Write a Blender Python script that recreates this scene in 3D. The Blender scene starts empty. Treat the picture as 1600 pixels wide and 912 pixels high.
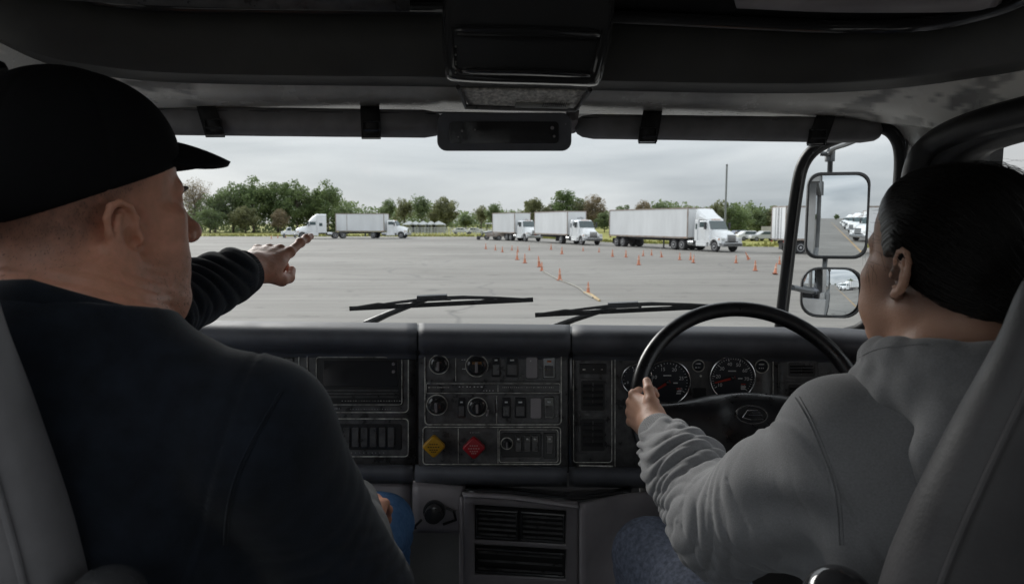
import bpy, math, random
import numpy as np
from mathutils import Vector, Matrix
random.seed(7)
RNG = np.random.default_rng(11)
SC = bpy.context.scene
COL = SC.collection
PI = math.pi

# ------------------------------------------------------------------ camera
H = 2.70                      # eye height above the tarmac
F = 1067.0                    # focal length in photo pixels (24 mm on 36 mm)
PITCH = math.atan(109 / F)
cam_d = bpy.data.cameras.new('camera')
cam = bpy.data.objects.new('camera', cam_d)
COL.objects.link(cam)
cam.location = (0, 0, H)
cam.rotation_euler = (PI / 2 - PITCH, 0, 0)
cam_d.sensor_width = 36
cam_d.lens = 24.0
cam_d.clip_start = 0.05
cam_d.clip_end = 3000
cam_d.dof.use_dof = True
cam_d.dof.focus_distance = 1.5
cam_d.dof.aperture_fstop = 9.0
SC.camera = cam


def at(px, py, Y):
    """world point at forward distance Y in the direction of photo pixel (px, py)"""
    cp, sp = math.cos(PITCH), math.sin(PITCH)
    dx = (px - 800) / F
    dy = (456 - py) / F
    y = cp + dy * sp
    z = -sp + dy * cp
    s = Y / y
    return Vector((dx * s, Y, H + z * s))


# ------------------------------------------------------------------ world, sun, exposure
SUN_EL, SUN_AZ = math.radians(25), math.radians(-34)
W = bpy.data.worlds.new('World')
SC.world = W
W.use_nodes = True
nt = W.node_tree
nt.nodes.clear()
_o = nt.nodes.new('ShaderNodeOutputWorld')
_b = nt.nodes.new('ShaderNodeBackground')
_b.inputs[1].default_value = 0.1
_s = nt.nodes.new('ShaderNodeTexSky')
_s.sky_type = 'NISHITA'
_s.sun_disc = False
_s.sun_elevation = SUN_EL
_s.sun_rotation = SUN_AZ
_tc = nt.nodes.new('ShaderNodeTexCoord')
_mp = nt.nodes.new('ShaderNodeMapping')
_mp.inputs['Scale'].default_value = (1.2, 1.0, 6.5)
_mp.inputs['Location'].default_value = (0.35, 0.1, 0.5)
_n = nt.nodes.new('ShaderNodeTexNoise')
_n.inputs['Scale'].default_value = 1.55
_n.inputs['Detail'].default_value = 4.5
_n.inputs['Roughness'].default_value = 0.5
_n.inputs['Distortion'].default_value = 0.5
_r = nt.nodes.new('ShaderNodeValToRGB')
_r.color_ramp.elements[0].position = 0.33
_r.color_ramp.elements[0].color = (2.1, 2.3, 2.48, 1)
_r.color_ramp.elements[1].position = 0.64
_r.color_ramp.elements[1].color = (3.8, 3.93, 4.05, 1)
_e = _r.color_ramp.elements.new(0.47)
_e.color = (2.85, 3.03, 3.2, 1)
_mx = nt.nodes.new('ShaderNodeMix')
_mx.data_type = 'RGBA'
_mx.inputs[0].default_value = 0.985
L = nt.links
L.new(_tc.outputs['Generated'], _mp.inputs[0])
L.new(_mp.outputs[0], _n.inputs['Vector'])
L.new(_n.outputs['Fac'], _r.inputs[0])
L.new(_s.outputs[0], _mx.inputs[6])
L.new(_r.outputs[0], _mx.inputs[7])
# an overcast sky is brighter overhead than at the horizon
_sx = nt.nodes.new('ShaderNodeSeparateXYZ')
L.new(_tc.outputs['Generated'], _sx.inputs[0])
_ma = nt.nodes.new('ShaderNodeMath')
_ma.operation = 'MULTIPLY_ADD'
_ma.use_clamp = False
_ma.inputs[1].default_value = 2.0
_ma.inputs[2].default_value = 1.0
L.new(_sx.outputs['Z'], _ma.inputs[0])
_mu = nt.nodes.new('ShaderNodeVectorMath')
_mu.operation = 'SCALE'
L.new(_mx.outputs[2], _mu.inputs[0])
L.new(_ma.outputs[0], _mu.inputs['Scale'])
L.new(_mu.outputs[0], _b.inputs[0])
L.new(_b.outputs[0], _o.inputs[0])

sun_d = bpy.data.lights.new('sun', 'SUN')
sun_d.energy = 1.5
sun_d.angle = math.radians(28)
sun_d.color = (1.0, 0.97, 0.93)
sun = bpy.data.objects.new('sun', sun_d)
COL.objects.link(sun)
_sd = Vector((math.sin(SUN_AZ) * math.cos(SUN_EL), math.cos(SUN_AZ) * math.cos(SUN_EL), math.sin(SUN_EL)))
sun.rotation_euler = _sd.to_track_quat('Z', 'Y').to_euler()

SC.view_settings.view_transform = 'Standard'
SC.view_settings.look = 'None'
SC.view_settings.gamma = 1
SC.view_settings.exposure = 0.9
SC.cycles.max_bounces = 8
SC.cycles.diffuse_bounces = 4
SC.cycles.transparent_max_bounces = 12
SC.cycles.use_denoising = True


# ------------------------------------------------------------------ materials
def mat(name, col, rough=0.6, metal=0.0, var=0.0, vscale=8.0, bump=0.0, bscale=60.0, spec=0.5, sheen=0.0,
        sss=0.0, col2=None, rvar=0.0, stretch=(1, 1, 1), coat=0.0, attr=None, attr_col=None, detail=4, bdist=0.002):
    m = bpy.data.materials.new(name)
    m.use_nodes = True
    n, l = m.node_tree.nodes, m.node_tree.links
    p = n['Principled BSDF']
    p.inputs['Base Color'].default_value = (*col, 1)
    p.inputs['Roughness'].default_value = rough
    p.inputs['Metallic'].default_value = metal
    p.inputs['Specular IOR Level'].default_value = spec
    if sheen:
        p.inputs['Sheen Weight'].default_value = sheen
        p.inputs['Sheen Roughness'].default_value = 0.45
    if coat:
        p.inputs['Coat Weight'].default_value = coat
        p.inputs['Coat Roughness'].default_value = 0.08
    if sss:
        p.inputs['Subsurface Weight'].default_value = sss
        p.inputs['Subsurface Radius'].default_value = (0.02, 0.008, 0.004)
        p.inputs['Subsurface Scale'].default_value = 0.35
    tc = n.new('ShaderNodeTexCoord')
    mp = n.new('ShaderNodeMapping')
    mp.inputs['Scale'].default_value = stretch
    l.new(tc.outputs['Object'], mp.inputs[0])
    src = None
    if var or rvar:
        nz = n.new('ShaderNodeTexNoise')
        nz.inputs['Scale'].default_value = vscale
        nz.inputs['Detail'].default_value = detail
        nz.inputs['Roughness'].default_value = 0.6
        l.new(mp.outputs[0], nz.inputs['Vector'])
        if var:
            mx = n.new('ShaderNodeMix')
            mx.data_type = 'RGBA'
            c2 = col2 or tuple(min(1, c * (1 + var)) for c in col)
            c1 = tuple(c * (1 - var) for c in col) if col2 is None else col
            mx.inputs[6].default_value = (*c1, 1)
            mx.inputs[7].default_value = (*c2, 1)
            rp = n.new('ShaderNodeMapRange')
            rp.inputs[1].default_value = 0.3
            rp.inputs[2].default_value = 0.7
            l.new(nz.outputs['Fac'], rp.inputs[0])
            l.new(rp.outputs[0], mx.inputs[0])
            src = mx.outputs[2]
        if rvar:
            rr = n.new('ShaderNodeMapRange')
            rr.inputs[1].default_value = 0.3
            rr.inputs[2].default_value = 0.7
            rr.inputs[3].default_value = max(0.02, rough - rvar)
            rr.inputs[4].default_value = min(1, rough + rvar)
            l.new(nz.outputs['Fac'], rr.inputs[0])
            l.new(rr.outputs[0], p.inputs['Roughness'])
    if attr:
        at_ = n.new('ShaderNodeAttribute')
        at_.attribute_name = attr
        m2 = n.new('ShaderNodeMix')
        m2.data_type = 'RGBA'
        if src:
            l.new(src, m2.inputs[6])
        else:
            m2.inputs[6].default_value = (*col, 1)
        m2.inputs[7].default_value = (*attr_col, 1)
        l.new(at_.outputs['Fac'], m2.inputs[0])
        src = m2.outputs[2]
    if src:
        l.new(src, p.inputs['Base Color'])
    if bump:
        bz = n.new('ShaderNodeTexNoise')
        bz.inputs['Scale'].default_value = bscale
        bz.inputs['Detail'].default_value = 3
        l.new(mp.outputs[0], bz.inputs['Vector'])
        bp = n.new('ShaderNodeBump')
        bp.inputs['Strength'].default_value = bump
        bp.inputs['Distance'].default_value = bdist
        l.new(bz.outputs['Fac'], bp.inputs['Height'])
        l.new(bp.outputs[0], p.inputs['Normal'])
    return m


def glass_mat(name, tint=(1, 1, 1), dust=0.0):
    m = bpy.data.materials.new(name)
    m.use_nodes = True
    n, l = m.node_tree.nodes, m.node_tree.links
    n.clear()
    o = n.new('ShaderNodeOutputMaterial')
    mx = n.new('ShaderNodeMixShader')
    t = n.new('ShaderNodeBsdfTransparent')
    t.inputs[0].default_value = (*tint, 1)
    g = n.new('ShaderNodeBsdfGlossy')
    g.inputs['Roughness'].default_value = 0.01
    fr = n.new('ShaderNodeFresnel')
    fr.inputs[0].default_value = 1.35
    l.new(fr.outputs[0], mx.inputs[0])
    l.new(t.outputs[0], mx.inputs[1])
    l.new(g.outputs[0], mx.inputs[2])
    if not dust:
        l.new(mx.outputs[0], o.inputs[0])
        return m
    # a thin film of dust with smears
    d = n.new('ShaderNodeBsdfDiffuse')
    d.inputs[0].default_value = (0.55, 0.54, 0.5, 1)
    m2 = n.new('ShaderNodeMixShader')
    tc = n.new('ShaderNodeTexCoord')
    mp = n.new('ShaderNodeMapping')
    mp.inputs['Scale'].default_value = (1, 1, 3)
    z = n.new('ShaderNodeTexNoise')
    z.inputs['Scale'].default_value = 5
    z.inputs['Detail'].default_value = 8
    z.inputs['Roughness'].default_value = 0.7
    r = n.new('ShaderNodeMapRange')
    r.inputs[1].default_value, r.inputs[2].default_value = 0.4, 0.75
    r.inputs[3].default_value, r.inputs[4].default_value = 0.004, dust
    l.new(tc.outputs['Object'], mp.inputs[0])
    l.new(mp.outputs[0], z.inputs['Vector'])
    l.new(z.outputs['Fac'], r.inputs[0])
    l.new(r.outputs[0], m2.inputs[0])
    l.new(mx.outputs[0], m2.inputs[1])
    l.new(d.outputs[0], m2.inputs[2])
    l.new(m2.outputs[0], o.inputs[0])
    return m


def leaf_mat(name, dark, light):
    m = mat(name, dark, 0.65, attr='tone', attr_col=light, var=0.25, vscale=0.7)
    n, l = m.node_tree.nodes, m.node_tree.links
    p = n['Principled BSDF']
    p.inputs['Specular IOR Level'].default_value = 0.2
    # leaves let light through
    t = n.new('ShaderNodeBsdfTranslucent')
    src = p.inputs['Base Color'].links[0].from_socket
    l.new(src, t.inputs[0])
    ad = n.new('ShaderNodeAddShader')
    l.new(p.outputs[0], ad.inputs[0])
    l.new(t.outputs[0], ad.inputs[1])
    l.new(ad.outputs[0], n['Material Output'].inputs[0])
    return m


# ------------------------------------------------------------------ object helpers
ORG = {}


def tag(o, label=None, cat=None, group=None, kind=None):
    if label:
        o['label'] = label
    if cat:
        o['category'] = cat
    if group:
        o['group'] = group
    if kind:
        o['kind'] = kind
    return o


def thing(name, loc, label, cat, group=None):
    o = bpy.data.objects.new(name, None)
    o.empty_display_size = 0.1
    COL.objects.link(o)
    o.location = loc
    ORG[o.name] = Vector(loc)
    return tag(o, label, cat, group)


def link_mesh(name, me, m, parent=None, origin=None, smooth=True, angle=None):
    """link a mesh whose verts are in world space (or in the frame of its top-level root)"""
    org = ORG[parent.name] if parent else Vector(origin or (0, 0, 0))
    if org.length:
        me.transform(Matrix.Translation(-org))
    if isinstance(m, (list, tuple)):
        for q in m:
            me.materials.append(q)
    elif m:
        me.materials.append(m)
    if smooth:
        me.shade_smooth()
        if angle:
            me.set_sharp_from_angle(angle=math.radians(angle))
    o = bpy.data.objects.new(name, me)
    COL.objects.link(o)
    if parent:
        o.parent = parent
    else:
        o.location = org
    ORG[o.name] = org
    return o


def mod_bevel(o, w, seg=2, angle=35):
    b = o.modifiers.new('bevel', 'BEVEL')
    b.width = w
    b.segments = seg
    b.limit_method = 'ANGLE'
    b.angle_limit = math.radians(angle)
    return o


def frame_from(axis, up=Vector((0, 0, 1))):
    a = Vector(axis).normalized()
    if abs(a.dot(up)) > 0.97:
        up = Vector((0, 1, 0)) if abs(a.y) < 0.9 else Vector((1, 0, 0))
    s = a.cross(up).normalized()
    u = s.cross(a).normalized()
    return a, s, u


class MB:
    def __init__(self):
        self.v, self.f, self.mi = [], [], []

    def add(self, vs, fs, mi=0):
        n = len(self.v)
        self.v += [tuple(q) for q in vs]
        self.f += [tuple(i + n for i in q) for q in fs]
        self.mi += [mi] * len(fs)
        return self

    def box(self, c, s, rot=None, mi=0):
        c = Vector(c)
        R = rot or Matrix.Identity(3)
        vs = []
        for x, y, z in ((-1, -1, -1), (1, -1, -1), (1, 1, -1), (-1, 1, -1), (-1, -1, 1), (1, -1, 1), (1, 1, 1), (-1, 1, 1)):
            vs.append(c + R @ Vector((x * s[0] / 2, y * s[1] / 2, z * s[2] / 2)))
        return self.add(vs, [(0, 3, 2, 1), (4, 5, 6, 7), (0, 1, 5, 4), (1, 2, 6, 5), (2, 3, 7, 6), (3, 0, 4, 7)], mi)

    def tube(self, path, r, n=8, closed=False, caps=True, flat=None, mi=0, up=None):
        path = [Vector(p) for p in path]
        m = len(path)
        rs = r if isinstance(r, (list, tuple)) else [r] * m
        vs, fs = [], []
        prev = None
        for i, p in enumerate(path):
            if closed:
                d = path[(i + 1) % m] - path[i - 1]
            else:
                d = path[min(i + 1, m - 1)] - path[max(i - 1, 0)]
            if d.length < 1e-9:
                d = Vector((0, 0, 1))
            d.normalize()
            if prev is None:
                a, s, u = frame_from(d, Vector(up) if up else Vector((0, 0, 1)))
            else:
                s = prev - d * prev.dot(d)
                if s.length < 1e-6:
                    a, s, u = frame_from(d)
                s.normalize()
                u = s.cross(d).normalized()
            prev = s
            fa = flat or (1, 1)
            for k in range(n):
                t = 2 * PI * k / n
                vs.append(p + s * math.cos(t) * rs[i] * fa[0] + u * math.sin(t) * rs[i] * fa[1])
        for i in range(m if closed else m - 1):
            j = (i + 1) % m
            for k in range(n):
                k2 = (k + 1) % n
                fs.append((i * n + k, i * n + k2, j * n + k2, j * n + k))
        if caps and not closed:
            fs.append(tuple(range(n))[::-1])
            fs.append(tuple((m - 1) * n + k for k in range(n)))
        return self.add(vs, fs, mi)

    def lathe(self, c, axis, prof, n=24, mi=0, up=None):
        """prof: list of (distance along axis, radius)"""
        c = Vector(c)
        a, s, u = frame_from(axis, Vector(up) if up else Vector((0, 0, 1)))
        vs, fs = [], []
        for h, r in prof:
            for k in range(n):
                t = 2 * PI * k / n
                vs.append(c + a * h + (s * math.cos(t) + u * math.sin(t)) * max(r, 1e-5))
        for i in range(len(prof) - 1):
            for k in range(n):
                k2 = (k + 1) % n
                fs.append((i * n + k, i * n + k2, (i + 1) * n + k2, (i + 1) * n + k))
        fs.append(tuple(range(n))[::-1])
        fs.append(tuple((len(prof) - 1) * n + k for k in range(n)))
        return self.add(vs, fs, mi)

    def prism(self, pts, off, mi=0):
        """closed outline pts (3d) extruded by vector off"""
        off = Vector(off)
        n = len(pts)
        vs = [Vector(p) for p in pts] + [Vector(p) + off for p in pts]
        fs = [tuple(range(n))[::-1], tuple(range(n, 2 * n))]
        for i in range(n):
            j = (i + 1) % n
            fs.append((i, j, n + j, n + i))
        return self.add(vs, fs, mi)

    def grid(self, rows, mi=0, closed_u=False):
        nr, nc = len(rows), len(rows[0])
        vs = [p for r in rows for p in r]
        fs = []
        for i in range(nr - 1):
            for j in range(nc if closed_u else nc - 1):
                j2 = (j + 1) % nc
                fs.append((i * nc + j, i * nc + j2, (i + 1) * nc + j2, (i + 1) * nc + j))
        return self.add(vs, fs, mi)

    def build(self, name, m, parent=None, origin=None, smooth=True, angle=40, bevel=0, seg=2, solid=0):
        me = bpy.data.meshes.new(name)
        me.from_pydata([tuple(v) for v in self.v], [], self.f)
        if isinstance(m, (list, tuple)):
            me.polygons.foreach_set('material_index', self.mi)
        me.validate()
        import bmesh
        bm = bmesh.new()
        bm.from_mesh(me)
        bmesh.ops.recalc_face_normals(bm, faces=bm.faces)
        bm.to_mesh(me)
        bm.free()
        if origin is None and parent is None:
            vs = np.array([tuple(v) for v in self.v])
            mn, mx_ = vs.min(0), vs.max(0)
            origin = ((mn[0] + mx_[0]) / 2, (mn[1] + mx_[1]) / 2, mn[2])
        o = link_mesh(name, me, m, parent, origin, smooth, angle)
        if solid:
            s = o.modifiers.new('solidify', 'SOLIDIFY')
            s.thickness = solid
            s.offset = 0
        if bevel:
            mod_bevel(o, bevel, seg)
        return o


def catmull(pts, n):
    """resample control points (any dimension) with a Catmull-Rom curve, n per span"""
    P = [np.array(p, float) for p in pts]
    P = [2 * P[0] - P[1]] + P + [2 * P[-1] - P[-2]]
    out = []
    for i in range(1, len(P) - 2):
        for k in range(n):
            t = k / n
            a, b, c, d = P[i - 1], P[i], P[i + 1], P[i + 2]
            out.append(0.5 * ((2 * b) + (-a + c) * t + (2 * a - 5 * b + 4 * c - d) * t * t + (-a + 3 * b - 3 * c + d) * t ** 3))
    out.append(P[-2])
    return out


def sheet(rows, nu=6, nv=4):
    """rows of (px,py,Y) control points -> smooth grid of world points"""
    R = [[at(*q) for q in catmull(r, nu)] for r in rows]
    cols = list(zip(*R))
    cols = [[Vector(q) for q in catmull(c, nv)] for c in cols]
    return [list(r) for r in zip(*cols)]


def copy_tree(o, parent=None):
    c = o.copy()
    COL.objects.link(c)
    if parent:
        c.parent = parent
    ORG[c.name] = ORG[o.name]
    for ch in list(o.children):
        copy_tree(ch, c)
    return c


# ------------------------------------------------------------------ distance-field modelling of bodies and soft shapes
def smin(a, b, k):
    h = np.maximum(k - np.abs(a - b), 0) / k
    return np.minimum(a, b) - h * h * k * 0.25


class SDF:
    def __init__(self):
        self.ops = []

    def cone(self, a, b, r1, r2, k=0.01, sub=False):
        a, b = np.array(a, float), np.array(b, float)
        ba = b - a
        l2 = max(float(ba @ ba), 1e-10)

        def f(p):
            q = p - a
            t = np.clip((q @ ba) / l2, 0, 1)
            return np.linalg.norm(q - t[:, None] * ba, axis=1) - (r1 + (r2 - r1) * t)
        self.ops.append((f, k, sub))
        return self

    def ball(self, c, r, k=0.01, sub=False):
        return self.cone(c, c, r, r, k, sub)

    def ell(self, c, r, R=None, k=0.01, sub=False):
        c, r = np.array(c, float), np.array(r, float)
        R = np.eye(3) if R is None else np.array(R, float)   # columns = local axes

        def f(p):
            q = (p - c) @ R
            k0 = np.linalg.norm(q / r, axis=1)
            k1 = np.linalg.norm(q / (r * r), axis=1) + 1e-9
            return k0 * (k0 - 1) / k1
        self.ops.append((f, k, sub))
        return self

    def rbox(self, c, s, rad, R=None, k=0.01, sub=False):
        c, s = np.array(c, float), np.array(s, float)
        R = np.eye(3) if R is None else np.array(R, float)

        def f(p):
            q = np.abs((p - c) @ R) - (s - rad)
            return np.linalg.norm(np.maximum(q, 0), axis=1) + np.minimum(q.max(axis=1), 0) - rad
        self.ops.append((f, k, sub))
        return self

    def plane(self, c, nrm, k=0.004):
        """cut away the side the normal points to"""
        c, nrm = np.array(c, float), np.array(nrm, float)
        nrm = nrm / np.linalg.norm(nrm)
        self.ops.append(((lambda p: -((p - c) @ nrm)), k, True))
        return self

    def chain(self, pts, rs, k=0.006, sub=False, k0=None):
        for i in range(len(pts) - 1):
            self.cone(pts[i], pts[i + 1], rs[i], rs[i + 1], (k0 if (i == 0 and k0) else k), sub)
        return self

    def mesh(self, name, lo, hi, h, slack=2.7):
        N = 8
        lo = np.array(lo, float)
        hi = np.array(hi, float)
        nb = np.ceil((hi - lo) / (N * h)).astype(int) + 1
        I = np.stack(np.meshgrid(*[np.arange(q) for q in nb], indexing='ij'), -1).reshape(-1, 3)
        C = lo + (I + 0.5) * N * h
        diag = 0.5 * math.sqrt(3) * N * h
        D = []
        d = np.full(len(C), 1e3)
        for f, k, sub in self.ops:
            e = f(C)
            D.append(e)
            d = -smin(-d, e, k) if sub else smin(d, e, k)
        keep = np.abs(d) < diag * slack
        I, C = I[keep], C[keep]
        D = [e[keep] for e in D]
        g = np.arange(N + 1) * h
        G = np.stack(np.meshgrid(g, g, g, indexing='ij'), -1).reshape(-1, 3)
        nbk = len(I)
        base = lo + I * N * h
        V = np.full((nbk, (N + 1) ** 3), 1e3)
        for (f, k, sub), e in zip(self.ops, D):
            s = np.nonzero(e < k + 3.0 * diag)[0]
            for c0 in range(0, len(s), 2000):
                ss = s[c0:c0 + 2000]
                P = (base[ss][:, None, :] + G[None]).reshape(-1, 3)
                w = f(P).reshape(len(ss), -1)
                V[ss] = -smin(-V[ss], w, k) if sub else smin(V[ss], w, k)
        V = V.reshape(nbk, N + 1, N + 1, N + 1)
        S = V < 0
        # active cells
        cs = np.zeros((nbk, N, N, N), int)
        for a in (0, 1):
            for b in (0, 1):
                for c in (0, 1):
                    cs += S[:, a:N + a, b:N + b, c:N + c]
        act = (cs > 0) & (cs < 8)
        bi, ci, cj, ck = np.nonzero(act)
        acc = np.zeros((len(bi), 3))
        cnt = np.zeros(len(bi))
        corners = [(a, b, c) for a in (0, 1) for b in (0, 1) for c in (0, 1)]
        for A in corners:
            for ax in range(3):
                if A[ax] == 1:
                    continue
                B = list(A)
                B[ax] = 1
                va = V[bi, ci + A[0], cj + A[1], ck + A[2]]
                vb = V[bi, ci + B[0], cj + B[1], ck + B[2]]
                x = (va < 0) != (vb < 0)
                t = np.where(x, va / np.where(x, va - vb, 1), 0)
                pos = np.tile(np.array(A, float), (len(bi), 1))
                pos[:, ax] += t
                acc += np.where(x[:, None], pos, 0)
                cnt += x
        gc = np.stack([I[bi, 0] * N + ci, I[bi, 1] * N + cj, I[bi, 2] * N + ck], -1)
        verts = lo + (gc + acc / cnt[:, None]) * h
        M = 1 << 20
        key = (gc[:, 0].astype(np.int64) * M + gc[:, 1]) * M + gc[:, 2]
        order = np.argsort(key)
        sk = key[order]
        faces = []
        for ax in range(3):
            dlt = [0, 0, 0]
            dlt[ax] = 1
            va = V[bi, ci, cj, ck] < 0
            vb = V[bi, ci + dlt[0], cj + dlt[1], ck + dlt[2]] < 0
            x = va != vb
            g0 = gc[x]
            fl = va[x]
            o1, o2 = (ax + 1) % 3, (ax + 2) % 3
            idx = []
            ok = np.ones(len(g0), bool)
            for (u, v) in ((0, 0), (1, 0), (1, 1), (0, 1)):
                q = g0.copy()
                q[:, o1] -= u
                q[:, o2] -= v
                kk = (q[:, 0].astype(np.int64) * M + q[:, 1]) * M + q[:, 2]
                j = np.clip(np.searchsorted(sk, kk), 0, len(sk) - 1)
                ok &= sk[j] == kk
                idx.append(order[j])
            Q = np.stack(idx, -1)
            Q = np.where(fl[:, None], Q, Q[:, ::-1])[ok]
            faces.append(Q)
        Fq = np.concatenate(faces)
        return mesh_np(name, verts, Fq)


def mesh_np(name, verts, Fq):
    me = bpy.data.meshes.new(name)
    nv, nf = len(verts), len(Fq)
    w = Fq.shape[1]
    me.vertices.add(nv)
    me.vertices.foreach_set('co', np.ascontiguousarray(verts, dtype=np.float32).ravel())
    me.loops.add(nf * w)
    me.loops.foreach_set('vertex_index', np.ascontiguousarray(Fq, dtype=np.int32).ravel())
    me.polygons.add(nf)
    me.polygons.foreach_set('loop_start', np.arange(0, nf * w, w, dtype=np.int32))
    me.update(calc_edges=True)
    me.validate()
    return me


def get_co(me):
    a = np.empty(len(me.vertices) * 3, np.float32)
    me.vertices.foreach_get('co', a)
    return a.reshape(-1, 3).astype(float)


def get_no(me):
    a = np.empty(len(me.vertices) * 3, np.float32)
    me.vertex_normals.foreach_get('vector', a)
    return a.reshape(-1, 3).astype(float)


def set_co(me, co):
    me.vertices.foreach_set('co', np.ascontiguousarray(co, dtype=np.float32).ravel())
    me.update()


def vattr(me, name, vals):
    a = me.attributes.new(name, 'FLOAT', 'POINT')
    a.data.foreach_set('value', np.ascontiguousarray(vals, dtype=np.float32))


_NW = [(RNG.normal(size=3), RNG.uniform(0, 6.28)) for _ in range(24)]


def wob(p, f, seed=0, n=7):
    """smooth pseudo noise in about -1..1"""
    s = 0
    for i in range(n):
        d, ph = _NW[(seed * 5 + i) % 24]
        s = s + np.sin(p @ d * f + ph)
    return s / n * 1.8


def sstep(a, b, x):
    t = np.clip((x - a) / (b - a), 0, 1)
    return t * t * (3 - 2 * t)
# ================================================================== THE LOT AND WHAT STANDS ROUND IT
# ---- ground: pale worn concrete / tarmac sheet
def ground_mat():
    m = bpy.data.materials.new('worn_pale_tarmac')
    m.use_nodes = True
    n, l = m.node_tree.nodes, m.node_tree.links
    p = n['Principled BSDF']
    p.inputs['Roughness'].default_value = 0.85
    p.inputs['Specular IOR Level'].default_value = 0.25
    tc = n.new('ShaderNodeTexCoord')

    def noise(scale, detail, sx=1, sy=1):
        mp = n.new('ShaderNodeMapping')
        mp.inputs['Scale'].default_value = (sx, sy, 1)
        l.new(tc.outputs['Object'], mp.inputs[0])
        z = n.new('ShaderNodeTexNoise')
        z.inputs['Scale'].default_value = scale
        z.inputs['Detail'].default_value = detail
        z.inputs['Roughness'].default_value = 0.6
        l.new(mp.outputs[0], z.inputs['Vector'])
        return z.outputs['Fac'], mp

    def mix(a, b, f, mode='MIX'):
        x = n.new('ShaderNodeMix')
        x.data_type = 'RGBA'
        x.blend_type = mode
        for s, v in ((6, a), (7, b), (0, f)):
            if isinstance(v, (tuple, float, int)):
                x.inputs[s].default_value = v
            else:
                l.new(v, x.inputs[s])
        return x.outputs[2]

    def rng(v, a, b, c=0.0, d=1.0):
        r = n.new('ShaderNodeMapRange')
        r.inputs[1].default_value, r.inputs[2].default_value = a, b
        r.inputs[3].default_value, r.inputs[4].default_value = c, d
        l.new(v, r.inputs[0])
        return r.outputs[0]
    big, _ = noise(0.05, 5, 1, 1.6)
    mid, _ = noise(0.5, 6, 0.35, 1.3)
    fine, _ = noise(9.0, 6)
    streak, _ = noise(0.22, 5, 0.15, 2.2)
    c = mix((0.160, 0.150, 0.137, 1), (0.240, 0.228, 0.210, 1), rng(big, 0.35, 0.65))
    c = mix(c, (0.115, 0.110, 0.102, 1), rng(streak, 0.52, 0.72, 0, 0.6))
    c = mix(c, (0.245, 0.237, 0.222, 1), rng(mid, 0.55, 0.75, 0, 0.5))
    c = mix(c, (0.09, 0.087, 0.08, 1), rng(fine, 0.55, 0.8, 0, 0.35))
    # sealed cracks: thin dark lines along distorted cell edges
    mp = n.new('ShaderNodeMapping')
    mp.inputs['Scale'].default_value = (0.07, 0.11, 1)
    l.new(tc.outputs['Object'], mp.inputs[0])
    wv = n.new('ShaderNodeTexNoise')
    wv.inputs['Scale'].default_value = 3
    l.new(mp.outputs[0], wv.inputs['Vector'])
    mv = n.new('ShaderNodeMix')
    mv.data_type = 'RGBA'
    mv.inputs[0].default_value = 0.12
    l.new(mp.outputs[0], mv.inputs[6])
    l.new(wv.outputs['Color'], mv.inputs[7])
    vo = n.new('ShaderNodeTexVoronoi')
    vo.feature = 'DISTANCE_TO_EDGE'
    vo.inputs['Scale'].default_value = 1.0
    l.new(mv.outputs[2], vo.inputs['Vector'])
    c = mix(c, (0.12, 0.115, 0.11, 1), rng(vo.outputs['Distance'], 0.0, 0.007, 0.75, 0.0))
    # oil stains and paler worn patches
    spot, _ = noise(0.9, 3, 0.8, 1.0)
    c = mix(c, (0.085, 0.080, 0.073, 1), rng(spot, 0.60, 0.70, 0, 0.6))
    tyre, _ = noise(0.6, 4, 0.05, 3.0)
    c = mix(c, (0.10, 0.095, 0.09, 1), rng(tyre, 0.54, 0.68, 0, 0.5))
    l.new(c, p.inputs['Base Color'])
    bp = n.new('ShaderNodeBump')
    bp.inputs['Strength'].default_value = 0.4
    bp.inputs['Distance'].default_value = 0.01
    l.new(fine, bp.inputs['Height'])
    l.new(bp.outputs[0], p.inputs['Normal'])
    return m


M_ground = ground_mat()
g = MB()
g.add([(-1500, -1500, 0), (1500, -1500, 0), (1500, 2000, 0), (-1500, 2000, 0)], [(0, 1, 2, 3)])
tag(g.build('ground', M_ground, origin=(0, 0, 0), smooth=False), kind='structure')

M_grass = mat('dry_grass', (0.17, 0.19, 0.05), 0.9, var=0.5, vscale=0.35, col2=(0.30, 0.27, 0.09), spec=0.1, bump=0.6, bscale=3, bdist=0.05)
edge = [(-420, 134), (-60, 131), (-2, 128), (6, 112), (14, 90), (26, 76), (60, 66), (400, 10)]
gr = MB()
vs = [(x, y, 0.004) for x, y in edge] + [(x * 1.0 + (300 if i > 4 else 0), 900, 0.004) for i, (x, y) in enumerate(edge)]
k = len(edge)
gr.add(vs, [(i, i + 1, k + i + 1, k + i) for i in range(k - 1)])
tag(gr.build('grass_verge', M_grass, origin=(0, 100, 0), smooth=False), kind='structure')
# ragged tufts along the edge of the lot
tv, tf = [], []
for i in range(len(edge) - 1):
    (x0, y0), (x1, y1) = edge[i], edge[i + 1]
    ln = math.hypot(x1 - x0, y1 - y0)
    for j in range(int(min(ln, 140) * 16)):
        t = random.random()
        x, y = x0 + (x1 - x0) * t, y0 + (y1 - y0) * t + abs(random.gauss(0, 5)) - 0.4
        if abs(x) > 90:
            continue
        hgt, a, w = random.uniform(0.1, 0.38), random.uniform(0, PI), random.uniform(0.08, 0.3)
        b = len(tv)
        tv += [(x - w * math.cos(a), y - w * math.sin(a), 0), (x + w * math.cos(a), y + w * math.sin(a), 0),
               (x + 0.7 * w * math.cos(a), y + 0.7 * w * math.sin(a), hgt), (x - 0.8 * w * math.cos(a), y - 0.8 * w * math.sin(a), hgt * 0.8)]
        tf.append((b, b + 1, b + 2, b + 3))
tu = MB()
tu.add(tv, tf)
tag(tu.build('grass_tufts', M_grass, origin=(0, 100, 0), smooth=False), 'ragged dry grass tufts along the edge of the lot', 'grass', kind='stuff')

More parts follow.
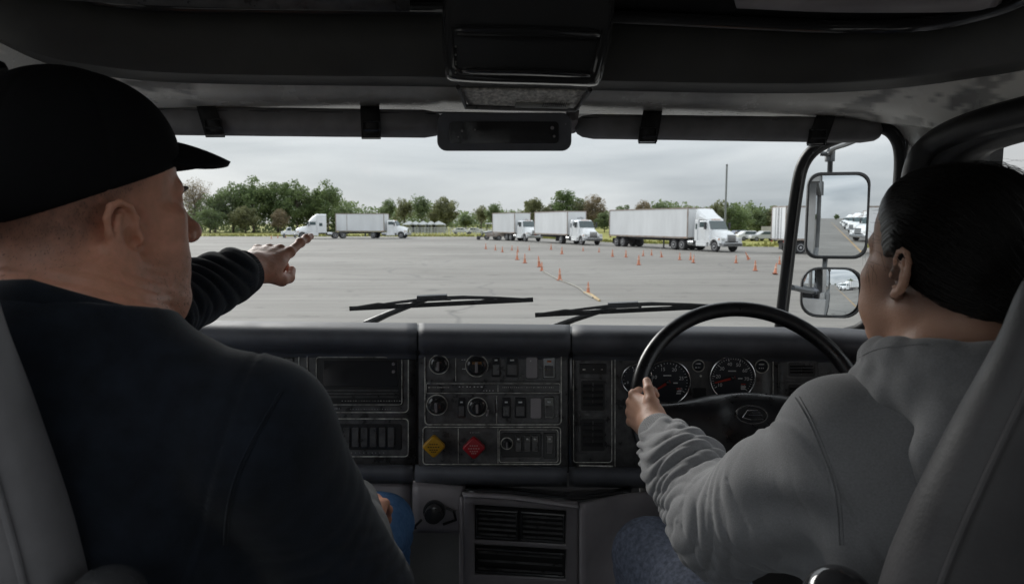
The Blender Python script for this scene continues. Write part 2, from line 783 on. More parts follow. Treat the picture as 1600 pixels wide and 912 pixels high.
# ---- trees
M_bark = mat('bark', (0.085, 0.07, 0.055), 0.9, var=0.4, vscale=3)
LEAF = {
    'green': leaf_mat('green_leaves', (0.040, 0.062, 0.024), (0.098, 0.125, 0.050)),
    'dark': leaf_mat('dark_leaves', (0.045, 0.065, 0.032), (0.110, 0.135, 0.062)),
    'rust': leaf_mat('rusty_leaves', (0.085, 0.070, 0.048), (0.15, 0.12, 0.075)),
    'olive': leaf_mat('olive_leaves', (0.060, 0.066, 0.033), (0.125, 0.128, 0.064)),
}


def leaf_quads(centres, rad, per, size, rng):
    n = len(centres) * per
    c = np.repeat(centres, per, 0)
    r = np.repeat(rad, per)
    d = rng.normal(size=(n, 3))
    d /= np.linalg.norm(d, axis=1)[:, None]
    p = c + d * (r * rng.uniform(0.25, 1, n) ** 0.6)[:, None]
    a = rng.normal(size=(n, 3))
    a /= np.linalg.norm(a, axis=1)[:, None]
    b = np.cross(a, rng.normal(size=(n, 3)))
    b /= np.linalg.norm(b, axis=1)[:, None]
    s = size * rng.uniform(0.5, 1.2, n)[:, None]
    v = np.stack([p - a * s, p + b * s * 0.6, p + a * s, p - b * s * 0.6], 1).reshape(-1, 3)
    tone = np.repeat(np.repeat(rng.uniform(0, 1, len(centres)), per) * 0.6 + rng.uniform(0, 0.4, n), 4)
    return v, tone


def tree_meshes(kind, h, seed, sparse=False, wide=0.38, leaf=0.27):
    """trunk mesh and crown mesh of a tree of height h, base at the origin"""
    rng = np.random.default_rng(seed)
    rd = random.Random(seed)
    t = MB()
    top = h * (0.62 if not sparse else 0.72)
    path = [Vector((rd.gauss(0, 0.012) * h * i / 4, rd.gauss(0, 0.012) * h * i / 4, top * i / 5)) for i in range(6)]
    t.tube(path, [h * 0.022 * (1 - 0.75 * i / 5) + 0.02 for i in range(6)], n=7)
    tips = []
    nl = 12 if not sparse else 20
    for i in range(nl):
        z0 = h * rd.uniform(0.22, 0.6)
        a = i * 2.4 + rd.uniform(-0.4, 0.4)
        L_ = h * wide * rd.uniform(0.55, 1.0) * (1.15 - z0 / h)
        b = Vector((0, 0, z0))
        e = b + Vector((math.cos(a) * L_, math.sin(a) * L_, h * rd.uniform(0.1, 0.32)))
        m_ = b.lerp(e, 0.5) + Vector((0, 0, -0.02 * h))
        t.tube([b, m_, e], [h * 0.009, h * 0.006, 0.02], n=5, caps=False)
        tips += [m_.lerp(e, 0.4), e]
        if sparse:
            for q in range(6):
                f_ = e.lerp(m_, rd.random())
                g_ = f_ + Vector((rd.gauss(0, .08), rd.gauss(0, .08), rd.uniform(0.0, .2))) * h
                t.tube([f_, g_], [h * 0.0035, 0.012], n=3, caps=False)
                tips.append(g_)
    C = [tuple(q) for q in tips]
    n_extra = 34 if not sparse else 4
    for i in range(n_extra):
        u = rng.normal(size=3)
        u /= np.linalg.norm(u)
        rr = rng.uniform(0.45, 1.0)
        C.append((u[0] * h * wide * rr, u[1] * h * wide * rr, h * 0.55 + u[2] * h * 0.39 * rr))
    C = np.array(C)
    C = C[(C[:, 2] > h * 0.12)]
    C[:, 2] = np.minimum(C[:, 2], h * 0.95)
    rad = h * rng.uniform(0.07, 0.14, len(C)) * (0.7 if sparse else 1)
    v, tone = leaf_quads(C, rad, 105 if not sparse else 26, leaf, rng)
    me = mesh_np('crown', v, np.arange(len(v)).reshape(-1, 4))
    vattr(me, 'tone', tone)
    me.materials.append(LEAF[kind])
    tr = bpy.data.meshes.new('trunk')
    tr.from_pydata([tuple(q) for q in t.v], [], t.f)
    tr.materials.append(M_bark)
    tr.shade_smooth()
    return tr, me


PROTO = {}
for key, a in {'green_a': ('green', 12, 1), 'green_b': ('green', 12, 2), 'green_c': ('green', 12, 3), 'dark_a': ('dark', 9, 4), 'dark_b': ('dark', 9, 5),
               'olive_a': ('olive', 10, 6), 'olive_b': ('olive', 10, 7)}.items():
    PROTO[key] = (tree_meshes(*a), a[1])
PROTO['bare'] = (tree_meshes('rust', 11, 8, True, 0.30, 0.13), 11)
PROTO['thin_a'] = (tree_meshes('olive', 9, 9, True, 0.30, 0.18), 9)
PROTO['thin_b'] = (tree_meshes('dark', 9, 10, True, 0.26, 0.2), 9)
PROTO['rust_b'] = (tree_meshes('rust', 10, 12, False, 0.34, 0.2), 10)


def tree(px, top_py, Y, proto, label, group, name='tree', wide=1.0):
    (tr, cr), hh = PROTO[proto]
    x = (px - 800) / F * Y
    ztop = at(px, top_py, Y).z
    s = ztop / hh
    r = thing(name, (x, Y, 0), label, 'tree', group)
    r.rotation_euler.z = random.uniform(0, 6.28)
    for nm, me in (('trunk', tr), ('crown', cr)):
        o = bpy.data.objects.new(nm, me)
        COL.objects.link(o)
        o.parent = r
        o.scale = (s * wide, s * wide, s)
    return r


BK = 'trees beyond the verge'
GL = 'tall leafy green trees in the thick clump behind the white tractor'
TREES = [
    # px, top, Y, proto, width, label, group
    (308, 276, 160, 'bare', 1.0, 'thin rusty half-bare tree next to the tip of the black cap', BK),
    (338, 298, 158, 'green_b', 1.0, 'low green tree between the rusty tree and the tall green clump', BK),
    (366, 284, 162, 'green_a', 1.0, 'leafy green tree at the cap side of the tall green clump', GL),
    (398, 275, 160, 'green_c', 1.05, 'tallest broad green tree in the clump above the pointing hand', GL),
    (436, 279, 163, 'green_b', 1.0, 'broad green tree in the middle of the clump above the hand', GL),
    (466, 281, 160, 'green_a', 0.95, 'round green tree in the clump above the white tractor', GL),
    (514, 281, 160, 'green_c', 0.85, 'rounded green tree standing apart at the end of the tall clump', GL),
    (489, 300, 164, 'dark_a', 1.0, 'dark green tree filling the dip beside the rounded end tree', GL),
    (385, 318, 152, 'olive_a', 1.2, 'low olive shrubby tree in front of the tall green clump', BK),
    (330, 322, 150, 'green_a', 1.3, 'low dark green tree by the face of the man in the cap', BK),
    (440, 325, 151, 'rust_b', 1.2, 'low rusty brown shrubby tree right above the pointing hand', BK),
    (540, 322, 165, 'dark_b', 1.2, 'low dark tree behind the tail of the plain box truck', BK),
    (607, 309, 175, 'thin_b', 1.0, 'thin dark tree above the cab of the plain box truck', BK),
    (633, 306, 178, 'thin_a', 1.0, 'thin spindly tree just past the cab of the plain box truck', BK),
    (660, 304, 178, 'thin_b', 1.0, 'thin tall tree above the pale row of canopies', BK),
    (697, 303, 172, 'olive_b', 1.0, 'broad olive tree standing alone in the middle of the far treeline', BK),
    (680, 325, 180, 'thin_a', 1.3, 'small thin tree at the foot of the broad olive tree', BK),
    (728, 333, 190, 'dark_a', 1.2, 'small dark tree in the low stretch of the treeline', BK),
    (752, 318, 185, 'thin_a', 1.0, 'sparse tree above the small white loader', BK),
    (771, 316, 180, 'thin_b', 1.0, 'sparse dark tree just before the shortest white box truck', BK),
    (833, 305, 150, 'olive_a', 0.95, 'green olive tree between the two nearer box trucks', BK),
    (858, 315, 152, 'thin_a', 1.1, 'thin pale tree behind the middle box truck', BK),
    (884, 293, 150, 'green_b', 0.95, 'tallest tree of the stretch behind the middle box truck', BK),
    (905, 306, 150, 'olive_b', 1.0, 'olive tree over the front end of the middle box truck', BK),
    (928, 302, 146, 'rust_b', 0.95, 'brownish tree in the gap before the long semi-trailer', BK),
    (944, 330, 140, 'dark_a', 1.2, 'low dark tree close to the rear end of the long semi-trailer', BK),
    (975, 318, 150, 'dark_b', 1.2, 'low tree above the rear half of the long semi-trailer', BK),
    (1003, 311, 150, 'rust_b', 1.0, 'brownish round tree above the middle of the long semi-trailer', BK),
    (1040, 314, 148, 'dark_a', 1.2, 'dark tree above the front half of the long semi-trailer', BK),
    (1072, 318, 150, 'olive_a', 1.2, 'low olive tree above the front end of the long semi-trailer', BK),
    (1122, 308, 120, 'olive_b', 0.9, 'tall olive tree just before the grey pole', BK),
    (1148, 318, 118, 'green_a', 1.1, 'broad green tree just behind the grey pole', BK),
    (1182, 322, 130, 'dark_b', 1.3, 'low dark tree between the pole and the parked trailer', BK),
    (1215, 318, 128, 'olive_a', 1.2, 'olive tree above the rear corner of the parked trailer', BK),
    (1250, 320, 126, 'dark_a', 1.3, 'dark tree behind the window post above the parked trailer', BK),
    (1345, 322, 120, 'dark_b', 1.3, 'dark tree seen through the corner window beside the mirror', BK),
    (1400, 318, 115, 'green_a', 1.3, 'green tree beyond the corner window at the hair of the driver', BK),
]
for px, top, Y, pr, wd, lab, grp in TREES:
    if 540 < px < 960:
        Y *= 1.3
    elif px <= 540:
        Y *= 1.1
    tree(px, top, Y, pr, lab, grp, wide=wd)
for j, (x, y, pr) in enumerate([(-70, 120, 'green_a'), (-84, 118, 'green_b'), (-100, 122, 'green_c'), (-118, 118, 'dark_a')]):
    tree(800 + x / y * F, 290, y, pr, ['first', 'second', 'third', 'last'][j] + ' green tree past the end of the clump, behind the black cap', 'trees hidden behind the man')

# distant low woods: one mass of leaf clumps behind the single trees
rng = np.random.default_rng(33)
CC, RR = [], []
for px in np.arange(-250, 1950, 3.0):
    Y = 186 if px < 560 else 280 if px < 960 else 160
    topz = (6.4 if 560 < px < 960 else 6.5 if px < 560 else 4.8) + 1.2 * math.sin(px * 0.05) + rng.uniform(-1, 1)
    for z in np.arange(0.4, max(1.2, topz), 1.1):
        CC.append(((px - 800) / F * Y + rng.normal(0, .5), Y + rng.normal(0, 3), z))
        RR.append(rng.uniform(0.9, 1.6))
v, tone = leaf_quads(np.array(CC), np.array(RR), 15, 0.42, rng)
me = mesh_np('distant_woods', v, np.arange(len(v)).reshape(-1, 4))
vattr(me, 'tone', tone)
tag(link_mesh('distant_woods', me, LEAF['dark'], origin=(0, 170, 0), smooth=False), 'low mixed scrub and woods along the far edge of the field', 'woods', kind='stuff')
# a far ridge of woods on the horizon
CC, RR = [], []
for px in np.arange(520, 1950, 4):
    Y = 420
    zt = 10 + 3 * math.sin(px * 0.013) + 2 * math.sin(px * 0.05)
    for z in np.arange(1, zt, 3):
        CC.append(((px - 800) / F * Y, Y + rng.normal(0, 6), z))
        RR.append(rng.uniform(2, 3.4))
v, tone = leaf_quads(np.array(CC), np.array(RR), 12, 1.1, rng)
me = mesh_np('far_ridge', v, np.arange(len(v)).reshape(-1, 4))
vattr(me, 'tone', tone)
tag(link_mesh('far_woods_ridge', me, LEAF['dark'], origin=(0, 420, 0), smooth=False), 'hazy wooded ridge on the horizon', 'woods', kind='stuff')

# ---- white trucks
M_white = mat('white_truck_paint', (0.72, 0.73, 0.74), 0.35, var=0.08, vscale=1.4, coat=0.4)
M_boxw = mat('white_trailer_panel', (0.68, 0.69, 0.70), 0.5, var=0.08, vscale=0.7, stretch=(1, 1, 0.25))
M_boxf = mat('grey_trailer_trim', (0.34, 0.32, 0.30), 0.6, metal=0.1, var=0.3, vscale=2.5, col2=(0.22, 0.15, 0.11))
M_grime = mat('faded_grey_lettering', (0.30, 0.31, 0.33), 0.6, var=0.4, vscale=8)
M_glassd = mat('dark_vehicle_glass', (0.035, 0.06, 0.065), 0.06, spec=0.8)
M_tyre = mat('tyre_rubber', (0.028, 0.028, 0.03), 0.85, var=0.3, vscale=6)
M_rim = mat('pale_wheel_rim', (0.5, 0.5, 0.51), 0.4, metal=0.5)
M_chas = mat('dark_chassis', (0.04, 0.04, 0.042), 0.7, var=0.3, vscale=3)
M_chrome = mat('dull_chrome', (0.42, 0.43, 0.44), 0.25, metal=0.9)
M_lamp_r = mat('red_lamp_lens', (0.35, 0.03, 0.02), 0.3)
M_lamp_a = mat('amber_lamp_lens', (0.5, 0.18, 0.04), 0.3)
M_lamp_w = mat('headlight_glass', (0.55, 0.56, 0.55), 0.12, spec=0.8)


def wheel(root, x, y, r=0.52, w=0.3, side=1):
    t = MB()
    prof = [(-w / 2, r * 0.6), (-w / 2, r * 0.93), (-w * 0.35, r), (w * 0.35, r), (w / 2, r * 0.93), (w / 2, r * 0.6)]
    t.lathe((x, y, r), (0, 1, 0), prof, 20)
    o = t.build('wheel', M_tyre, root)
    q = MB()
    o_ = w / 2 * side
    q.lathe((x, y + o_ * 0.96, r), (0, side, 0), [(-0.05, r * 0.58), (0.012, r * 0.6), (0.012, r * 0.52), (-0.04, r * 0.42), (-0.04, r * 0.22), (0.06, r * 0.18), (0.07, r * 0.05)], 18)
    q.build('rim', M_rim, o)
    return o


def box_body(root, x0, x1, zb, zt, w=2.58, door=True, seam=None):
    b = MB()
    b.box(((x0 + x1) / 2, 0, (zb + zt) / 2), (x1 - x0, w, zt - zb))
    body = b.build('cargo_box', M_boxw, root, smooth=False, bevel=0.03)
    rail = MB()
    for y in (-w / 2, w / 2):
        rail.box(((x0 + x1) / 2, y, zt - 0.05), (x1 - x0 + 0.02, 0.05, 0.12))
        rail.box(((x0 + x1) / 2, y, zb + 0.07), (x1 - x0 + 0.02, 0.06, 0.16))
    for x in (x0, x1):
        for z in (zt - 0.05, zb + 0.07):
            rail.box((x, 0, z), (0.045, w, 0.1))
    rail.build('edge_rail', M_boxf, body, smooth=False)
    for x in (x0, x1):
        for y in (-w / 2, w / 2):
            p = MB()
            p.box((x, y, (zb + zt) / 2), (0.13, 0.07, zt - zb - 0.02))
            p.build('corner_post', M_boxf, body, smooth=False)
    if seam:
        p = MB()
        for y in (-w / 2, w / 2):
            p.box((seam, y, (zb + zt) / 2), (0.07, 0.05, zt - zb - 0.1))
        p.build('side_seam', M_boxf, body, smooth=False)
    rb = MB()
    n = int((x1 - x0) / 0.6)
    for i in range(1, n):
        x = x0 + (x1 - x0) * i / n
        for y in (-w / 2, w / 2):
            rb.box((x, y, (zb + zt) / 2), (0.02, 0.008, zt - zb - 0.3))
    rb.build('panel_ribs', M_boxw, body, smooth=False)['kind'] = 'stuff'
    if door:
        d = MB()
        d.box((x0 - 0.02, 0, (zb + zt) / 2), (0.03, w - 0.16, zt - zb - 0.25))
        dd = d.build('rear_door', M_boxw, root, smooth=False)
        h_ = MB()
        for y in (-0.5, -0.1, 0.1, 0.5):
            h_.tube([(x0 - 0.06, y, zb + 0.1), (x0 - 0.06, y, zt - 0.15)], 0.02, 6)
        h_.build('lock_rod', M_chrome, dd)
        for y in (-w / 2 + 0.15, w / 2 - 0.15):
            l_ = MB()
            l_.box((x0 - 0.03, y, zb - 0.12), (0.06, 0.22, 0.12))
            l_.build('tail_light', M_lamp_r, root, smooth=False)
    # marker lamps
    for x in (x0 + 0.3, x1 - 0.3):
        for y in (-w / 2 - 0.03, w / 2 + 0.03):
            l_ = MB()
            l_.box((x, y, zb + 0.1), (0.12, 0.02, 0.06))
            l_.build('marker_lamp', M_lamp_a, root, smooth=False)
    return body


def loft(sections, root, name, m, bevel=0.04):
    """sections: (x, z0, z1, half width bottom, half width top) swept along x with rounded corners"""
    b = MB()
    rows = []
    for x, z0, z1, wb, wt in sections:
        r = min(0.14, (z1 - z0) * 0.3)
        rows.append([Vector(q) for q in ((x, -wb, z0), (x, -wb, (z0 + z1) / 2), (x, -wt, z1 - r), (x, -wt + r, z1), (x, 0, z1 + 0.03), (x, wt - r, z1), (x, wt, z1 - r), (x, wb, (z0 + z1) / 2), (x, wb, z0))])
    b.grid(rows, closed_u=True)
    n = len(rows[0])
    b.f.append(tuple(range(n))[::-1])
    b.f.append(tuple((len(rows) - 1) * n + i for i in range(n)))
    b.mi += [0, 0]
    return b.build(name, m, root, smooth=True, angle=32, bevel=bevel)


def conventional_cab(root, x0, sleeper=0.0, fairing=0.0, tall=False, fuel=True):
    """bonneted cab whose back wall is at x0, driving toward +x"""
    xs = x0 + sleeper
    zr = 3.0 if not tall else 4.0
    if sleeper:
        s = loft([(x0, 0.95, zr, 1.2, 1.12), (xs, 0.95, zr, 1.2, 1.12)], root, 'sleeper', M_white)
        w_ = MB()
        for y in (-1, 1):
            w_.box((x0 + sleeper * 0.6, y * 1.2, 2.3), (sleeper * 0.35, 0.04, 0.5))
        w_.build('window', M_glassd, s, smooth=False)
        if tall:
            loft([(xs, 2.75, 3.95, 1.1, 1.0), (xs + 0.5, 2.75, 3.6, 1.1, 0.9), (xs + 1.25, 2.7, 2.85, 1.05, 0.9)], root, 'roof_fairing', M_white)
    c = loft([(xs, 0.95, 2.92, 1.15, 1.05), (xs + 0.9, 0.95, 2.95, 1.15, 1.03), (xs + 1.18, 0.95, 2.86, 1.15, 1.0), (xs + 1.62, 0.95, 2.02, 1.12, 1.08)], root, 'cab', M_white)
    if fairing:
        loft([(x0 + 0.05, 2.9, 3.95, 1.1, 1.0), (x0 + 0.5, 2.9, 3.6, 1.05, 0.95), (x0 + fairing, 2.9, 2.98, 1.0, 0.8)], root, 'roof_fairing', M_white)
    d = 1.0
    for y in (-1, 1):
        dr = MB()
        dr.box((xs + 0.62, y * 1.15, 1.6), (1.0, 0.035, 1.25))
        dd = dr.build('door', M_white, c, smooth=False, bevel=0.02)
        wn = MB()
        wn.prism([(xs + 0.2, y * 1.085, 2.15), (xs + 1.2, y * 1.085, 2.12), (xs + 1.08, y * 1.06, 2.72), (xs + 0.2, y * 1.06, 2.72)], (0, y * 0.06, 0))
        wn.build('side_window', M_glassd, c, smooth=False)
        mr = MB()
        mr.box((xs + 1.35, y * 1.42, 2.35), (0.12, 0.2, 0.6))
        mr.tube([(xs + 1.25, y * 1.1, 2.6), (xs + 1.35, y * 1.42, 2.6)], 0.02, 5)
        mr.build('door_mirror', M_chas, root, smooth=False)
    ws = MB()
    ws.prism([(xs + 1.62, -0.98, 2.05), (xs + 1.62, 0.98, 2.05), (xs + 1.24, 0.88, 2.8), (xs + 1.24, -0.88, 2.8)], (0.04, 0, 0.025))
    ws.build('windscreen', M_glassd, root, smooth=False)
    loft([(xs + 1.4, 1.0, 2.06, 0.95, 0.9), (xs + 2.3, 1.0, 1.93, 0.9, 0.75), (xs + 3.0, 1.0, 1.72, 0.85, 0.6), (xs + 3.3, 0.95, 1.4, 0.8, 0.6)], root, 'bonnet', M_white)
    xw = xs + 2.35
    for y in (-1, 1):
        fd = MB()
        pts = []
        for i in range(9):
            a = PI * i / 8
            pts.append((xw + 0.72 * math.cos(a), y * 0.82, 0.55 + 0.78 * math.sin(a)))
        inner = [(xw + 0.6 * math.cos(PI * i / 8), y * 0.82, 0.55 + 0.6 * math.sin(PI * i / 8)) for i in range(8, -1, -1)]
        for i in range(8):
            fd.prism([pts[i], pts[i + 1], inner[7 - i], inner[8 - i]], (0, y * 0.42, 0))
        fd.box((xs + 1.45, y * 1.02, 1.1), (0.4, 0.38, 0.5))
        fd.box((xs + 3.15, y * 0.98, 1.05), (0.3, 0.42, 0.5))
        fd.build('wing', M_white, root, smooth=True, angle=30)
        hl = MB()
        hl.box((xs + 3.24, y * 0.98, 1.14), (0.16, 0.34, 0.22))
        hl.build('headlight', M_lamp_w, root, smooth=False, bevel=0.03)
        am = MB()
        am.box((xs + 3.0, y * 1.19, 1.16), (0.2, 0.03, 0.12))
        am.build('indicator', M_lamp_a, root, smooth=False)
        st = MB()
        st.box((xs + 0.55, y * 1.08, 0.72), (1.5, 0.24, 0.5))
        st.box((xs + 0.55, y * 1.22, 0.6), (1.3, 0.06, 0.05))
        st.build('step_skirt', M_white, root, smooth=False, bevel=0.03)
        ft = MB()
        ft.lathe((x0 - 0.9, y * 0.98, 0.75), (1, 0, 0), [(0, 0.28), (0.0, 0.3), (0.78, 0.3), (0.78, 0.28)], 14)
        ft.build('fuel_tank', M_chrome, root)
        wheel(root, xw, y * 1.0, 0.52, 0.3, y)
    gl = MB()
    gl.box((xs + 3.3, 0, 1.25), (0.05, 0.95, 0.62))
    gg = gl.build('grille', M_chrome, root, smooth=False)
    bp = MB()
    bp.box((xs + 3.36, 0, 0.68), (0.24, 2.3, 0.36))
    bp.build('bumper', M_chrome, root, smooth=False, bevel=0.08)
    for y in (-0.45, -0.22, 0, 0.22, 0.45):
        l_ = MB()
        l_.box((xs + 1.15, y, 2.95), (0.1, 0.1, 0.05))
        l_.build('marker_lamp', M_lamp_a, root, smooth=False)
    return xw


def axles(root, xs, w=2.58):
    for x in xs:
        for y in (-1, 1):
            wheel(root, x, y * (w / 2 - 0.3), 0.52, 0.56, y)


def chassis(root, x0, x1, z=0.85, name='chassis'):
    c = MB()
    for y in (-0.45, 0.45):
        c.box(((x0 + x1) / 2, y, z), (x1 - x0, 0.12, 0.28))
    for i in range(int((x1 - x0) / 1.2) + 1):
        c.box((x0 + 0.1 + i * 1.2, 0, z), (0.1, 1.0, 0.2))
    return c.build(name, M_chas, root, smooth=False)


def mudflaps(root, x):
    for y in (-1, 1):
        m = MB()
        m.box((x, y * 0.98, 0.62), (0.03, 0.6, 0.62))
        m.build('mud_flap', M_chas, root, smooth=False)


def semi(label, group, L_=13.9):
    r = thing('semi_truck', (0, 0, 0), label, 'truck', group)
    box_body(r, -L_, 0, 1.15, 4.07)
    chassis(r, -L_ + 0.2, 3.2, 0.98)
    axles(r, [-L_ + 1.4, -L_ + 2.65, -2.1, -0.85])
    mudflaps(r, -L_ + 0.7)
    mudflaps(r, -2.8)
    g_ = MB()
    for y in (-0.9, 0.9):
        g_ = MB()
        g_.box((-4.2, y, 0.65), (0.12, 0.12, 1.0))
        g_.box((-4.2, y, 0.13), (0.3, 0.3, 0.05))
        g_.build('landing_leg', M_chas, r, smooth=False)
    conventional_cab(r, 0.9, sleeper=0.45, fairing=1.5)
    return r


def box_truck(label, group, L_, seam=None, sleeper=0.0, extra=1):
    r = thing('box_truck', (0, 0, 0), label, 'truck', group)
    box_body(r, -L_, 0, 1.1, 4.07, seam=seam)
    chassis(r, -L_ + 0.2, 3.0, 0.9)
    axles(r, [-2.6, -1.35] if extra > 1 else [-1.9])
    if extra > 1:
        axles(r, [-L_ + 1.2])
    mudflaps(r, -3.3)
    conventional_cab(r, 0.45, sleeper=sleeper)
    return r


GT = 'white trucks parked along the edge of the lot'


def place(o, x, y, hx, hy, s=1.0):
    o.location = (x, y, 0)
    o.rotation_euler.z = math.atan2(hy, hx)
    o.scale = (s, s, s)


# local origin = middle of the box front; the given points are the front corner nearest the road side
def corner(o, px, Y, hx, hy, s=1.0, half=1.29):
    n_ = math.hypot(hx, hy)
    hx, hy = hx / n_, hy / n_
    x = (px - 800) / F * Y
    # left-hand normal of the heading leads toward +x side here
    place(o, x - hy * half * s, Y + hx * half * s, hx, hy, s)


t5 = semi('long white semi-truck with roof fairing, nearest of the parked trucks, beside the grey pole', GT)
corner(t5, 1073, 65.5, 0.405, -0.914)
t4 = box_truck('white bonneted box truck parked between the long semi-truck and the shortest box truck', GT, 10.0, sleeper=0.6)
corner(t4, 886, 84, 0.37, -0.93)
t3 = box_truck('shortest white box truck, with the small loader standing at its tail', GT, 7.2, extra=2)
corner(t3, 804, 98, 0.46, -0.888)
for tr_, z0 in ((t4, 3.2), (t3, 3.0)):
    b = MB()
    rq = random.Random(3)
    for i in range(9):
        b.box((0.012, 0.1 + i * 0.1, z0 + rq.uniform(-.06, .06)), (0.004, rq.uniform(.03, .08), rq.uniform(.12, .34)))
    b.build('faded_lettering', M_grime, tr_, smooth=False)['kind'] = 'stuff'
t2 = box_truck('plain white box truck seen side-on, alone beside the tall green trees', GT, 8.2, seam=-6.3)
place(t2, (604.5 - 800) / F * 116, 116, 0.99, -0.12, 1.02)
t6 = semi('white semi-trailer rig partly hidden behind the window post and the side mirrors', GT)
place(t6, 22.9 + 14.2 * 0.995, 60 - 1.3 + 2.0, 0.995, 0.08)
# bobtail tractor facing the other way
t1 = thing('tractor_unit', (0, 0, 0), 'white high-roof tractor without a trailer at the tip of the pointing finger', 'truck', GT)
conventional_cab(t1, 0.4, sleeper=1.5, tall=True)
chassis(t1, -3.0, 4.6, 0.85)
axles(t1, [-2.3, -1.0], 2.5)
mudflaps(t1, -3.0)
place(t1, (514 - 800) / F * 114, 114, -0.93, -0.36, 1.0)

# small white pickup behind the hand
pk = thing('pickup_truck', (0, 0, 0), 'small white pickup just left of the high-roof tractor, half behind the hand', 'pickup', None)
b = MB()
prof = [(-2.6, 0.5), (-2.6, 1.1), (-0.7, 1.15), (-0.6, 1.8), (0.5, 1.82), (1.1, 1.2), (2.4, 1.05), (2.55, 0.5)]
b.prism([(x, -0.9, z) for x, z in prof], (0, 1.8, 0))
b.build('body', M_white, pk, smooth=False, bevel=0.08)
w_ = MB()
w_.prism([(-0.5, -0.92, 1.25), (0.85, -0.92, 1.25), (0.45, -0.92, 1.72), (-0.45, -0.92, 1.72)], (0, 1.84, 0))
w_.build('side_window', M_glassd, pk, smooth=False)
for x in (-1.7, 1.6):
    for y in (-1, 1):
        wheel(pk, x, y * 0.8, 0.38, 0.24, y)
pk.location = ((453 - 800) / F * 120, 120, 0)
pk.scale = (0.55, 0.85, 1.0)
pk.rotation_euler.z = math.radians(200)

# small white loader and flat trailer left of t3
ld = thing('compact_loader', (0, 0, 0), 'small white compact loader with raised canopy at the tail of the shortest box truck', 'loader', None)
b = MB()
prof = [(-0.9, 0.5), (-1.0, 1.2), (-0.5, 1.45), (0.3, 1.4), (1.0, 1.05), (1.0, 0.5)]
b.prism([(x, -0.45, z) for x, z in prof], (0, 0.9, 0))
b.build('body', M_white, ld, smooth=False, bevel=0.06)
b = MB()
for x, y in ((-0.7, -0.4), (-0.7, 0.4), (0.5, -0.4), (0.5, 0.4)):
    b.tube([(x, y, 1.2), (x, y, 2.45)], 0.04, 6)
b.build('cage', M_chas, ld)
b = MB()
b.box((-0.1, 0, 2.5), (1.6, 1.1, 0.12))
b.build('canopy', M_white, ld, smooth=False, bevel=0.04)
for x in (-0.7, 0.6):
    for y in (-1, 1):
        wheel(ld, x, y * 0.65, 0.4, 0.3, y)
b = MB()
for y in (-0.5, 0.5):
    b.tube([(0.2, y, 1.2), (-1.2, y, 1.0), (-1.8, y, 0.35)], 0.07, 6)
b.box((-2.0, 0, 0.3), (0.5, 1.6, 0.5))
b.build('bucket_arm', M_chas, ld, smooth=False)
ld.location = ((768 - 800) / F * 106, 106, 0.0)
ft = thing('flat_trailer', (0, 0, 0), 'low grey flatbed trailer beside the small loader', 'trailer', None)
b = MB()
b.box((0, 0, 0.62), (3.2, 1.9, 0.14))
b.box((0, 0, 0.86), (3.2, 1.94, 0.35))
b.build('deck', M_boxf, ft, smooth=False)
b = MB()
b.tube([(-1.6, 0, 0.55), (-2.9, 0, 0.45)], 0.06, 6)
b.build('drawbar', M_chas, ft)
for y in (-1, 1):
    wheel(ft, 0.3, y * 1.0, 0.36, 0.22, y)
ft.location = ((777 - 800) / F * 103, 103, 0)

# ---- light pole
lp = thing('light_pole', (at(1133, 350, 98).x, 98, 0), 'tall thin grey pole rising behind the cab of the long semi-truck', 'pole', None)
b = MB()
zt = at(1133, 258, 98).z
b.tube([(lp.location.x, 98, 0.3), (lp.location.x, 98, zt)], [0.15, 0.13], 10)
b.build('shaft', mat('galvanised_steel', (0.2, 0.21, 0.215), 0.5, metal=0.5), lp)
b = MB()
b.lathe((lp.location.x, 98, 0), (0, 0, 1), [(0, 0.35), (0.5, 0.3)], 12)
b.build('footing', M_boxf, lp)
b = MB()
b.lathe((lp.location.x, 98, zt), (0, 0, 1), [(-0.1, 0.14), (0.06, 0.15), (0.14, 0.05)], 10)
b.build('cap', M_chas, lp)

# ---- pale things in the field beyond: canopies, cars, fences, low wall
M_canvas = mat('white_canvas', (0.42, 0.43, 0.43), 0.7, var=0.1, vscale=2)
for i, (px, w) in enumerate([(640, 3.2), (650, 2.6), (662, 3.0), (674, 2.6), (686, 3.4)]):
    Y = 165
    x = (px - 800) / F * Y
    words = ['canopy nearest the plain box truck', 'second canopy from the plain box truck', 'middle canopy', 'canopy second from the olive tree', 'canopy under the broad olive tree']
    t = thing('canopy_tent', (x, Y, 0), 'small white ' + words[i] + ' in the far row of canopies', 'canopy', 'white canopies in the far field')
    b = MB()
    b.add([(x - w / 2, Y - 1.3, 2.1), (x + w / 2, Y - 1.3, 2.1), (x + w / 2, Y + 1.3, 2.1), (x - w / 2, Y + 1.3, 2.1), (x, Y, 3.0)], [(0, 1, 4), (1, 2, 4), (2, 3, 4), (3, 0, 4), (3, 2, 1, 0)])
    b.build('roof', M_canvas, t, smooth=False)
    for sx in (-1, 1):
        for sy in (-1, 1):
            b = MB()
            b.tube([(x + sx * (w / 2 - .1), Y + sy * 1.2, 0), (x + sx * (w / 2 - .1), Y + sy * 1.2, 2.12)], 0.06, 6)
            b.build('leg', M_chrome, t)
    b = MB()
    b.box((x, Y + 1.1, 1.1), (w * 0.9, 0.06, 1.9))
    b.build('side_curtain', M_canvas, t, smooth=False)


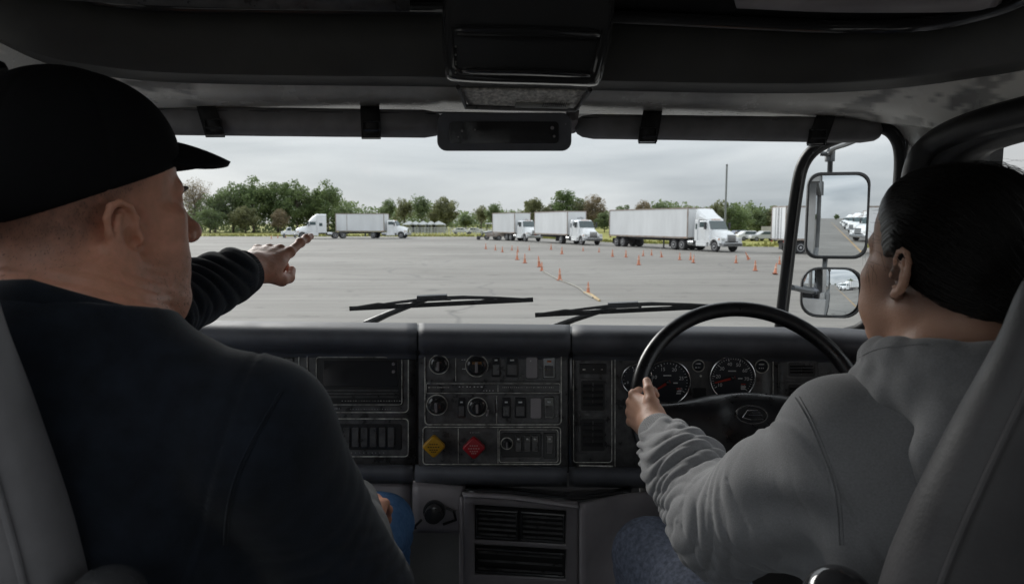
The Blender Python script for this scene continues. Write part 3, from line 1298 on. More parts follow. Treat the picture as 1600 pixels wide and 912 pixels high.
def fence(pts, hgt, label, posts, rails, m):
    r = thing('fence', (*pts[0], 0), label, 'fence', None)
    (xa, ya), (xb, yb) = pts
    for i in range(posts + 1):
        t = i / posts
        b = MB()
        x, y = xa + (xb - xa) * t, ya + (yb - ya) * t
        b.box((x, y, hgt / 2), (0.14, 0.14, hgt))
        b.build('post', m, r, smooth=False)
    for j in range(rails):
        z = hgt * (0.35 + 0.55 * j / max(1, rails - 1))
        b = MB()
        b.tube([(xa, ya - .08, z), (xb, yb - .08, z)], 0.06, 5)
        b.build('rail', m, r)


fence([(-26, 158), (-8, 155)], 1.5, 'pale post and rail fence across the far field below the canopies', 24, 3, M_canvas)
fence([(-8, 150), (2, 140)], 1.3, 'pale fence in the far field beside the small loader', 14, 3, M_canvas)
fence([(34, 104), (56, 92)], 1.3, 'grey post and rail fence behind the bonnet of the long semi-truck', 20, 2, M_boxf)
lw = MB()
for i in range(9):
    lw.box((42 + i * 2.5, 112 - i * 0.5, 1.0), (2.42, 0.3, 2.0))
tag(lw.build('low_wall', mat('pale_concrete', (0.42, 0.40, 0.37), 0.85, var=0.25, vscale=0.6), smooth=False), 'long low pale concrete wall in the field past the grey pole', 'wall')
CARC = [('white', (0.6, 0.6, 0.61)), ('dark grey', (0.08, 0.085, 0.09)), ('silver', (0.4, 0.41, 0.42)), ('white', (0.62, 0.62, 0.62)), ('dark blue', (0.04, 0.06, 0.12)), ('white', (0.6, 0.6, 0.61))]


def car(px, Y, ci, label, rot=0):
    r = thing('parked_car', ((px - 800) / F * Y, Y, 0), label, 'car', 'cars parked in the field')
    mm = mat('car_paint_' + CARC[ci][0].replace(' ', '_'), CARC[ci][1], 0.3, coat=0.5)
    o0 = r.location.copy()
    ORG[r.name] = Vector((0, 0, 0))
    b = MB()
    prof = [(-2.2, 0.35), (-2.2, 0.9), (-1.8, 0.98), (-1.2, 1.42), (0.3, 1.45), (1.0, 0.98), (2.1, 0.82), (2.2, 0.35)]
    b.prism([(x, -0.85, z) for x, z in prof], (0, 1.7, 0))
    b.build('body', mm, r, smooth=False, bevel=0.08)
    b = MB()
    b.prism([(-1.35, -0.87, 0.98), (0.75, -0.87, 0.98), (0.25, -0.87, 1.36), (-1.1, -0.87, 1.36)], (0, 1.74, 0))
    b.build('side_window', M_glassd, r, smooth=False)
    for x in (-1.4, 1.35):
        for y in (-1, 1):
            wheel(r, x, y * 0.76, 0.33, 0.2, y)
    r.rotation_euler.z = rot
    return r


car(1172, 100, 0, 'white car in the field just past the grey pole', 0.1)
car(1192, 98, 2, 'silver car in the field between the pole and the parked trailer', 3.2)
car(1158, 106, 4, 'dark blue car in the field right behind the grey pole', 0.2)
car(722, 158, 3, 'white car far off in the low stretch of the field')
car(744, 156, 5, 'white car far off near the small loader')
car(1360, 90, 1, 'dark grey car seen through the corner window beyond the mirrors')

# ---- traffic cones
M_cone = mat('faded_orange_cone', (0.55, 0.20, 0.11), 0.6, var=0.3, vscale=4)
M_cband = mat('white_cone_band', (0.60, 0.36, 0.26), 0.5)
M_cdark = mat('cone_foot_orange', (0.34, 0.10, 0.05), 0.7, var=0.3, vscale=6)
cone = thing('traffic_cone', (0, 0, 0), 'x', 'traffic cone', 'traffic cones set out on the lot')
b = MB()
b.lathe((0, 0, 0.04), (0, 0, 1), [(0, 0.12), (0.62, 0.03), (0.68, 0.028), (0.69, 0.012)], 16)
b.build('body', M_cone, cone)
b = MB()
b.lathe((0, 0, 0), (0, 0, 1), [(0.37, 0.081), (0.37, 0.0845), (0.47, 0.070), (0.47, 0.064)], 16)
b.build('reflective_band', M_cband, cone)
b = MB()
b.box((0, 0, 0.025), (0.31, 0.31, 0.04))
b.build('base', M_cdark, cone, smooth=False, bevel=0.012)
CONES = [  # px, base py, scale, lean, label
    (759, 389, 1.1, 0, 'orange cone nearest the small loader, first of the diagonal row'),
    (774, 391, 1.0, 0, 'second orange cone of the diagonal row, counting from the loader'),
    (785, 394, 1.0, 0, 'third orange cone of the diagonal row, below the rear of the shortest box truck'),
    (800, 391, 0.9, 0, 'small orange cone below the front corner of the shortest box truck'),
    (809, 394, 1.0, 0, 'orange cone below the cab of the shortest box truck'),
    (808, 406, 1.15, 0, 'faded orange cone with a pale tip in the diagonal row, beside the dark red-orange one'),
    (820, 411, 1.15, 0, 'tall slim deep orange cone in the middle of the diagonal row'),
    (827, 391, 0.9, 0, 'small orange cone under the bonnet of the shortest box truck'),
    (843, 417, 1.25, -0.12, 'leaning orange cone right behind the squat cone of the diagonal row'),
    (846.5, 423, 0.95, 0, 'squat orange cone at the start of the rope on the tarmac'),
    (874.5, 438, 1.05, 0, 'largest orange cone standing beside the rope on the tarmac'),
    (919, 459, 0.85, 0, 'faded cone at the end of the rope, nearest to the wipers'),
    (861, 390, 1.1, 0, 'orange cone in front of the gap between the two nearer box trucks'),
    (878, 397, 1.2, 0, 'slim faded cone in front of the middle box truck'),
    (911, 392, 0.8, 0, 'pale small cone below the cab of the middle box truck'),
    (936, 394, 0.8, 0, 'faint pale cone just past the bonnet of the middle box truck'),
    (957, 401, 1.1, 0, 'orange cone below the rear corner of the long semi-trailer'),
    (978, 402, 1.1, 0, 'orange cone below the rear wheels of the long semi-trailer'),
    (998, 414, 1.2, 0, 'faded pinkish cone standing alone in front of the row below the semi-trailer'),
    (1005, 400, 0.9, 0, 'small orange cone below the middle of the long semi-trailer, rear one of a pair'),
    (1018, 399, 0.9, 0, 'small orange cone below the middle of the long semi-trailer, front one of a pair'),
    (1034, 402, 0.95, -0.25, 'tilted dark orange cone below the middle of the long semi-trailer'),
    (1062, 406, 1.0, 0, 'orange cone below the drive wheels of the long semi-truck'),
    (1079, 406, 1.0, 0, 'upright cone of the touching pair below the cab of the long semi-truck'),
    (1083, 411, 1.0, 0.15, 'leaning cone of the touching pair below the cab of the long semi-truck'),
    (1150, 411, 1.0, 0, 'faint orange cone below the bumper of the long semi-truck'),
    (1170, 406, 1.1, -0.5, 'steeply tilted orange cone just past the bumper of the long semi-truck'),
    (1180, 423, 1.1, 0, 'orange cone standing closer than the steeply tilted one'),
    (1211, 429, 1.1, 0.3, 'tilted cone nearest to the window post'),
    (1218, 413, 1.0, 0, 'upright cone behind the tilted one by the window post'),
    (1230, 425, 1.0, 0, 'orange cone half hidden by the window post'),
    (424, 373, 1.1, 0, 'orange cone just above the wrist of the pointing hand'),
    (434, 372, 1.1, 0, 'orange cone over the knuckles of the pointing hand'),
    (446, 371, 1.1, 0, 'orange cone between the pointing hand and the small pickup'),
]
for i, (px, py, s, lean, lab) in enumerate(CONES):
    c = cone if i == 0 else copy_tree(cone)
    c['label'] = lab
    # distance where the ray meets the tarmac
    lo_, hi_ = 5.0, 400.0
    for _ in range(50):
        mid = (lo_ + hi_) / 2
        if at(px, py, mid).z > 0:
            lo_ = mid
        else:
            hi_ = mid
    q = at(px, py, lo_)
    c.location = (q.x, q.y, 0.002 + (0.1 * abs(lean) if lean else 0))
    c.rotation_euler = (0, lean, random.uniform(0, 1))
    c.scale = (s * 0.70, s * 0.70, s * 0.74)


def gpt(px, py, z=0.0):
    lo_, hi_ = 2.0, 600.0
    for _ in range(50):
        mid = (lo_ + hi_) / 2
        if at(px, py, mid).z > z:
            lo_ = mid
        else:
            hi_ = mid
    return at(px, py, lo_)


# rope along the near cones, its end lying as a yellow strip
pts = [gpt(*q) for q in ((848, 424), (860, 431), (876, 439), (890, 444), (905, 451), (916, 460), (926, 466))]
b = MB()
b.tube([Vector((p.x, p.y, 0.03)) for p in [Vector(q) for q in catmull([tuple(p) for p in pts], 5)]], 0.03, 6)
tag(b.build('rope', mat('pale_rope', (0.24, 0.225, 0.195), 0.8)), 'pale rope lying along the near cones on the tarmac', 'rope')
pts = [gpt(*q) for q in ((913, 458), (924, 462), (931, 467), (937, 471))]
b = MB()
b.tube([Vector((p.x, p.y, 0.03)) for p in pts], [0.045, 0.055, 0.055, 0.04], 6)
tag(b.build('hose_end', mat('yellow_hose', (0.34, 0.24, 0.11), 0.7, var=0.3, vscale=6)), 'short yellow hose lying on the tarmac at the nearest cone', 'hose')
# ---- what the side mirrors show: a row of parked rigs and a treeline behind the cab
GB = 'white rigs parked in the row behind, seen only in the mirrors'
lab = ['white rig nearest in the reflected row', 'second white rig of the reflected row', 'third white rig of the reflected row', 'fourth white rig of the reflected row', 'farthest white rig of the reflected row']
for i in range(5):
    c = copy_tree(t5 if i % 2 == 0 else t4)
    c['label'] = lab[i] + ' in the large mirror'
    c['group'] = GB
    place(c, 8.2 + i * 0.5, -30 - i * 16, -0.75, 0.66)
ORD = ['first', 'second', 'third', 'fourth', 'fifth', 'sixth', 'seventh', 'farthest']
for i in range(16):
    side = -1 if i % 2 else 1
    (tr, cr), hh = PROTO[['green_a', 'dark_a', 'olive_b', 'green_c'][i % 4]]
    x = side * random.uniform(18, 30) if i < 12 else random.uniform(-20, 20)
    y = -40 - (i // 2) * 22 if i < 12 else -210 - 6 * i
    r = thing('tree', (x, y, 0), ORD[i // 2] + (' tree on the driver side' if side > 0 else ' tree on the passenger side') + ' of the lot behind the cab, seen in the mirrors', 'tree', 'trees reflected in the side mirrors')
    for nm, me_ in (('trunk', tr), ('crown', cr)):
        o = bpy.data.objects.new(nm, me_)
        COL.objects.link(o)
        o.parent = r
        o.scale = (0.85, 0.85, 0.8)
# painted lane line behind
M_line = mat('worn_yellow_paint', (0.34, 0.22, 0.10), 0.7, var=0.3, vscale=3)
b = MB()
b.add([(3.9, -3, 0.004), (4.1, -3, 0.004), (4.5, -160, 0.004), (4.3, -160, 0.004)], [(0, 1, 2, 3)])
tag(b.build('painted_line', M_line, smooth=False), kind='structure')
# ================================================================== THE CAB
M_vinyl = mat('black_vinyl', (0.05, 0.05, 0.052), 0.42, var=0.3, vscale=5, bump=0.25, bscale=380, rvar=0.08, bdist=0.0006)
M_dash = mat('dash_pad_vinyl', (0.12, 0.124, 0.14), 0.58, spec=0.32, var=0.25, vscale=9, bump=0.3, bscale=420, rvar=0.07, bdist=0.0005)
M_panel = mat('dash_panel_plastic', (0.085, 0.083, 0.084), 0.36, var=0.55, vscale=40, bump=0.45, bscale=160, rvar=0.16, bdist=0.0008, detail=8)
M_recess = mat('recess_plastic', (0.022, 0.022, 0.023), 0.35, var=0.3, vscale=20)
M_edge = mat('worn_edge_highlight', (0.62, 0.58, 0.53), 0.4, var=0.7, vscale=60)  # pale tone paints in the highlights along the scuffed panel edges
M_gloss = mat('gloss_black_plastic', (0.035, 0.035, 0.037), 0.13, coat=0.5, rvar=0.1, vscale=30)
M_greypl = mat('grey_brown_plastic', (0.30, 0.275, 0.285), 0.42, var=0.2, vscale=7, bump=0.25, bscale=420, rvar=0.06, bdist=0.0005)
M_shelf = mat('overhead_shelf_felt', (0.065, 0.065, 0.062), 0.55, var=0.25, vscale=4, spec=0.25)
M_header = mat('headliner_vinyl', (0.34, 0.333, 0.315), 0.26, attr='painted_reflection', attr_col=(0.85, 0.83, 0.77), var=0.35, vscale=5.5, bump=0.35, bscale=300, rvar=0.14, bdist=0.001, detail=7)
M_visor = mat('visor_vinyl', (0.20, 0.195, 0.20), 0.5, var=0.3, vscale=8, bump=0.2, bscale=350, bdist=0.0006)
M_rubber = mat('black_rubber', (0.012, 0.012, 0.013), 0.5, rvar=0.1, vscale=20)
M_strip = mat('pale_trim_strip', (0.22, 0.22, 0.20), 0.45, var=0.3, vscale=12)
M_mesh = mat('speckled_grey_lens', (0.50, 0.485, 0.45), 0.55, var=0.6, vscale=120, bump=0.6, bscale=200)
M_mark = mat('white_print', (0.72, 0.72, 0.72), 0.6)
M_markd = mat('dark_print', (0.05, 0.03, 0.02), 0.6)
M_red = mat('red_knob_plastic', (0.42, 0.015, 0.025), 0.32, var=0.2, vscale=30)
M_yel = mat('yellow_knob_plastic', (0.62, 0.33, 0.02), 0.35, var=0.2, vscale=30)
M_needle = mat('red_needle', (0.42, 0.035, 0.02), 0.5)
M_face = mat('gauge_face', (0.022, 0.025, 0.032), 0.55)
M_ring = mat('gauge_ring_chrome', (0.62, 0.62, 0.62), 0.2, metal=0.95)
M_seat = mat('grey_seat_vinyl_lit', (0.19, 0.183, 0.190), 0.5, var=0.22, vscale=9, bump=0.35, bscale=260, rvar=0.08, bdist=0.0008)  # passenger seat: the brighter light on it is put into the colour
M_seat2 = mat('grey_seat_vinyl_shaded', (0.088, 0.084, 0.088), 0.48, var=0.25, vscale=9, bump=0.4, bscale=240, rvar=0.1, bdist=0.0009)  # driver seat: same vinyl, colour darkened to paint in its shade
M_seatd = mat('dark_seat_fabric', (0.022, 0.022, 0.025), 0.8, var=0.2, vscale=30, bump=0.5, bscale=600, bdist=0.0008)
M_body = mat('cab_outer_paint', (0.5, 0.5, 0.5), 0.3, coat=0.4)
M_glass = glass_mat('window_glass', (0.97, 0.985, 0.98))
M_wind = glass_mat('dusty_windscreen', (0.97, 0.985, 0.98), 0.03)
M_mirror = mat('mirror_silver', (0.80, 0.83, 0.85), 0.015, metal=1.0)
M_liner = mat('dark_cab_lining', (0.2, 0.2, 0.2), 0.8, var=0.3, vscale=3)
M_floor = mat('rubber_floor_mat', (0.012, 0.012, 0.012), 0.8, var=0.4, vscale=10)

XL, XR = -1.10, 1.06         # inside faces of the cab sides
ZF, ZR = 1.50, 3.28          # floor, roof
YB, YF = -0.45, 1.78         # back wall, front wall below the glass


# ---- shell: floor, back wall, roof, sides with window openings
def wall_with_hole(x, y0, y1, z0, z1, hy0, hy1, hz0, hz1, t, name, m, parent=None):
    b = MB()
    for (a0, a1, c0, c1) in ((y0, hy0, z0, z1), (hy1, y1, z0, z1), (hy0, hy1, z0, hz0), (hy0, hy1, hz1, z1)):
        b.box((x, (a0 + a1) / 2, (c0 + c1) / 2), (t, a1 - a0, c1 - c0))
    return b.build(name, m, parent, smooth=False)


cab = thing('truck_cab', (0, 0.5, ZF - 0.1), 'dark interior shell of the truck cab around the two seated people', 'truck cab')
b = MB(); b.box((0, (YB + YF) / 2, ZF - 0.04), (2.3, YF - YB + 0.1, 0.08)); b.build('cab_floor', M_floor, cab, smooth=False)
b = MB(); b.box((0, YB - 0.03, (ZF + 2.05) / 2), (2.3, 0.06, 2.05 - ZF)); b.build('rear_wall', M_liner, cab, smooth=False)
b = MB()
b = MB(); b.box((0, YB - 0.03, (3.07 + ZR) / 2), (2.3, 0.06, ZR - 3.07)); b.build('rear_wall', M_liner, cab, smooth=False)
for x in (-1.08, 0.0, 1.05):
    b = MB(); b.box((x, YB - 0.03, 2.56), (0.08, 0.06, 1.02)); b.build('added_rear_window_post', M_liner, cab, smooth=False)
b = MB(); b.add([(-1.03, YB - .03, 2.05), (-.04, YB - .03, 2.05), (-.04, YB - .03, 3.07), (-1.03, YB - .03, 3.07)], [(0, 1, 2, 3)]); b.build('added_rear_window', M_glass, cab, smooth=False)  # unseen window, added on the left half only to light the cab
b = MB(); b.box((0.525, YB - 0.03, 2.56), (0.97, 0.05, 1.02)); b.build('rear_wall', M_liner, cab, smooth=False)
b = MB()
for (x0, x1, y0, y1) in ((-1.17, 1.13, 0.42, 1.83), (-1.17, 1.13, -0.52, -0.40), (-1.17, -0.85, -0.40, 0.42), (-0.05, 1.13, -0.40, 0.42)):
    b.box(((x0 + x1) / 2, (y0 + y1) / 2, ZR + 0.04), (x1 - x0, y1 - y0, 0.08))
b.build('roof_panel', M_liner, cab, smooth=False)
b = MB(); b.add([(-.85, -.40, ZR + .05), (-.05, -.40, ZR + .05), (-.05, .42, ZR + .05), (-.85, .42, ZR + .05)], [(0, 1, 2, 3)]); b.build('added_roof_window', M_glass, cab, smooth=False)  # unseen glazed hatch, added to let more sky light into the cab
b = MB(); b.box((0, YF + 0.14, (ZF + 2.26) / 2), (2.3, 0.05, 2.26 - ZF)); b.build('firewall', M_liner, cab, smooth=False)
wall_with_hole(XL - 0.03, YB, 1.80, ZF - .1, ZR, -0.38, 1.40, 2.26, 3.06, 0.06, 'side_panel', M_liner, cab)
wall_with_hole(XR + 0.03, YB, 1.62, ZF - .1, ZR, -0.38, 1.58, 2.26, 3.06, 0.06, 'side_panel', M_liner, cab)
b = MB(); b.box((XR + 0.03, 1.66, (ZF + 2.36) / 2 - .05), (0.06, 0.36, 2.40 - ZF)); b.build('kick_panel', M_liner, cab, smooth=False)
for x in (XL - 0.03, XR + 0.03):
    y1_ = 1.40 if x < 0 else 1.58
    b = MB(); b.add([(x, -.38, 2.25), (x, y1_, 2.25), (x, y1_, 3.07), (x, -.38, 3.07)], [(0, 1, 2, 3)]); b.build('side_window', M_glass, cab, smooth=False)
# header above the windscreen (structure behind the visors) and the outer skin
b = MB()
hz = at(800, 196, 1.66).z
b.box((0.0, 1.78, (hz + ZR) / 2 + .03), (2.3, 0.08, ZR - hz - .02))
b.build('windscreen_header', M_liner, cab, smooth=False)
# windscreen pane
b = MB()
P = [at(190, 560, 1.93), at(1236, 560, 1.93), at(1262, 190, 1.74), at(200, 190, 1.74)]
b.add(P, [(0, 1, 2, 3)])
b.build('windscreen', M_wind, cab, smooth=False)
# corner glass
b = MB()
P2 = [at(1236, 560, 1.93), at(1400, 560, 1.62), at(1425, 185, 1.62), at(1262, 190, 1.74)]
b.add(P2, [(0, 1, 2, 3)])
b.build('corner_window', M_wind, cab, smooth=False)
# left windscreen pillar and outside front corner
b = MB()
b.tube([at(150, 560, 1.86), at(158, 380, 1.78), at(170, 180, 1.70)], 0.05, 10)
b.build('pillar', M_vinyl, cab)
b = MB()
b.box((XL + 0.02, 1.82, 2.6), (0.16, 0.1, 1.4))
b.build('front_corner', M_liner, cab, smooth=False)

# ---- rounded rubber frame of the corner window (the black tube loop)
loop = [(1219, 520, 1.86), (1222, 490, 1.85), (1229, 430, 1.83), (1237, 360, 1.81), (1245, 300, 1.79), (1253, 262, 1.78), (1268, 238, 1.765), (1292, 222, 1.75),
        (1325, 209, 1.71), (1356, 199, 1.68), (1384, 200, 1.65), (1402, 216, 1.63), (1409, 243, 1.62), (1407, 290, 1.62), (1400, 350, 1.62), (1391, 410, 1.62), (1380, 460, 1.63), (1366, 494, 1.64), (1345, 514, 1.66), (1310, 524, 1.70), (1260, 528, 1.78)]
pts = [at(*q) for q in catmull(loop, 4)]
b = MB()
b.tube(pts, 0.0165, 12, closed=True)
b.build('corner_window_frame', M_rubber, cab)
b = MB()
inner = [p + Vector((0.0, -0.012, 0)) for p in pts]
b.tube(inner, 0.006, 6, closed=True)
b.build('corner_window_seal', M_gloss, cab)

# front pillar between the corner window and the door
rows = [[(1418, 175, 1.6), (1452, 170, 1.5), (1475, 160, 1.4)],
        [(1420, 215, 1.6), (1450, 212, 1.52), (1470, 212, 1.42)],
        [(1416, 260, 1.6), (1438, 258, 1.54), (1455, 258, 1.44)],
        [(1404, 380, 1.6), (1424, 378, 1.54), (1440, 378, 1.44)],
        [(1386, 470, 1.6), (1404, 470, 1.55), (1424, 470, 1.44)],
        [(1352, 530, 1.62), (1372, 530, 1.56), (1400, 530, 1.44)],
        [(1352, 600, 1.62), (1372, 600, 1.56), (1400, 600, 1.44)]]
b = MB(); b.grid(sheet(rows, 5, 4)); b.build('door_pillar', M_vinyl, cab, solid=0.012)
# black door seal curling over the side window
arch = [(1424, 430, 1.46), (1424, 340, 1.46), (1429, 282, 1.45), (1440, 246, 1.43), (1462, 222, 1.40), (1500, 203, 1.33), (1550, 187, 1.25), (1610, 172, 1.17), (1700, 150, 1.06)]
b = MB(); b.tube([at(*q) for q in catmull(arch, 5)], 0.026, 12); b.build('door_seal', M_rubber, cab)
rows = [[(1436, 460, 1.44), (1440, 300, 1.44), (1455, 256, 1.42), (1480, 226, 1.38), (1540, 200, 1.28), (1620, 180, 1.16), (1720, 160, 1.05)],
        [(1452, 460, 1.42), (1458, 310, 1.42), (1475, 270, 1.40), (1500, 240, 1.36), (1556, 214, 1.27), (1630, 194, 1.16), (1720, 174, 1.05)],
        [(1475, 460, 1.42), (1482, 330, 1.42), (1505, 285, 1.40), (1540, 238, 1.37), (1572, 222, 1.29), (1640, 204, 1.17), (1720, 184, 1.06)]]
b = MB(); b.grid(sheet(rows, 5, 4)); b.build('door_header', M_rubber, cab, solid=0.02)
# mirror of the same on the passenger side (hidden behind the cap from here)
b = MB(); b.tube([Vector((XL + 0.01, 1.42, 2.3)), Vector((XL + 0.01, 1.40, 2.9)), Vector((XL + 0.01, 1.2, 3.0)), Vector((XL + 0.01, 0.0, 3.02))], 0.03, 10); b.build('door_seal', M_rubber, cab)

# ---- headliner band between shelf and visors, wrapping to both sides
rows = [[(-260, -30, 0.70), (-60, 18, 0.98), (100, 60, 1.26), (250, 90, 1.42), (450, 100, 1.46), (700, 105, 1.47), (950, 108, 1.47), (1200, 112, 1.47), (1360, 104, 1.44), (1480, 84, 1.32), (1620, 50, 1.12), (1800, -20, 0.80)],
        [(-260, 40, 0.78), (-60, 78, 1.04), (100, 105, 1.30), (250, 122, 1.45), (450, 128, 1.49), (700, 131, 1.50), (950, 134, 1.50), (1200, 138, 1.50), (1360, 134, 1.47), (1480, 122, 1.35), (1620, 95, 1.15), (1800, 40, 0.84)],
        [(-260, 110, 0.84), (-60, 126, 1.08), (100, 140, 1.33), (250, 150, 1.50), (450, 153, 1.55), (700, 155, 1.56), (950, 160, 1.56), (1200, 166, 1.56), (1360, 166, 1.52), (1480, 158, 1.37), (1620, 136, 1.16), (1800, 90, 0.86)],
        [(-260, 150, 0.86), (-60, 158, 1.10), (100, 162, 1.36), (250, 166, 1.60), (450, 169, 1.68), (700, 172, 1.70), (950, 176, 1.70), (1200, 182, 1.70), (1360, 188, 1.62), (1480, 200, 1.40), (1620, 185, 1.17), (1800, 150, 0.87)]]
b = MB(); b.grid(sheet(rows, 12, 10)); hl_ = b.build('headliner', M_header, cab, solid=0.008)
# reflections painted into the lining colour as pale patches towards both corners
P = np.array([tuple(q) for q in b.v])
refl = wob(P, 16, 2) * .5 + wob(P, 34, 6) * .35 + wob(P * (1, 1, 3), 60, 9) * .3
refl = sstep(.06, .18, refl + .10) * sstep(.45, .72, np.abs(P[:, 0] + .05)) * 1.0
vattr(hl_.data, 'painted_reflection', np.clip(refl, 0, 1))
# side headliner patch above the pillar
rows = [[(1352, 178, 1.66), (1400, 180, 1.58), (1450, 184, 1.48), (1500, 186, 1.38)],
        [(1380, 192, 1.66), (1412, 198, 1.60), (1446, 205, 1.50), (1480, 214, 1.42)],
        [(1400, 206, 1.66), (1420, 222, 1.60), (1440, 236, 1.50), (1456, 246, 1.45)]]
b = MB(); b.grid(sheet(rows, 5, 4)); b.build('corner_lining', M_header, cab, solid=0.006)
b = MB()
b.tube([at(*q) for q in catmull([(-60, 156, 1.1), (130, 160, 1.42), (250, 163, 1.62), (450, 166, 1.66), (690, 170, 1.67)], 5)], 0.0022, 6)
b.build('trim_strip', M_strip, cab)
b = MB()
b.tube([at(*q) for q in catmull([(900, 172.5, 1.67), (1100, 176, 1.67), (1300, 184, 1.64), (1400, 190, 1.58)], 5)], 0.0022, 6)
b.build('trim_strip', M_strip, cab)

# ---- overhead shelf: a deep dark locker across the top of the windscreen
sh = thing('overhead_shelf', (0, 1.2, 2.95), 'long dark padded overhead shelf across the top of the cab above the visors', 'overhead shelf')
lowc = [(-300, -75), (-120, -8), (0, 56), (70, 84), (140, 98), (250, 110), (420, 115), (690, 118), (950, 124), (1150, 128), (1300, 127), (1420, 118), (1520, 104), (1610, 90), (1720, 66), (1860, 20)]
Yc = [0.62, 0.84, 1.05, 1.15, 1.22, 1.30, 1.34, 1.35, 1.35, 1.35, 1.33, 1.25, 1.14, 1.04, 0.90, 0.72]
top = [(-300, -260), (-120, -160), (0, -60), (70, -20), (140, 8), (250, 20), (420, 24), (690, 26), (950, 38), (1150, 48), (1300, 54), (1420, 52), (1520, 36), (1610, 6), (1720, -60), (1860, -190)]
rows = []
rows.append([(p[0], p[1] + 14, y + 0.14) for p, y in zip(lowc, Yc)])
rows.append([(p[0], p[1] + 1, y + 0.02) for p, y in zip(lowc, Yc)])
rows.append([(p[0], p[1] - 5, y) for p, y in zip(lowc, Yc)])
rows.append([(0.5 * (p[0] + t[0]), 0.5 * (p[1] + t[1]), y - 0.025) for p, t, y in zip(lowc, top, Yc)])
rows.append([(t[0], t[1] + 4, y - 0.03) for t, y in zip(top, Yc)])
rows.append([(t[0], t[1] - 3, y - 0.01) for t, y in zip(top, Yc)])
b = MB(); b.grid(sheet(rows, 4, 3)); b.build('shelf_front', M_shelf, sh, solid=0.01)
# glossy roll edge above the front and the recess behind it
b = MB()
b.tube([at(*q) for q in catmull([(t[0], t[1] - 9, y - 0.02) for t, y in zip(top, Yc)], 4)], 0.017, 10)
b.build('roll_edge', M_gloss, sh)
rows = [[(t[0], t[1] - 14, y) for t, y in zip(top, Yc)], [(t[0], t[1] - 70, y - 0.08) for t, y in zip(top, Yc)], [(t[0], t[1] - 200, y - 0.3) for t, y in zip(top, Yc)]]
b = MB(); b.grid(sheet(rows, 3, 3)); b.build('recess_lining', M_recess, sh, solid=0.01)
rows = [[(1150, 10, 1.12), (1300, 16, 1.12), (1500, 14, 1.05), (1560, 8, 1.0)], [(1140, -40, 1.08), (1300, -36, 1.08), (1500, -40, 1.0), (1590, -60, 0.95)]]
b = MB(); b.grid(sheet(rows, 4, 3)); b.build('storage_door', M_greypl, sh, solid=0.012)
b = MB(); b.grid(sheet([[(90, -4, 1.05), (300, 8, 1.12), (640, 16, 1.14)], [(90, -50, 1.02), (300, -50, 1.08), (640, -50, 1.1)]], 4, 3)); b.build('storage_door', M_panel, sh, solid=0.012)

# ---- centre overhead console
oc = thing('overhead_console', at(825, 100, 1.15), 'glossy black bulging console in the middle of the overhead shelf', 'console')
out = [(694, -60), (691, 20), (690, 60), (692, 96), (696, 118), (706, 127), (760, 131), (830, 133), (900, 135), (928, 135), (938, 128), (948, 100), (955, 60), (960, 20), (962, -60)]
rows = []
for (k_, yy, sc_) in ((0, 1.30, 1.0), (1, 1.14, 1.0), (2, 1.105, 0.985), (3, 1.095, 0.95)):
    rows.append([(826 + (x - 826) * sc_, (y if k_ == 0 else 40 + (y - 40) * sc_), yy) for x, y in out])
G = [[at(*q) for q in catmull(r, 3)] for r in rows]
b = MB(); b.grid(G)
n_ = len(G[0])
b.f.append(tuple((len(G) - 1) * n_ + i for i in range(n_))); b.mi.append(0)
b.build('housing', M_gloss, oc, smooth=True, angle=50, bevel=0.003)
b = MB()
ring = [(706, 44), (940, 48), (936, 70), (926, 112), (918, 118), (720, 112), (710, 104)]
b.tube([at(x, y, 1.092) for x, y in ring], 0.004, 6, closed=True)
b.build('inner_ridge', M_gloss, oc)
rows = [[(712, 40, 1.094), (826, 41, 1.08), (938, 46, 1.094)], [(712, 46, 1.080), (826, 48, 1.066), (938, 54, 1.080)], [(714, 54, 1.092), (826, 56, 1.080), (934, 62, 1.092)]]
b = MB(); b.grid(sheet(rows, 6, 4)); b.build('upper_fold', M_gloss, oc, solid=0.003)
rows = [[(726, 106, 1.092), (826, 107, 1.08), (918, 112, 1.092)], [(722, 110, 1.078), (826, 112, 1.066), (922, 117, 1.078)], [(722, 116, 1.092), (826, 118, 1.080), (922, 122, 1.092)]]
b = MB(); b.grid(sheet(rows, 6, 4)); b.build('lower_fold', M_gloss, oc, solid=0.003)
b = MB()
for py in (73, 86, 97, 101, 108, 114):
    p = at(712, py, 1.088)
    b.lathe(p, (0, -1, 0), [(0, 0.0016), (0.003, 0.0012)], 8)
b.build('screw_dots', M_strip, oc)

# courtesy-lamp lens and vent under it
lm = thing('dome_lamp', at(817, 152, 1.3), 'speckled grey lamp lens tucked under the glossy overhead console', 'lamp')
rows = [[(722, 138, 1.30), (820, 139, 1.30), (914, 141, 1.30)], [(726, 150, 1.33), (820, 151, 1.33), (908, 154, 1.33)], [(732, 163, 1.36), (820, 165, 1.36), (896, 168, 1.36)]]
b = MB(); b.grid(sheet(rows, 8, 6)); b.build('lens', M_mesh, lm, solid=0.004)
fr = [(716, 136, 1.29), (728, 167, 1.36), (790, 169, 1.37), (900, 171, 1.37), (922, 140, 1.29)]
b = MB(); b.tube([at(*q) for q in fr], 0.005, 6); b.build('lens_frame', M_panel, lm, smooth=False)
b = MB(); b.grid(sheet([[(806, 160, 1.345), (850, 161, 1.345), (890, 163, 1.345)], [(804, 167, 1.36), (850, 168, 1.36), (886, 169, 1.36)]], 4, 3)); b.build('switch_strip', M_strip, lm, solid=0.004)
b = MB()
for i in range(12):
    a_ = at(850 + i * 3.2, 161, 1.335); c_ = at(848 + i * 3.2, 167, 1.345)
    b.tube([a_, c_], 0.0010, 4)
b.build('switch_ribs', M_recess, lm)

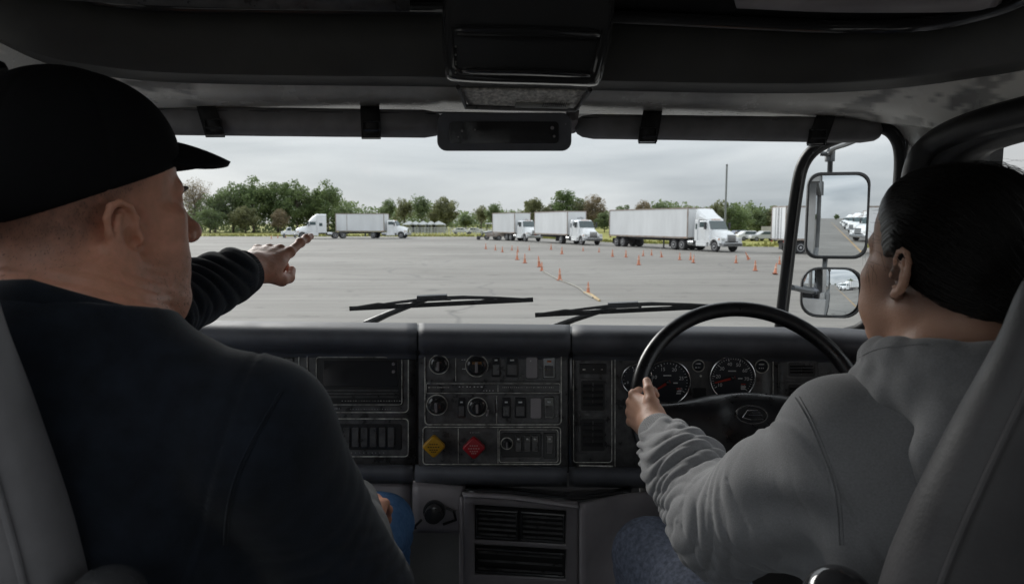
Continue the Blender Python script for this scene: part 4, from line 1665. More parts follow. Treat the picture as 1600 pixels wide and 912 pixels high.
# ---- roof display pod (black, rounded) hanging between the visors
def rounded_outline(x0, y0, x1, y1, r, n=5):
    pts = []
    for cx, cy, a0 in ((x1 - r, y0 + r, -90), (x1 - r, y1 - r, 0), (x0 + r, y1 - r, 90), (x0 + r, y0 + r, 180)):
        for i in range(n + 1):
            a = math.radians(a0 + 90 * i / n)
            pts.append((cx + r * math.cos(a), cy + r * math.sin(a)))
    return pts


def plate(x0, y0, x1, y1, r, Yf, depth, name, m, parent, bevel=0.0, inset=0):
    """rounded plate facing the camera side; Yf(px,py) = distance of its front face"""
    fy = Yf if callable(Yf) else (lambda x, y: Yf)
    b = MB()
    b.prism([at(x, y, fy(x, y)) for x, y in rounded_outline(x0, y0, x1, y1, r)], (0, depth, 0))
    return b.build(name, m, parent, smooth=True, angle=35, bevel=bevel)


def ridge(x0, y0, x1, y1, r, Yf, rad, name, m, parent):
    fy = Yf if callable(Yf) else (lambda x, y: Yf)
    b = MB()
    b.tube([at(x, y, fy(x, y)) for x, y in rounded_outline(x0, y0, x1, y1, r, 4)], rad, 6, closed=True)
    return b.build(name, m, parent)


pod = thing('display_pod', at(788, 206, 1.55), 'black rounded display pod hanging between the rolled sun visors', 'display')
b = MB()
pl = rounded_outline(683, 176, 893, 236, 15)
cx, cy = 788, 206
rows = []
for Yv, s_ in ((1.62, 0.97), (1.60, 1.0), (1.545, 1.0), (1.535, 0.985), (1.53, 0.96)):
    rows.append([at(cx + (x - cx) * (1 - (1 - s_) * 0.35), cy + (y - cy) * s_, Yv) for x, y in pl])
b.grid(rows, closed_u=True)
n_ = len(pl)
b.f.append(tuple(range(n_))); b.f.append(tuple(4 * n_ + i for i in range(n_))); b.mi += [0, 0]
b.build('housing', M_dash, pod, smooth=True, angle=60)
plate(702, 190, 873, 224, 6, 1.527, 0.01, 'display_window', M_gloss, pod)
for px, py, r in ((716, 214, 1.6), (722, 205, 2.2), (863, 200, 3), (866, 213, 2.2), (742, 203, 1.4), (884, 194, 1.2)):
    b = MB()
    b.lathe(at(px, py, 1.526), (0, -1, 0), [(0, r * 0.0014), (0.002, r * 0.0011)], 8)
    b.build('button', M_greypl, pod)
b = MB(); b.grid(sheet([[(725, 180, 1.534), (767, 181, 1.534)], [(726, 183.5, 1.532), (766, 184, 1.532)]], 4, 2)); b.build('label_strip', M_strip, pod, solid=0.001)

# ---- rolled sun visors with buckled straps
def visor(p0, p1, py_t, py_b, name_label, clips):
    v = thing('sun_visor', at((p0 + p1) / 2, (py_t[0] + py_b[0]) / 2, 1.62), name_label, 'sun visor', 'rolled sun visors along the windscreen')
    rows = []
    N = 14
    xs = [p0, p0 + 4, p0 + 12, p0 + 30] + [p0 + 30 + (p1 - p0 - 60) * i / 12 for i in range(1, 12)] + [p1 - 30, p1 - 12, p1 - 4, p1]
    for x in xs:
        t = (x - p0) / (p1 - p0)
        yt, yb = py_t[0] + (py_t[1] - py_t[0]) * t, py_b[0] + (py_b[1] - py_b[0]) * t
        e = min(x - p0, p1 - x)
        q = 0.30 if e < 1 else (0.62 if e < 5 else (0.86 if e < 13 else 1.0))
        Yv = 1.635
        c = at(x, (yt + yb) / 2, Yv)
        rz = (at(x, yt, Yv).z - at(x, yb, Yv).z) / 2 * q
        ry = 0.026 * q
        rows.append([c + Vector((0, -ry * math.cos(a), rz * math.sin(a))) * 1.0 + Vector((0, 0.0012 * math.sin(x * 0.11), 0)) for a in [2 * PI * i / N for i in range(N)]])
    b = MB(); b.grid(rows, closed_u=True)
    b.f.append(tuple(range(N))); b.f.append(tuple((len(rows) - 1) * N + i for i in range(N))); b.mi += [0, 0]
    b.build('roll', M_visor, v, angle=60)
    # sewn seam along the roll
    b = MB()
    b.tube([at(x, (py_t[0] + (py_t[1] - py_t[0]) * (x - p0) / (p1 - p0)) + 6, 1.617) for x in np.linspace(p0 + 12, p1 - 12, 14)], 0.0012, 5)
    b.build('seam', M_recess, v)
    for cx, tilt in clips:
        t = (cx - p0) / (p1 - p0)
        yt, yb = py_t[0] + (py_t[1] - py_t[0]) * t, py_b[0] + (py_b[1] - py_b[0]) * t
        rows = []
        for (dy, Yv) in ((-6, 1.640), (0, 1.612), (8, 1.602), (25, 1.598), (40, 1.602), (yb - yt + 1.5, 1.615)):
            xx = cx + tilt * dy / 45.0
            rows.append([(xx - 15, yt + dy, Yv), (xx + 15, yt + dy, Yv)])
        b = MB(); b.grid(sheet(rows, 2, 3)); st = b.build('strap', M_rubber, v, solid=0.004)
        xx = cx + tilt * 0.7
        b = MB()
        b.tube([at(x, y, 1.594) for x, y in ((xx - 13, yt + 20), (xx + 13, yt + 20), (xx + 13 + tilt * .25, yt + 44), (xx - 13 + tilt * .25, yt + 44))], 0.0024, 6, closed=True)
        b.tube([at(x, y, 1.592) for x, y in ((xx - 12, yt + 33), (xx + 14, yt + 33))], 0.0028, 6)
        b.build('buckle', M_gloss, st)
    return v


visor(210, 693, (165, 172), (211, 216), 'rolled black sun visor above the passenger, between the cap and the display pod', [(322, 14), (578, 2)])
visor(898, 1377, (178, 184), (217, 224), 'rolled black sun visor above the driver, between the display pod and the corner window', [(1019, -8), (1290, -16)])
b = MB()
rows = [[(884, 172, 1.64), (905, 174, 1.64)], [(886, 190, 1.62), (903, 188, 1.62)], [(893, 208, 1.64), (899, 206, 1.64)]]
b.grid(sheet(rows, 3, 3)); b.build('visor_bracket', M_greypl, cab, solid=0.006)

# ================================================================== DASHBOARD
def D(px, py, off=0.0):
    """distance of the dash face at a photo pixel; off = how far it stands out towards the seats"""
    if px < 650:
        y = 1.60
    elif px < 888:
        y = 1.585 - 0.05 * (px - 650) / 238
    elif px < 1200:
        y = 1.545
    else:
        y = 1.545 - 0.10 * min(1, (px - 1200) / 200) ** 1.5
    return y - 0.02 * (py - 640) / 100 - off


dash = thing('dashboard', at(800, 640, 1.6), 'wide black truck dashboard with gauges, switches and air vents under the windscreen', 'dashboard')


def dplate(x0, y0, x1, y1, off=0.006, depth=0.02, r=4, name='panel', m=None, parent=None, bevel=0.0015):
    return plate(x0, y0, x1, y1, r, lambda x, y: D(x, y, off), depth, name, m or M_panel, parent or dash, bevel=bevel)


def dridge(x0, y0, x1, y1, off=0.007, r=5, rad=0.0012, name='edge_bead', m=None, parent=None):
    return ridge(x0, y0, x1, y1, r, lambda x, y: D(x, y, off), rad, name, m or M_edge, parent or dash)


# padded top in sections
for (x0, x1, tilt) in ((215, 651.5, 0), (654.5, 891, 0), (894, 1420, 0), (650.5, 655.5, 1), (890, 895, 1)):
    xs = np.linspace(x0, x1, 9)

    def yy(x):      # height of the visible top edge in the photo
        if x > 1250:
            return 512 + 10 * ((x - 1250) / 170)
        return 503.5 + (x - 300) * 0.0115
    rows = []
    for (dy, dY) in ((52, 0.0), (44, -0.012), (38, -0.04), (30, -0.062), (20, -0.066), (9, -0.050), (3, -0.020), (0.5, 0.005), (2.5, 0.05), (30, 0.30)):
        rr = []
        for i, x in enumerate(xs):
            e = 0
            rr.append((x, yy(x) + dy + 2.5 * tilt, D(x, 560) + dY + e + 0.008 * tilt))
        rows.append(rr)
    b = MB(); b.grid(sheet(rows, 3, 3)); b.build('padded_top', M_dash if x1 - x0 > 10 else M_recess, dash, solid=0.008)
# face carriers
for (x0, x1) in ((300, 649), (655, 887), (893, 1214), (1217, 1420)):
    b = MB()
    rows = [[(x, y, D(x, y)) for x in np.linspace(x0, x1, 6)] for y in (542, 600, 660, 735)]
    b.grid(sheet(rows, 2, 2)); b.build('face_panel', M_panel, dash, solid=0.01)
# dark upright joints
for x in (652, 890, 1215):
    b = MB()
    b.prism([at(x - 4, 545, D(x, 545) + 0.02), at(x + 4, 545, D(x, 545) + 0.02), at(x + 4, 738, D(x, 738) + 0.02), at(x - 4, 738, D(x, 738) + 0.02)], (0, 0.02, 0))
    b.build('joint', M_recess, dash, smooth=False)
b = MB(); b.tube([at(890, 552, D(890, 552, 0.004)), at(891, 640, D(890, 640, 0.010)), at(892, 728, D(890, 728, 0.006))], 0.006, 8); b.build('corner_bead', M_gloss, dash)
# lower roll
for (x0, x1) in ((380, 645), (649, 886), (889, 1060)):
    rows = []
    for (dy, dY) in ((0, 0.0), (3, -0.02), (9, -0.034), (18, -0.034), (25, -0.02), (29, 0.02)):
        rows.append([(x, 724 + (x - 400) * 0.012 + dy, D(x, 730) + dY) for x in np.linspace(x0, x1, 6)])
    b = MB(); b.grid(sheet(rows, 3, 3)); b.build('lower_roll', M_dash, dash, solid=0.006)

# small helpers for controls
def knob(px, py, r, L=0.018, m=None, parent=None, bezel=True, off=0.008, name='knob', grip=True):
    c = at(px, py, D(px, py, off))
    k = MB()
    R_ = r * c.y / F
    k.lathe(c, (0, -1, 0.05), [(0, R_), (0.004, R_), (0.006, R_ * 0.8), (L, R_ * 0.68), (L + 0.002, R_ * 0.6), (L + 0.001, R_ * 0.3)], 20)
    o = k.build(name, m or M_gloss, parent or dash)
    if bezel:
        q = MB()
        q.tube([c + Vector((math.cos(a) * R_ * 1.18, -0.002, math.sin(a) * R_ * 1.18)) for a in np.linspace(0, 2 * PI, 24)[:-1]], 0.0013, 5, closed=True)
        q.build('bezel', M_edge, o)
    if grip:
        q = MB()
        q.box(c + Vector((0, -L - 0.004, 0)), (R_ * 0.28, 0.008, R_ * 1.1))
        q.build('grip', M_greypl, o, smooth=False, bevel=0.001)
    return o


def rocker(px, py, w, h, parent=None, lit=None, off=0.009):
    o = dplate(px - w / 2, py - h / 2, px + w / 2, py + h / 2, off, 0.01, 2, 'rocker_switch', M_gloss, parent)
    b = MB()
    p = at(px, py + h * 0.12, D(px, py, off + 0.001))
    b.prism([at(px - w * .36, py - h * .08, D(px, py, off + .001)), at(px + w * .36, py - h * .08, D(px, py, off + .001)), at(px + w * .36, py + h * .4, D(px, py, off + .005)), at(px - w * .36, py + h * .4, D(px, py, off + .005))], (0, 0.004, 0))
    b.build('rocker_face', M_panel, o, smooth=False, bevel=0.0006)
    b = MB()
    b.box(at(px, py - h * 0.28, D(px, py, off + 0.0012)), (w * 0.35 * 0.0014, 0.001, 0.0035))
    b.build('legend_mark', lit or M_mark, o, smooth=False)
    return o


def print_marks(x0, y0, x1, n, size=0.0022, m=None, off=0.0075, name='print', parent=None):
    b = MB()
    for i in range(n):
        x = x0 + (x1 - x0) * i / max(1, n - 1) + random.uniform(-.6, .6)
        b.box(at(x, y0, D(x, y0, off)), (size * random.uniform(.5, 1.3), 0.0005, size * random.uniform(.35, .8)))
    return b.build(name, m or M_mark, parent or dash, smooth=False)


# --- passenger side: small switch panel, recessed screen, tray
dplate(386, 545, 468, 718, 0.004, 0.012, 5, 'side_panel')
dridge(388, 547, 467, 604, 0.006)
dplate(394, 553, 461, 598, 0.005, 0.006, 4, 'switch_recess', M_recess)
for x in (408, 424, 440, 453):
    rocker(x, 574, 10, 30)
b = MB()
for i in range(6):
    for j in range(6):
        b.box(at(409 + i * 2.4, 562 + j * 3.4, D(409, 570, 0.018)), (0.0016, 0.001, 0.0022))
b.build('speaker_dots', M_edge, dash, smooth=False)
dplate(478, 546, 640, 645, 0.005, 0.014, 6, 'screen_surround')
dridge(480, 548, 638, 644, 0.0075, 7, 0.0013)
dplate(492, 556, 630, 634, 0.0065, 0.006, 5, 'screen_recess', M_recess)
dridge(494, 558, 628, 632, 0.008, 4, 0.0009)
dplate(504, 564, 622, 604, 0.0085, 0.006, 3, 'screen', M_gloss)
for i, y in enumerate((609, 614, 619)):
    dplate(504, y, 622, y + 2.4, 0.010, 0.006, 1, 'radio_slat', M_panel, bevel=0.0004)
print_marks(535, 626, 625, 22, 0.0030, M_edge, 0.0095)
print_marks(486, 638, 530, 14, 0.0026, M_mark, 0.0085)
print_marks(548, 639, 610, 16, 0.0016, M_mark, 0.0085)
for y in (562, 574):
    b = MB(); b.lathe(at(615, y + 6, D(615, y, 0.0085)), (0, -1, 0), [(0, .004), (.006, .0035)], 10); b.build('push_button', M_greypl, dash)
dplate(484, 652, 640, 714, 0.005, 0.014, 5, 'tray_surround')
dridge(486, 654, 638, 713, 0.0075, 6, 0.0012)
dplate(496, 662, 628, 703, 0.006, 0.006, 4, 'tray_recess', M_recess)
knob(508, 680, 8, 0.010)
for i in range(7):
    x = 527 + i * 14
    dplate(x - 5, 668, x + 5, 698, 0.009, 0.006, 1.5, 'vent_slat', M_panel, bevel=0.0008)
print_marks(505, 707, 600, 16, 0.0016, M_edge, 0.0085)

# --- centre stack
dplate(660, 544, 881, 728, 0.004, 0.014, 6, 'centre_surround')
for (x0, y0, x1, y1) in ((664, 548, 876, 596), (664, 600, 876, 612), (664, 616, 874, 662), (661, 668, 874, 724)):
    dplate(x0, y0, x1, y1, 0.006, 0.008, 4, 'sub_panel', M_panel)
dridge(664, 547, 877, 663, 0.0085, 6, 0.0013)
dridge(661, 667, 876, 725, 0.0085, 5, 0.0013)
dridge(666, 599, 875, 614, 0.0085, 2, 0.0008)
for x, y0, y1 in ((712, 549, 595), (778, 601, 612), (776, 618, 661), (716, 669, 724), (778, 669, 724)):
    b = MB(); b.tube([at(x, y0, D(x, y0, .0072)), at(x, y1, D(x, y1, .0072))], 0.0009, 5); b.build('divider', M_edge, dash)
knob(686, 569, 13, 0.02)
knob(745, 571, 15, 0.014)
b = MB(); b.box(at(745, 567, D(745, 567, 0.026)), (0.022, 0.002, 0.006)); b.build('amber_legend', mat('amber_print', (0.20, 0.09, 0.02), 0.5), dash, smooth=False)
knob(683, 632, 14, 0.022)
knob(746, 635, 13, 0.014)
for x in (776, 799, 806):
    pass
for x, w in ((775, 14), (800, 20)):
    rocker(x, 572, w, 34)
rocker(831, 574, 18, 36, None)
plate_ = dplate(822, 558, 840, 591, 0.013, 0.004, 3, 'lever_switch', M_greypl)
lit = mat('orange_legend', (0.5, 0.13, 0.03), 0.4)
rocker(858, 574, 19, 34, None, lit)
print_marks(852, 577, 866, 5, 0.003, mat('tan_legend', (0.22, 0.17, 0.08), 0.5), 0.016)
print_marks(722, 562, 726, 2, 0.003)
print_marks(723, 576, 727, 3, 0.003)
print_marks(670, 605, 700, 12, 0.0032, M_edge, 0.0075)
print_marks(718, 604, 752, 7, 0.0034, M_mark, 0.0075)
print_marks(756, 610, 770, 4, 0.0026, M_mark, 0.0075)
print_marks(785, 605, 865, 26, 0.0022, M_edge, 0.0075)
for x, w in ((721, 12), (791, 14), (813, 18)):
    rocker(x, 637, w, 32)
dplate(829, 622, 846, 654, 0.013, 0.004, 3, 'lever_switch', M_greypl)
rocker(858, 637, 16, 34)
b = MB(); b.tube([at(775, 624, D(775, 624, .012)), at(776, 645, D(775, 645, .02))], 0.003, 8); b.build('toggle_lever', M_gloss, dash)
b = MB(); b.tube([at(763, 640, D(763, 640, .012)), at(761, 650, D(763, 650, .02))], 0.0025, 8); b.build('toggle_lever', M_greypl, dash)


def valve(px, py, r, m, tone, label):
    t = thing('brake_valve_knob', at(px, py, D(px, py, 0.012)), label, 'knob', 'push-pull brake valve knobs')
    c = at(px, py, D(px, py, 0.012))
    k = r * c.y / F
    b = MB()
    b.lathe(c, (0, -1, 0), [(0, k * 0.45), (0.022, k * 0.4)], 14)
    b.build('stem', M_gloss, t)
    rows = []
    shape = []
    for i in range(4):
        a0 = i * PI / 2
        for j in range(-2, 3):
            # rounded diamond corners
            cc = Vector((math.cos(a0), 0, math.sin(a0))) * k * 0.80
            a = a0 + j * PI / 8
            shape.append(cc + Vector((math.cos(a), 0, math.sin(a))) * k * 0.26)
    for yy_, s_ in ((0.018, 0.9), (0.021, 1.0), (0.030, 1.0), (0.034, 0.93), (0.035, 0.8)):
        rows.append([c + Vector((0, -yy_, 0)) + q * s_ for q in shape])
    b = MB(); b.grid(rows, closed_u=True)
    n = len(shape)
    b.f.append(tuple(range(n))); b.f.append(tuple(4 * n + i for i in range(n))); b.mi += [0, 0]
    o = b.build('knob', m, t, angle=50)
    b = MB()
    for row, (zz, n2, w2) in enumerate(((0.30, 4, .5), (0.02, 5, .7), (-0.25, 4, .5), (-0.45, 3, .3))):
        for i in range(n2):
            x = (i - (n2 - 1) / 2) / n2 * w2 * 1.7
            b.box(c + Vector((x * k, -0.0353, zz * k)), (w2 / n2 * k * 1.1, 0.0006, k * 0.10))
    b.build('print', tone, o, smooth=False)


valve(680, 691, 16.5, M_yel, M_markd, 'yellow diamond-shaped knob at the bottom of the centre stack')
valve(741.5, 693, 16.5, M_red, mat('pale_print', (0.6, 0.35, 0.33), 0.6), 'red diamond-shaped knob next to the yellow one')
print_marks(676, 672.5, 686, 5, 0.0018)
print_marks(735, 675.5, 748, 6, 0.0018)
dridge(780, 671, 872, 722, 0.0085, 4, 0.0009)
dplate(783, 676, 846, 714, 0.0075, 0.006, 3, 'control_recess', M_recess)
knob(792, 692, 8, 0.012)
for x in (810, 824, 836):
    rocker(x, 693, 11, 26)
dplate(849, 676, 869, 716, 0.0085, 0.006, 2, 'control_recess', M_recess)
rocker(859, 694, 11, 30)
for i in range(10):
    pass

# --- tall air vents
def vent(x0, y0, x1, y1, rows_, cols, label=None, parent=None):
    o = dplate(x0, y0, x1, y1, 0.006, 0.012, 4, 'air_vent', M_panel, parent)
    q = dplate(x0 + 4, y0 + 4, x1 - 4, y1 - 4, 0.0065, 0.004, 3, 'vent_recess', M_recess, o, bevel=0)
    for i in range(rows_):
        y = y0 + 8 + (y1 - y0 - 16) * (i + 0.5) / rows_
        b = MB()
        h_ = (y1 - y0 - 16) / rows_ * 0.22
        b.prism([at(x0 + 7, y - h_, D(x0, y, 0.010)), at(x1 - 7, y - h_, D(x1, y, 0.010)), at(x1 - 7, y + h_, D(x1, y, 0.016)), at(x0 + 7, y + h_, D(x0, y, 0.016))], (0, 0.003, 0))
        b.build('slat', M_gloss, o, smooth=False)
    for i in range(cols):
        x = x0 + (x1 - x0) * (i + 1) / (cols + 1)
        b = MB()
        b.box(at(x, (y0 + y1) / 2, D(x, (y0 + y1) / 2, 0.0085)), (0.002, 0.002, (y1 - y0 - 14) * 0.00145))
        b.build('slat', M_panel, o, smooth=False)
    return o


dplate(897, 552, 955, 724, 0.004, 0.012, 5, 'vent_surround')
dridge(896, 551, 956, 722, 0.0055, 5, 0.0009)
dplate(905, 568, 948, 584, 0.008, 0.008, 2, 'vent_heading', M_recess)
print_marks(913, 577, 941, 3, 0.005, M_edge, 0.010)
vent(904, 590, 949, 645, 4, 1)
vent(904, 650, 949, 708, 4, 1)
vent(1228, 562, 1278, 592, 3, 1)
vent(1228, 596, 1278, 640, 4, 1)
# --- instrument cluster
dplate(960, 548, 1208, 735, 0.004, 0.012, 6, 'cluster_surround')
dridge(961, 550, 1208, 733, 0.0065, 6, 0.0010)
b = MB(); b.tube([at(958, 728, D(958, 728, .008)), at(905, 727, D(905, 727, .008))], 0.0016, 6); b.build('edge_bead', M_edge, dash)
digit_src = {}


def digits(txt, c, h, m, parent, name='numeral'):
    if txt not in digit_src:
        cu = bpy.data.curves.new('t', 'FONT')
        cu.body = txt
        cu.size = 1
        cu.align_x = 'CENTER'
        cu.align_y = 'CENTER'
        o = bpy.data.objects.new('t', cu)
        COL.objects.link(o)
        bpy.context.view_layer.update()
        me = bpy.data.meshes.new_from_object(o)
        bpy.data.objects.remove(o)
        digit_src[txt] = me
    me = digit_src[txt].copy()
    me.transform(Matrix.Translation(c) @ Matrix.Rotation(PI / 2, 4, 'X') @ Matrix.Scale(h, 4))
    return link_mesh(name, me, m, parent, smooth=False)


def gauge(px, py, r, nums, needle_deg, a0=225, a1=-45, name='gauge', red_from=None):
    c = at(px, py, D(px, py, 0.010))
    R_ = r * c.y / F
    q = MB()
    q.lathe(c, (0, -1, 0), [(-0.004, R_), (0.0, R_), (0.001, R_ * 0.9), (0.001, 0)], 40)
    g_ = q.build(name, M_face, dash, angle=30)
    q = MB()
    q.tube([c + Vector((math.cos(a) * R_, -0.003, math.sin(a) * R_)) for a in np.linspace(0, 2 * PI, 49)[:-1]], 0.0021, 8, closed=True)
    q.build('rim', M_ring, g_)
    q = MB()
    n = (len(nums) - 1) * 5
    for i in range(n + 1):
        a = math.radians(a0 + (a1 - a0) * i / n)
        l_ = 0.12 if i % 5 == 0 else 0.06
        d = Vector((math.cos(a), 0, math.sin(a)))
        s = Vector((-math.sin(a), 0, math.cos(a))) * (0.0009 if i % 5 == 0 else 0.0005)
        o_ = Vector((0, -0.0018, 0))
        q.add([c + o_ + d * R_ * 0.9 + s, c + o_ + d * R_ * 0.9 - s, c + o_ + d * R_ * (0.9 - l_) - s, c + o_ + d * R_ * (0.9 - l_) + s], [(0, 1, 2, 3)])
    q.build('tick_marks', M_mark, g_, smooth=False)
    for i, t in enumerate(nums):
        a = math.radians(a0 + (a1 - a0) * i / (len(nums) - 1))
        digits(t, c + Vector((math.cos(a) * R_ * 0.64, -0.0022, math.sin(a) * R_ * 0.64)), R_ * 0.22, M_mark, g_)
    a = math.radians(needle_deg)
    d = Vector((math.cos(a), 0, math.sin(a)))
    s = Vector((-math.sin(a), 0, math.cos(a)))
    q = MB()
    o_ = Vector((0, -0.005, 0))
    q.prism([c + o_ - d * R_ * 0.12 + s * R_ * .06, c + o_ - d * R_ * 0.12 - s * R_ * .06, c + o_ + d * R_ * 0.82 - s * R_ * .025, c + o_ + d * R_ * 0.82 + s * R_ * .025], (0, 0.0012, 0))
    nd = q.build('needle', M_needle, g_, smooth=False)
    q = MB(); q.lathe(c + Vector((0, -0.004, 0)), (0, -1, 0), [(0, R_ * .11), (.004, R_ * .09), (.005, R_ * .03)], 16); q.build('needle_hub', M_gloss, nd)
    return g_, c, R_


g1, c1, r1 = gauge(1043, 597, 35.5, ['5', '10', '15', '20', '25', '30'], 212, 205, -30)
g2, c2, r2 = gauge(1144, 590, 35.5, ['10', '20', '30', '40', '50', '60', '70', '80'], 195, 210, -40)
gauge(995, 592, 24, ['0', '2', '4'], 240, 200, 20)
for gg, cc, rr in ((g1, c1, r1), (g2, c2, r2)):
    for dx, dz, m_ in ((0.5, -0.28, M_needle), (0.52, -0.4, M_mark), (0.50, -0.5, M_mark), (-0.1, 0.32, M_mark), (0.05, 0.32, M_mark), (0.35, -0.02, M_mark)):
        q = MB(); q.box(cc + Vector((dx * rr, -0.0025, dz * rr)), (rr * .2, 0.0006, rr * .05)); q.build('legend_mark', m_, gg, smooth=False)
for (x, y, r) in ((1091, 571, 8), (1190, 572, 9)):
    knob(x, y, r, 0.004, M_face, grip=False)
    print_marks(x - 3, y - 3, x + 3, 3, 0.004, M_mark, 0.016)
    print_marks(x - 3, y + 3, x + 3, 3, 0.003, M_mark, 0.016)
dplate(1082, 606, 1104, 622, 0.007, 0.004, 2, 'odometer_window', M_gloss)
b = MB(); b.lathe(at(1095, 587, D(1095, 587, .008)), (0, -1, 0), [(0, .003), (.003, .002)], 8); b.build('warning_light', M_edge, dash)
dplate(1080, 628, 1200, 720, 0.006, 0.008, 4, 'knee_panel', M_panel)

# --- lower dash: shelf, socket panel, tall pedestal with vents
low = thing('centre_pedestal', at(815, 850, 1.4), 'grey plastic pedestal with two dark vents below the centre of the dashboard', 'console')


def facegrid(rows, name, m, parent, solid=0.01, nu=4, nv=4, bevel=0):
    b = MB(); b.grid(sheet(rows, nu, nv)); return b.build(name, m, parent, solid=solid)


facegrid([[(470, 752, 1.60), (560, 752, 1.60), (641, 754, 1.60)], [(470, 760, 1.565), (560, 760, 1.565), (641, 762, 1.565)], [(470, 790, 1.56), (560, 790, 1.56), (641, 792, 1.56)], [(470, 828, 1.57), (560, 828, 1.57), (641, 829, 1.57)]], 'kick_board', M_greypl, low)
facegrid([[(645, 754, 1.57), (690, 755, 1.57), (728, 757, 1.57)], [(645, 762, 1.535), (690, 763, 1.535), (726, 766, 1.535)], [(645, 792, 1.53), (690, 792, 1.53), (722, 794, 1.53)], [(645, 829, 1.54), (690, 830, 1.54), (720, 831, 1.54)]], 'socket_panel', M_greypl, low)
c = at(679, 797, 1.525)
b = MB(); b.lathe(c, (0, -1, 0), [(0, 0.026), (0.008, 0.026), (0.008, 0.022), (0.03, 0.020), (0.032, 0.012)], 22); o = b.build('socket', M_gloss, low)
b = MB()
for i in range(10):
    a = i * 0.63
    b.tube([c + Vector((math.cos(a) * .021, -.008, math.sin(a) * .019)), c + Vector((math.cos(a) * .018, -.032, math.sin(a) * .017))], 0.0022, 5)
b.build('socket_ribs', M_gloss, o)
b = MB(); b.tube([c + Vector((.028, -.004, .008)), c + Vector((.045, -.012, .004)), c + Vector((.05, -.006, -.02)), c + Vector((.02, -.004, -.032))], 0.003, 6); b.build('clip_wire', M_rubber, o)
b = MB(); b.tube([c + Vector((-.03, -.004, -.02)), c + Vector((-.045, -.006, -.035)), c + Vector((-.044, -.004, -.042))], 0.003, 6); b.build('clip_wire', M_rubber, o)
# pedestal front with two openings
PX = [724, 742, 884, 904]
PY = [778, 792, 846, 853, 900, 935, 1010]


def ped(x, y):
    return 1.44 - 0.045 * (x - 724) / 180 + 0.03 * ((y - 778) / 200)


def pedp(x, y, o=0):
    yy = y + 12 * (x - 724) / 180 - 4
    return at(x, yy, ped(x, y) - o)


b = MB()
for i in range(3):
    for j in range(6):
        if i == 1 and j in (1, 3):
            continue
        x0, x1, y0, y1 = PX[i], PX[i + 1], PY[j], PY[j + 1]
        b.prism([pedp(x0, y0), pedp(x1, y0), pedp(x1, y1), pedp(x0, y1)], (0, 0.018, 0))
import bmesh
pf = b.build('pedestal_front', M_greypl, low, smooth=False)
bm = bmesh.new(); bm.from_mesh(pf.data); bmesh.ops.remove_doubles(bm, verts=bm.verts, dist=0.0004)
# drop inner duplicate faces
seen = {}
for f_ in bm.faces:
    kf = tuple(sorted(v.index for v in f_.verts)); seen.setdefault(kf, []).append(f_)
bmesh.ops.delete(bm, geom=[f_ for l_ in seen.values() if len(l_) > 1 for f_ in l_], context='FACES_ONLY')
bm.to_mesh(pf.data); bm.free(); mod_bevel(pf, 0.006, 3)
for p_ in pf.data.polygons: p_.use_smooth = True
# top roll of the pedestal
facegrid([[(722, 770, 1.50), (800, 774, 1.47), (884, 784, 1.44), (905, 788, 1.43)], [(723, 771, 1.445), (800, 776, 1.425), (884, 787, 1.395), (904, 790, 1.39)], [(724, 776, 1.435), (800, 780, 1.415), (884, 791, 1.385), (904, 793, 1.38)]], 'pedestal_top', M_greypl, low, 0.006)
facegrid([[(728, 757, 1.60), (800, 758, 1.60), (900, 760, 1.60), (990, 760, 1.60)], [(726, 768, 1.50), (800, 770, 1.48), (884, 780, 1.45), (985, 768, 1.47)]], 'top_tray', M_gloss, low, 0.006)
facegrid([[(906, 788, 1.40), (940, 780, 1.43), (985, 772, 1.47), (1060, 768, 1.50)], [(907, 796, 1.38), (940, 790, 1.42), (985, 782, 1.455), (1060, 778, 1.49)], [(907, 850, 1.375), (940, 850, 1.42), (985, 850, 1.46), (1060, 850, 1.50)], [(907, 1000, 1.37), (940, 1000, 1.42), (985, 1000, 1.46), (1060, 1000, 1.50)]], 'pedestal_side', M_greypl, low, 0.008)
facegrid([[(722, 776, 1.45), (719, 776, 1.56)], [(722, 860, 1.46), (719, 860, 1.57)], [(722, 1000, 1.47), (719, 1000, 1.58)]], 'pedestal_flank', M_greypl, low, 0.006)
# vent pairs in the openings
for (y0, y1, two) in ((794, 844, True), (855, 898, False)):
    b = MB(); b.prism([pedp(740, y0 - 2, -.026), pedp(886, y0 - 2, -.026), pedp(886, y1 + 2, -.026), pedp(740, y1 + 2, -.026)], (0, 0.01, 0)); rc = b.build('opening_back', M_recess, low, smooth=False)
    spans = ((745, 808), (815, 881)) if two else ((745, 881),)
    for (xa, xb) in spans:
        b = MB(); b.tube([pedp(xa, y0 + 4, -.004), pedp(xb, y0 + 4, -.004), pedp(xb, y1 - 4, -.004), pedp(xa, y1 - 4, -.004)], 0.003, 6, closed=True); fo = b.build('vent_frame', M_gloss, low)
        for i in range(5 if two else 3):
            y = y0 + 9 + (y1 - y0 - 18) * i / (4 if two else 2)
            b = MB(); b.prism([pedp(xa + 2, y - 1, -.010), pedp(xb - 2, y - 1, -.010), pedp(xb - 2, y + 2, -.004), pedp(xa + 2, y + 2, -.004)], (0, .002, 0)); b.build('slat', M_panel, fo, smooth=False)
# side body below the dash on the driver's side and the dark footwell
facegrid([[(1000, 745, 1.57), (1200, 745, 1.57), (1420, 745, 1.50)], [(1000, 1100, 1.60), (1200, 1100, 1.60), (1420, 1100, 1.55)]], 'kick_panel', M_liner, dash, 0.01)

# ================================================================== STEERING WHEEL
WC = at(1177, 640, 1.36) + Vector((-0.006, 0, -0.012))
TL = math.radians(31)
UX, UU, UN = Vector((1, 0, 0)), Vector((0, math.sin(TL), math.cos(TL))), Vector((0, -math.cos(TL), math.sin(TL)))
RW = 0.232


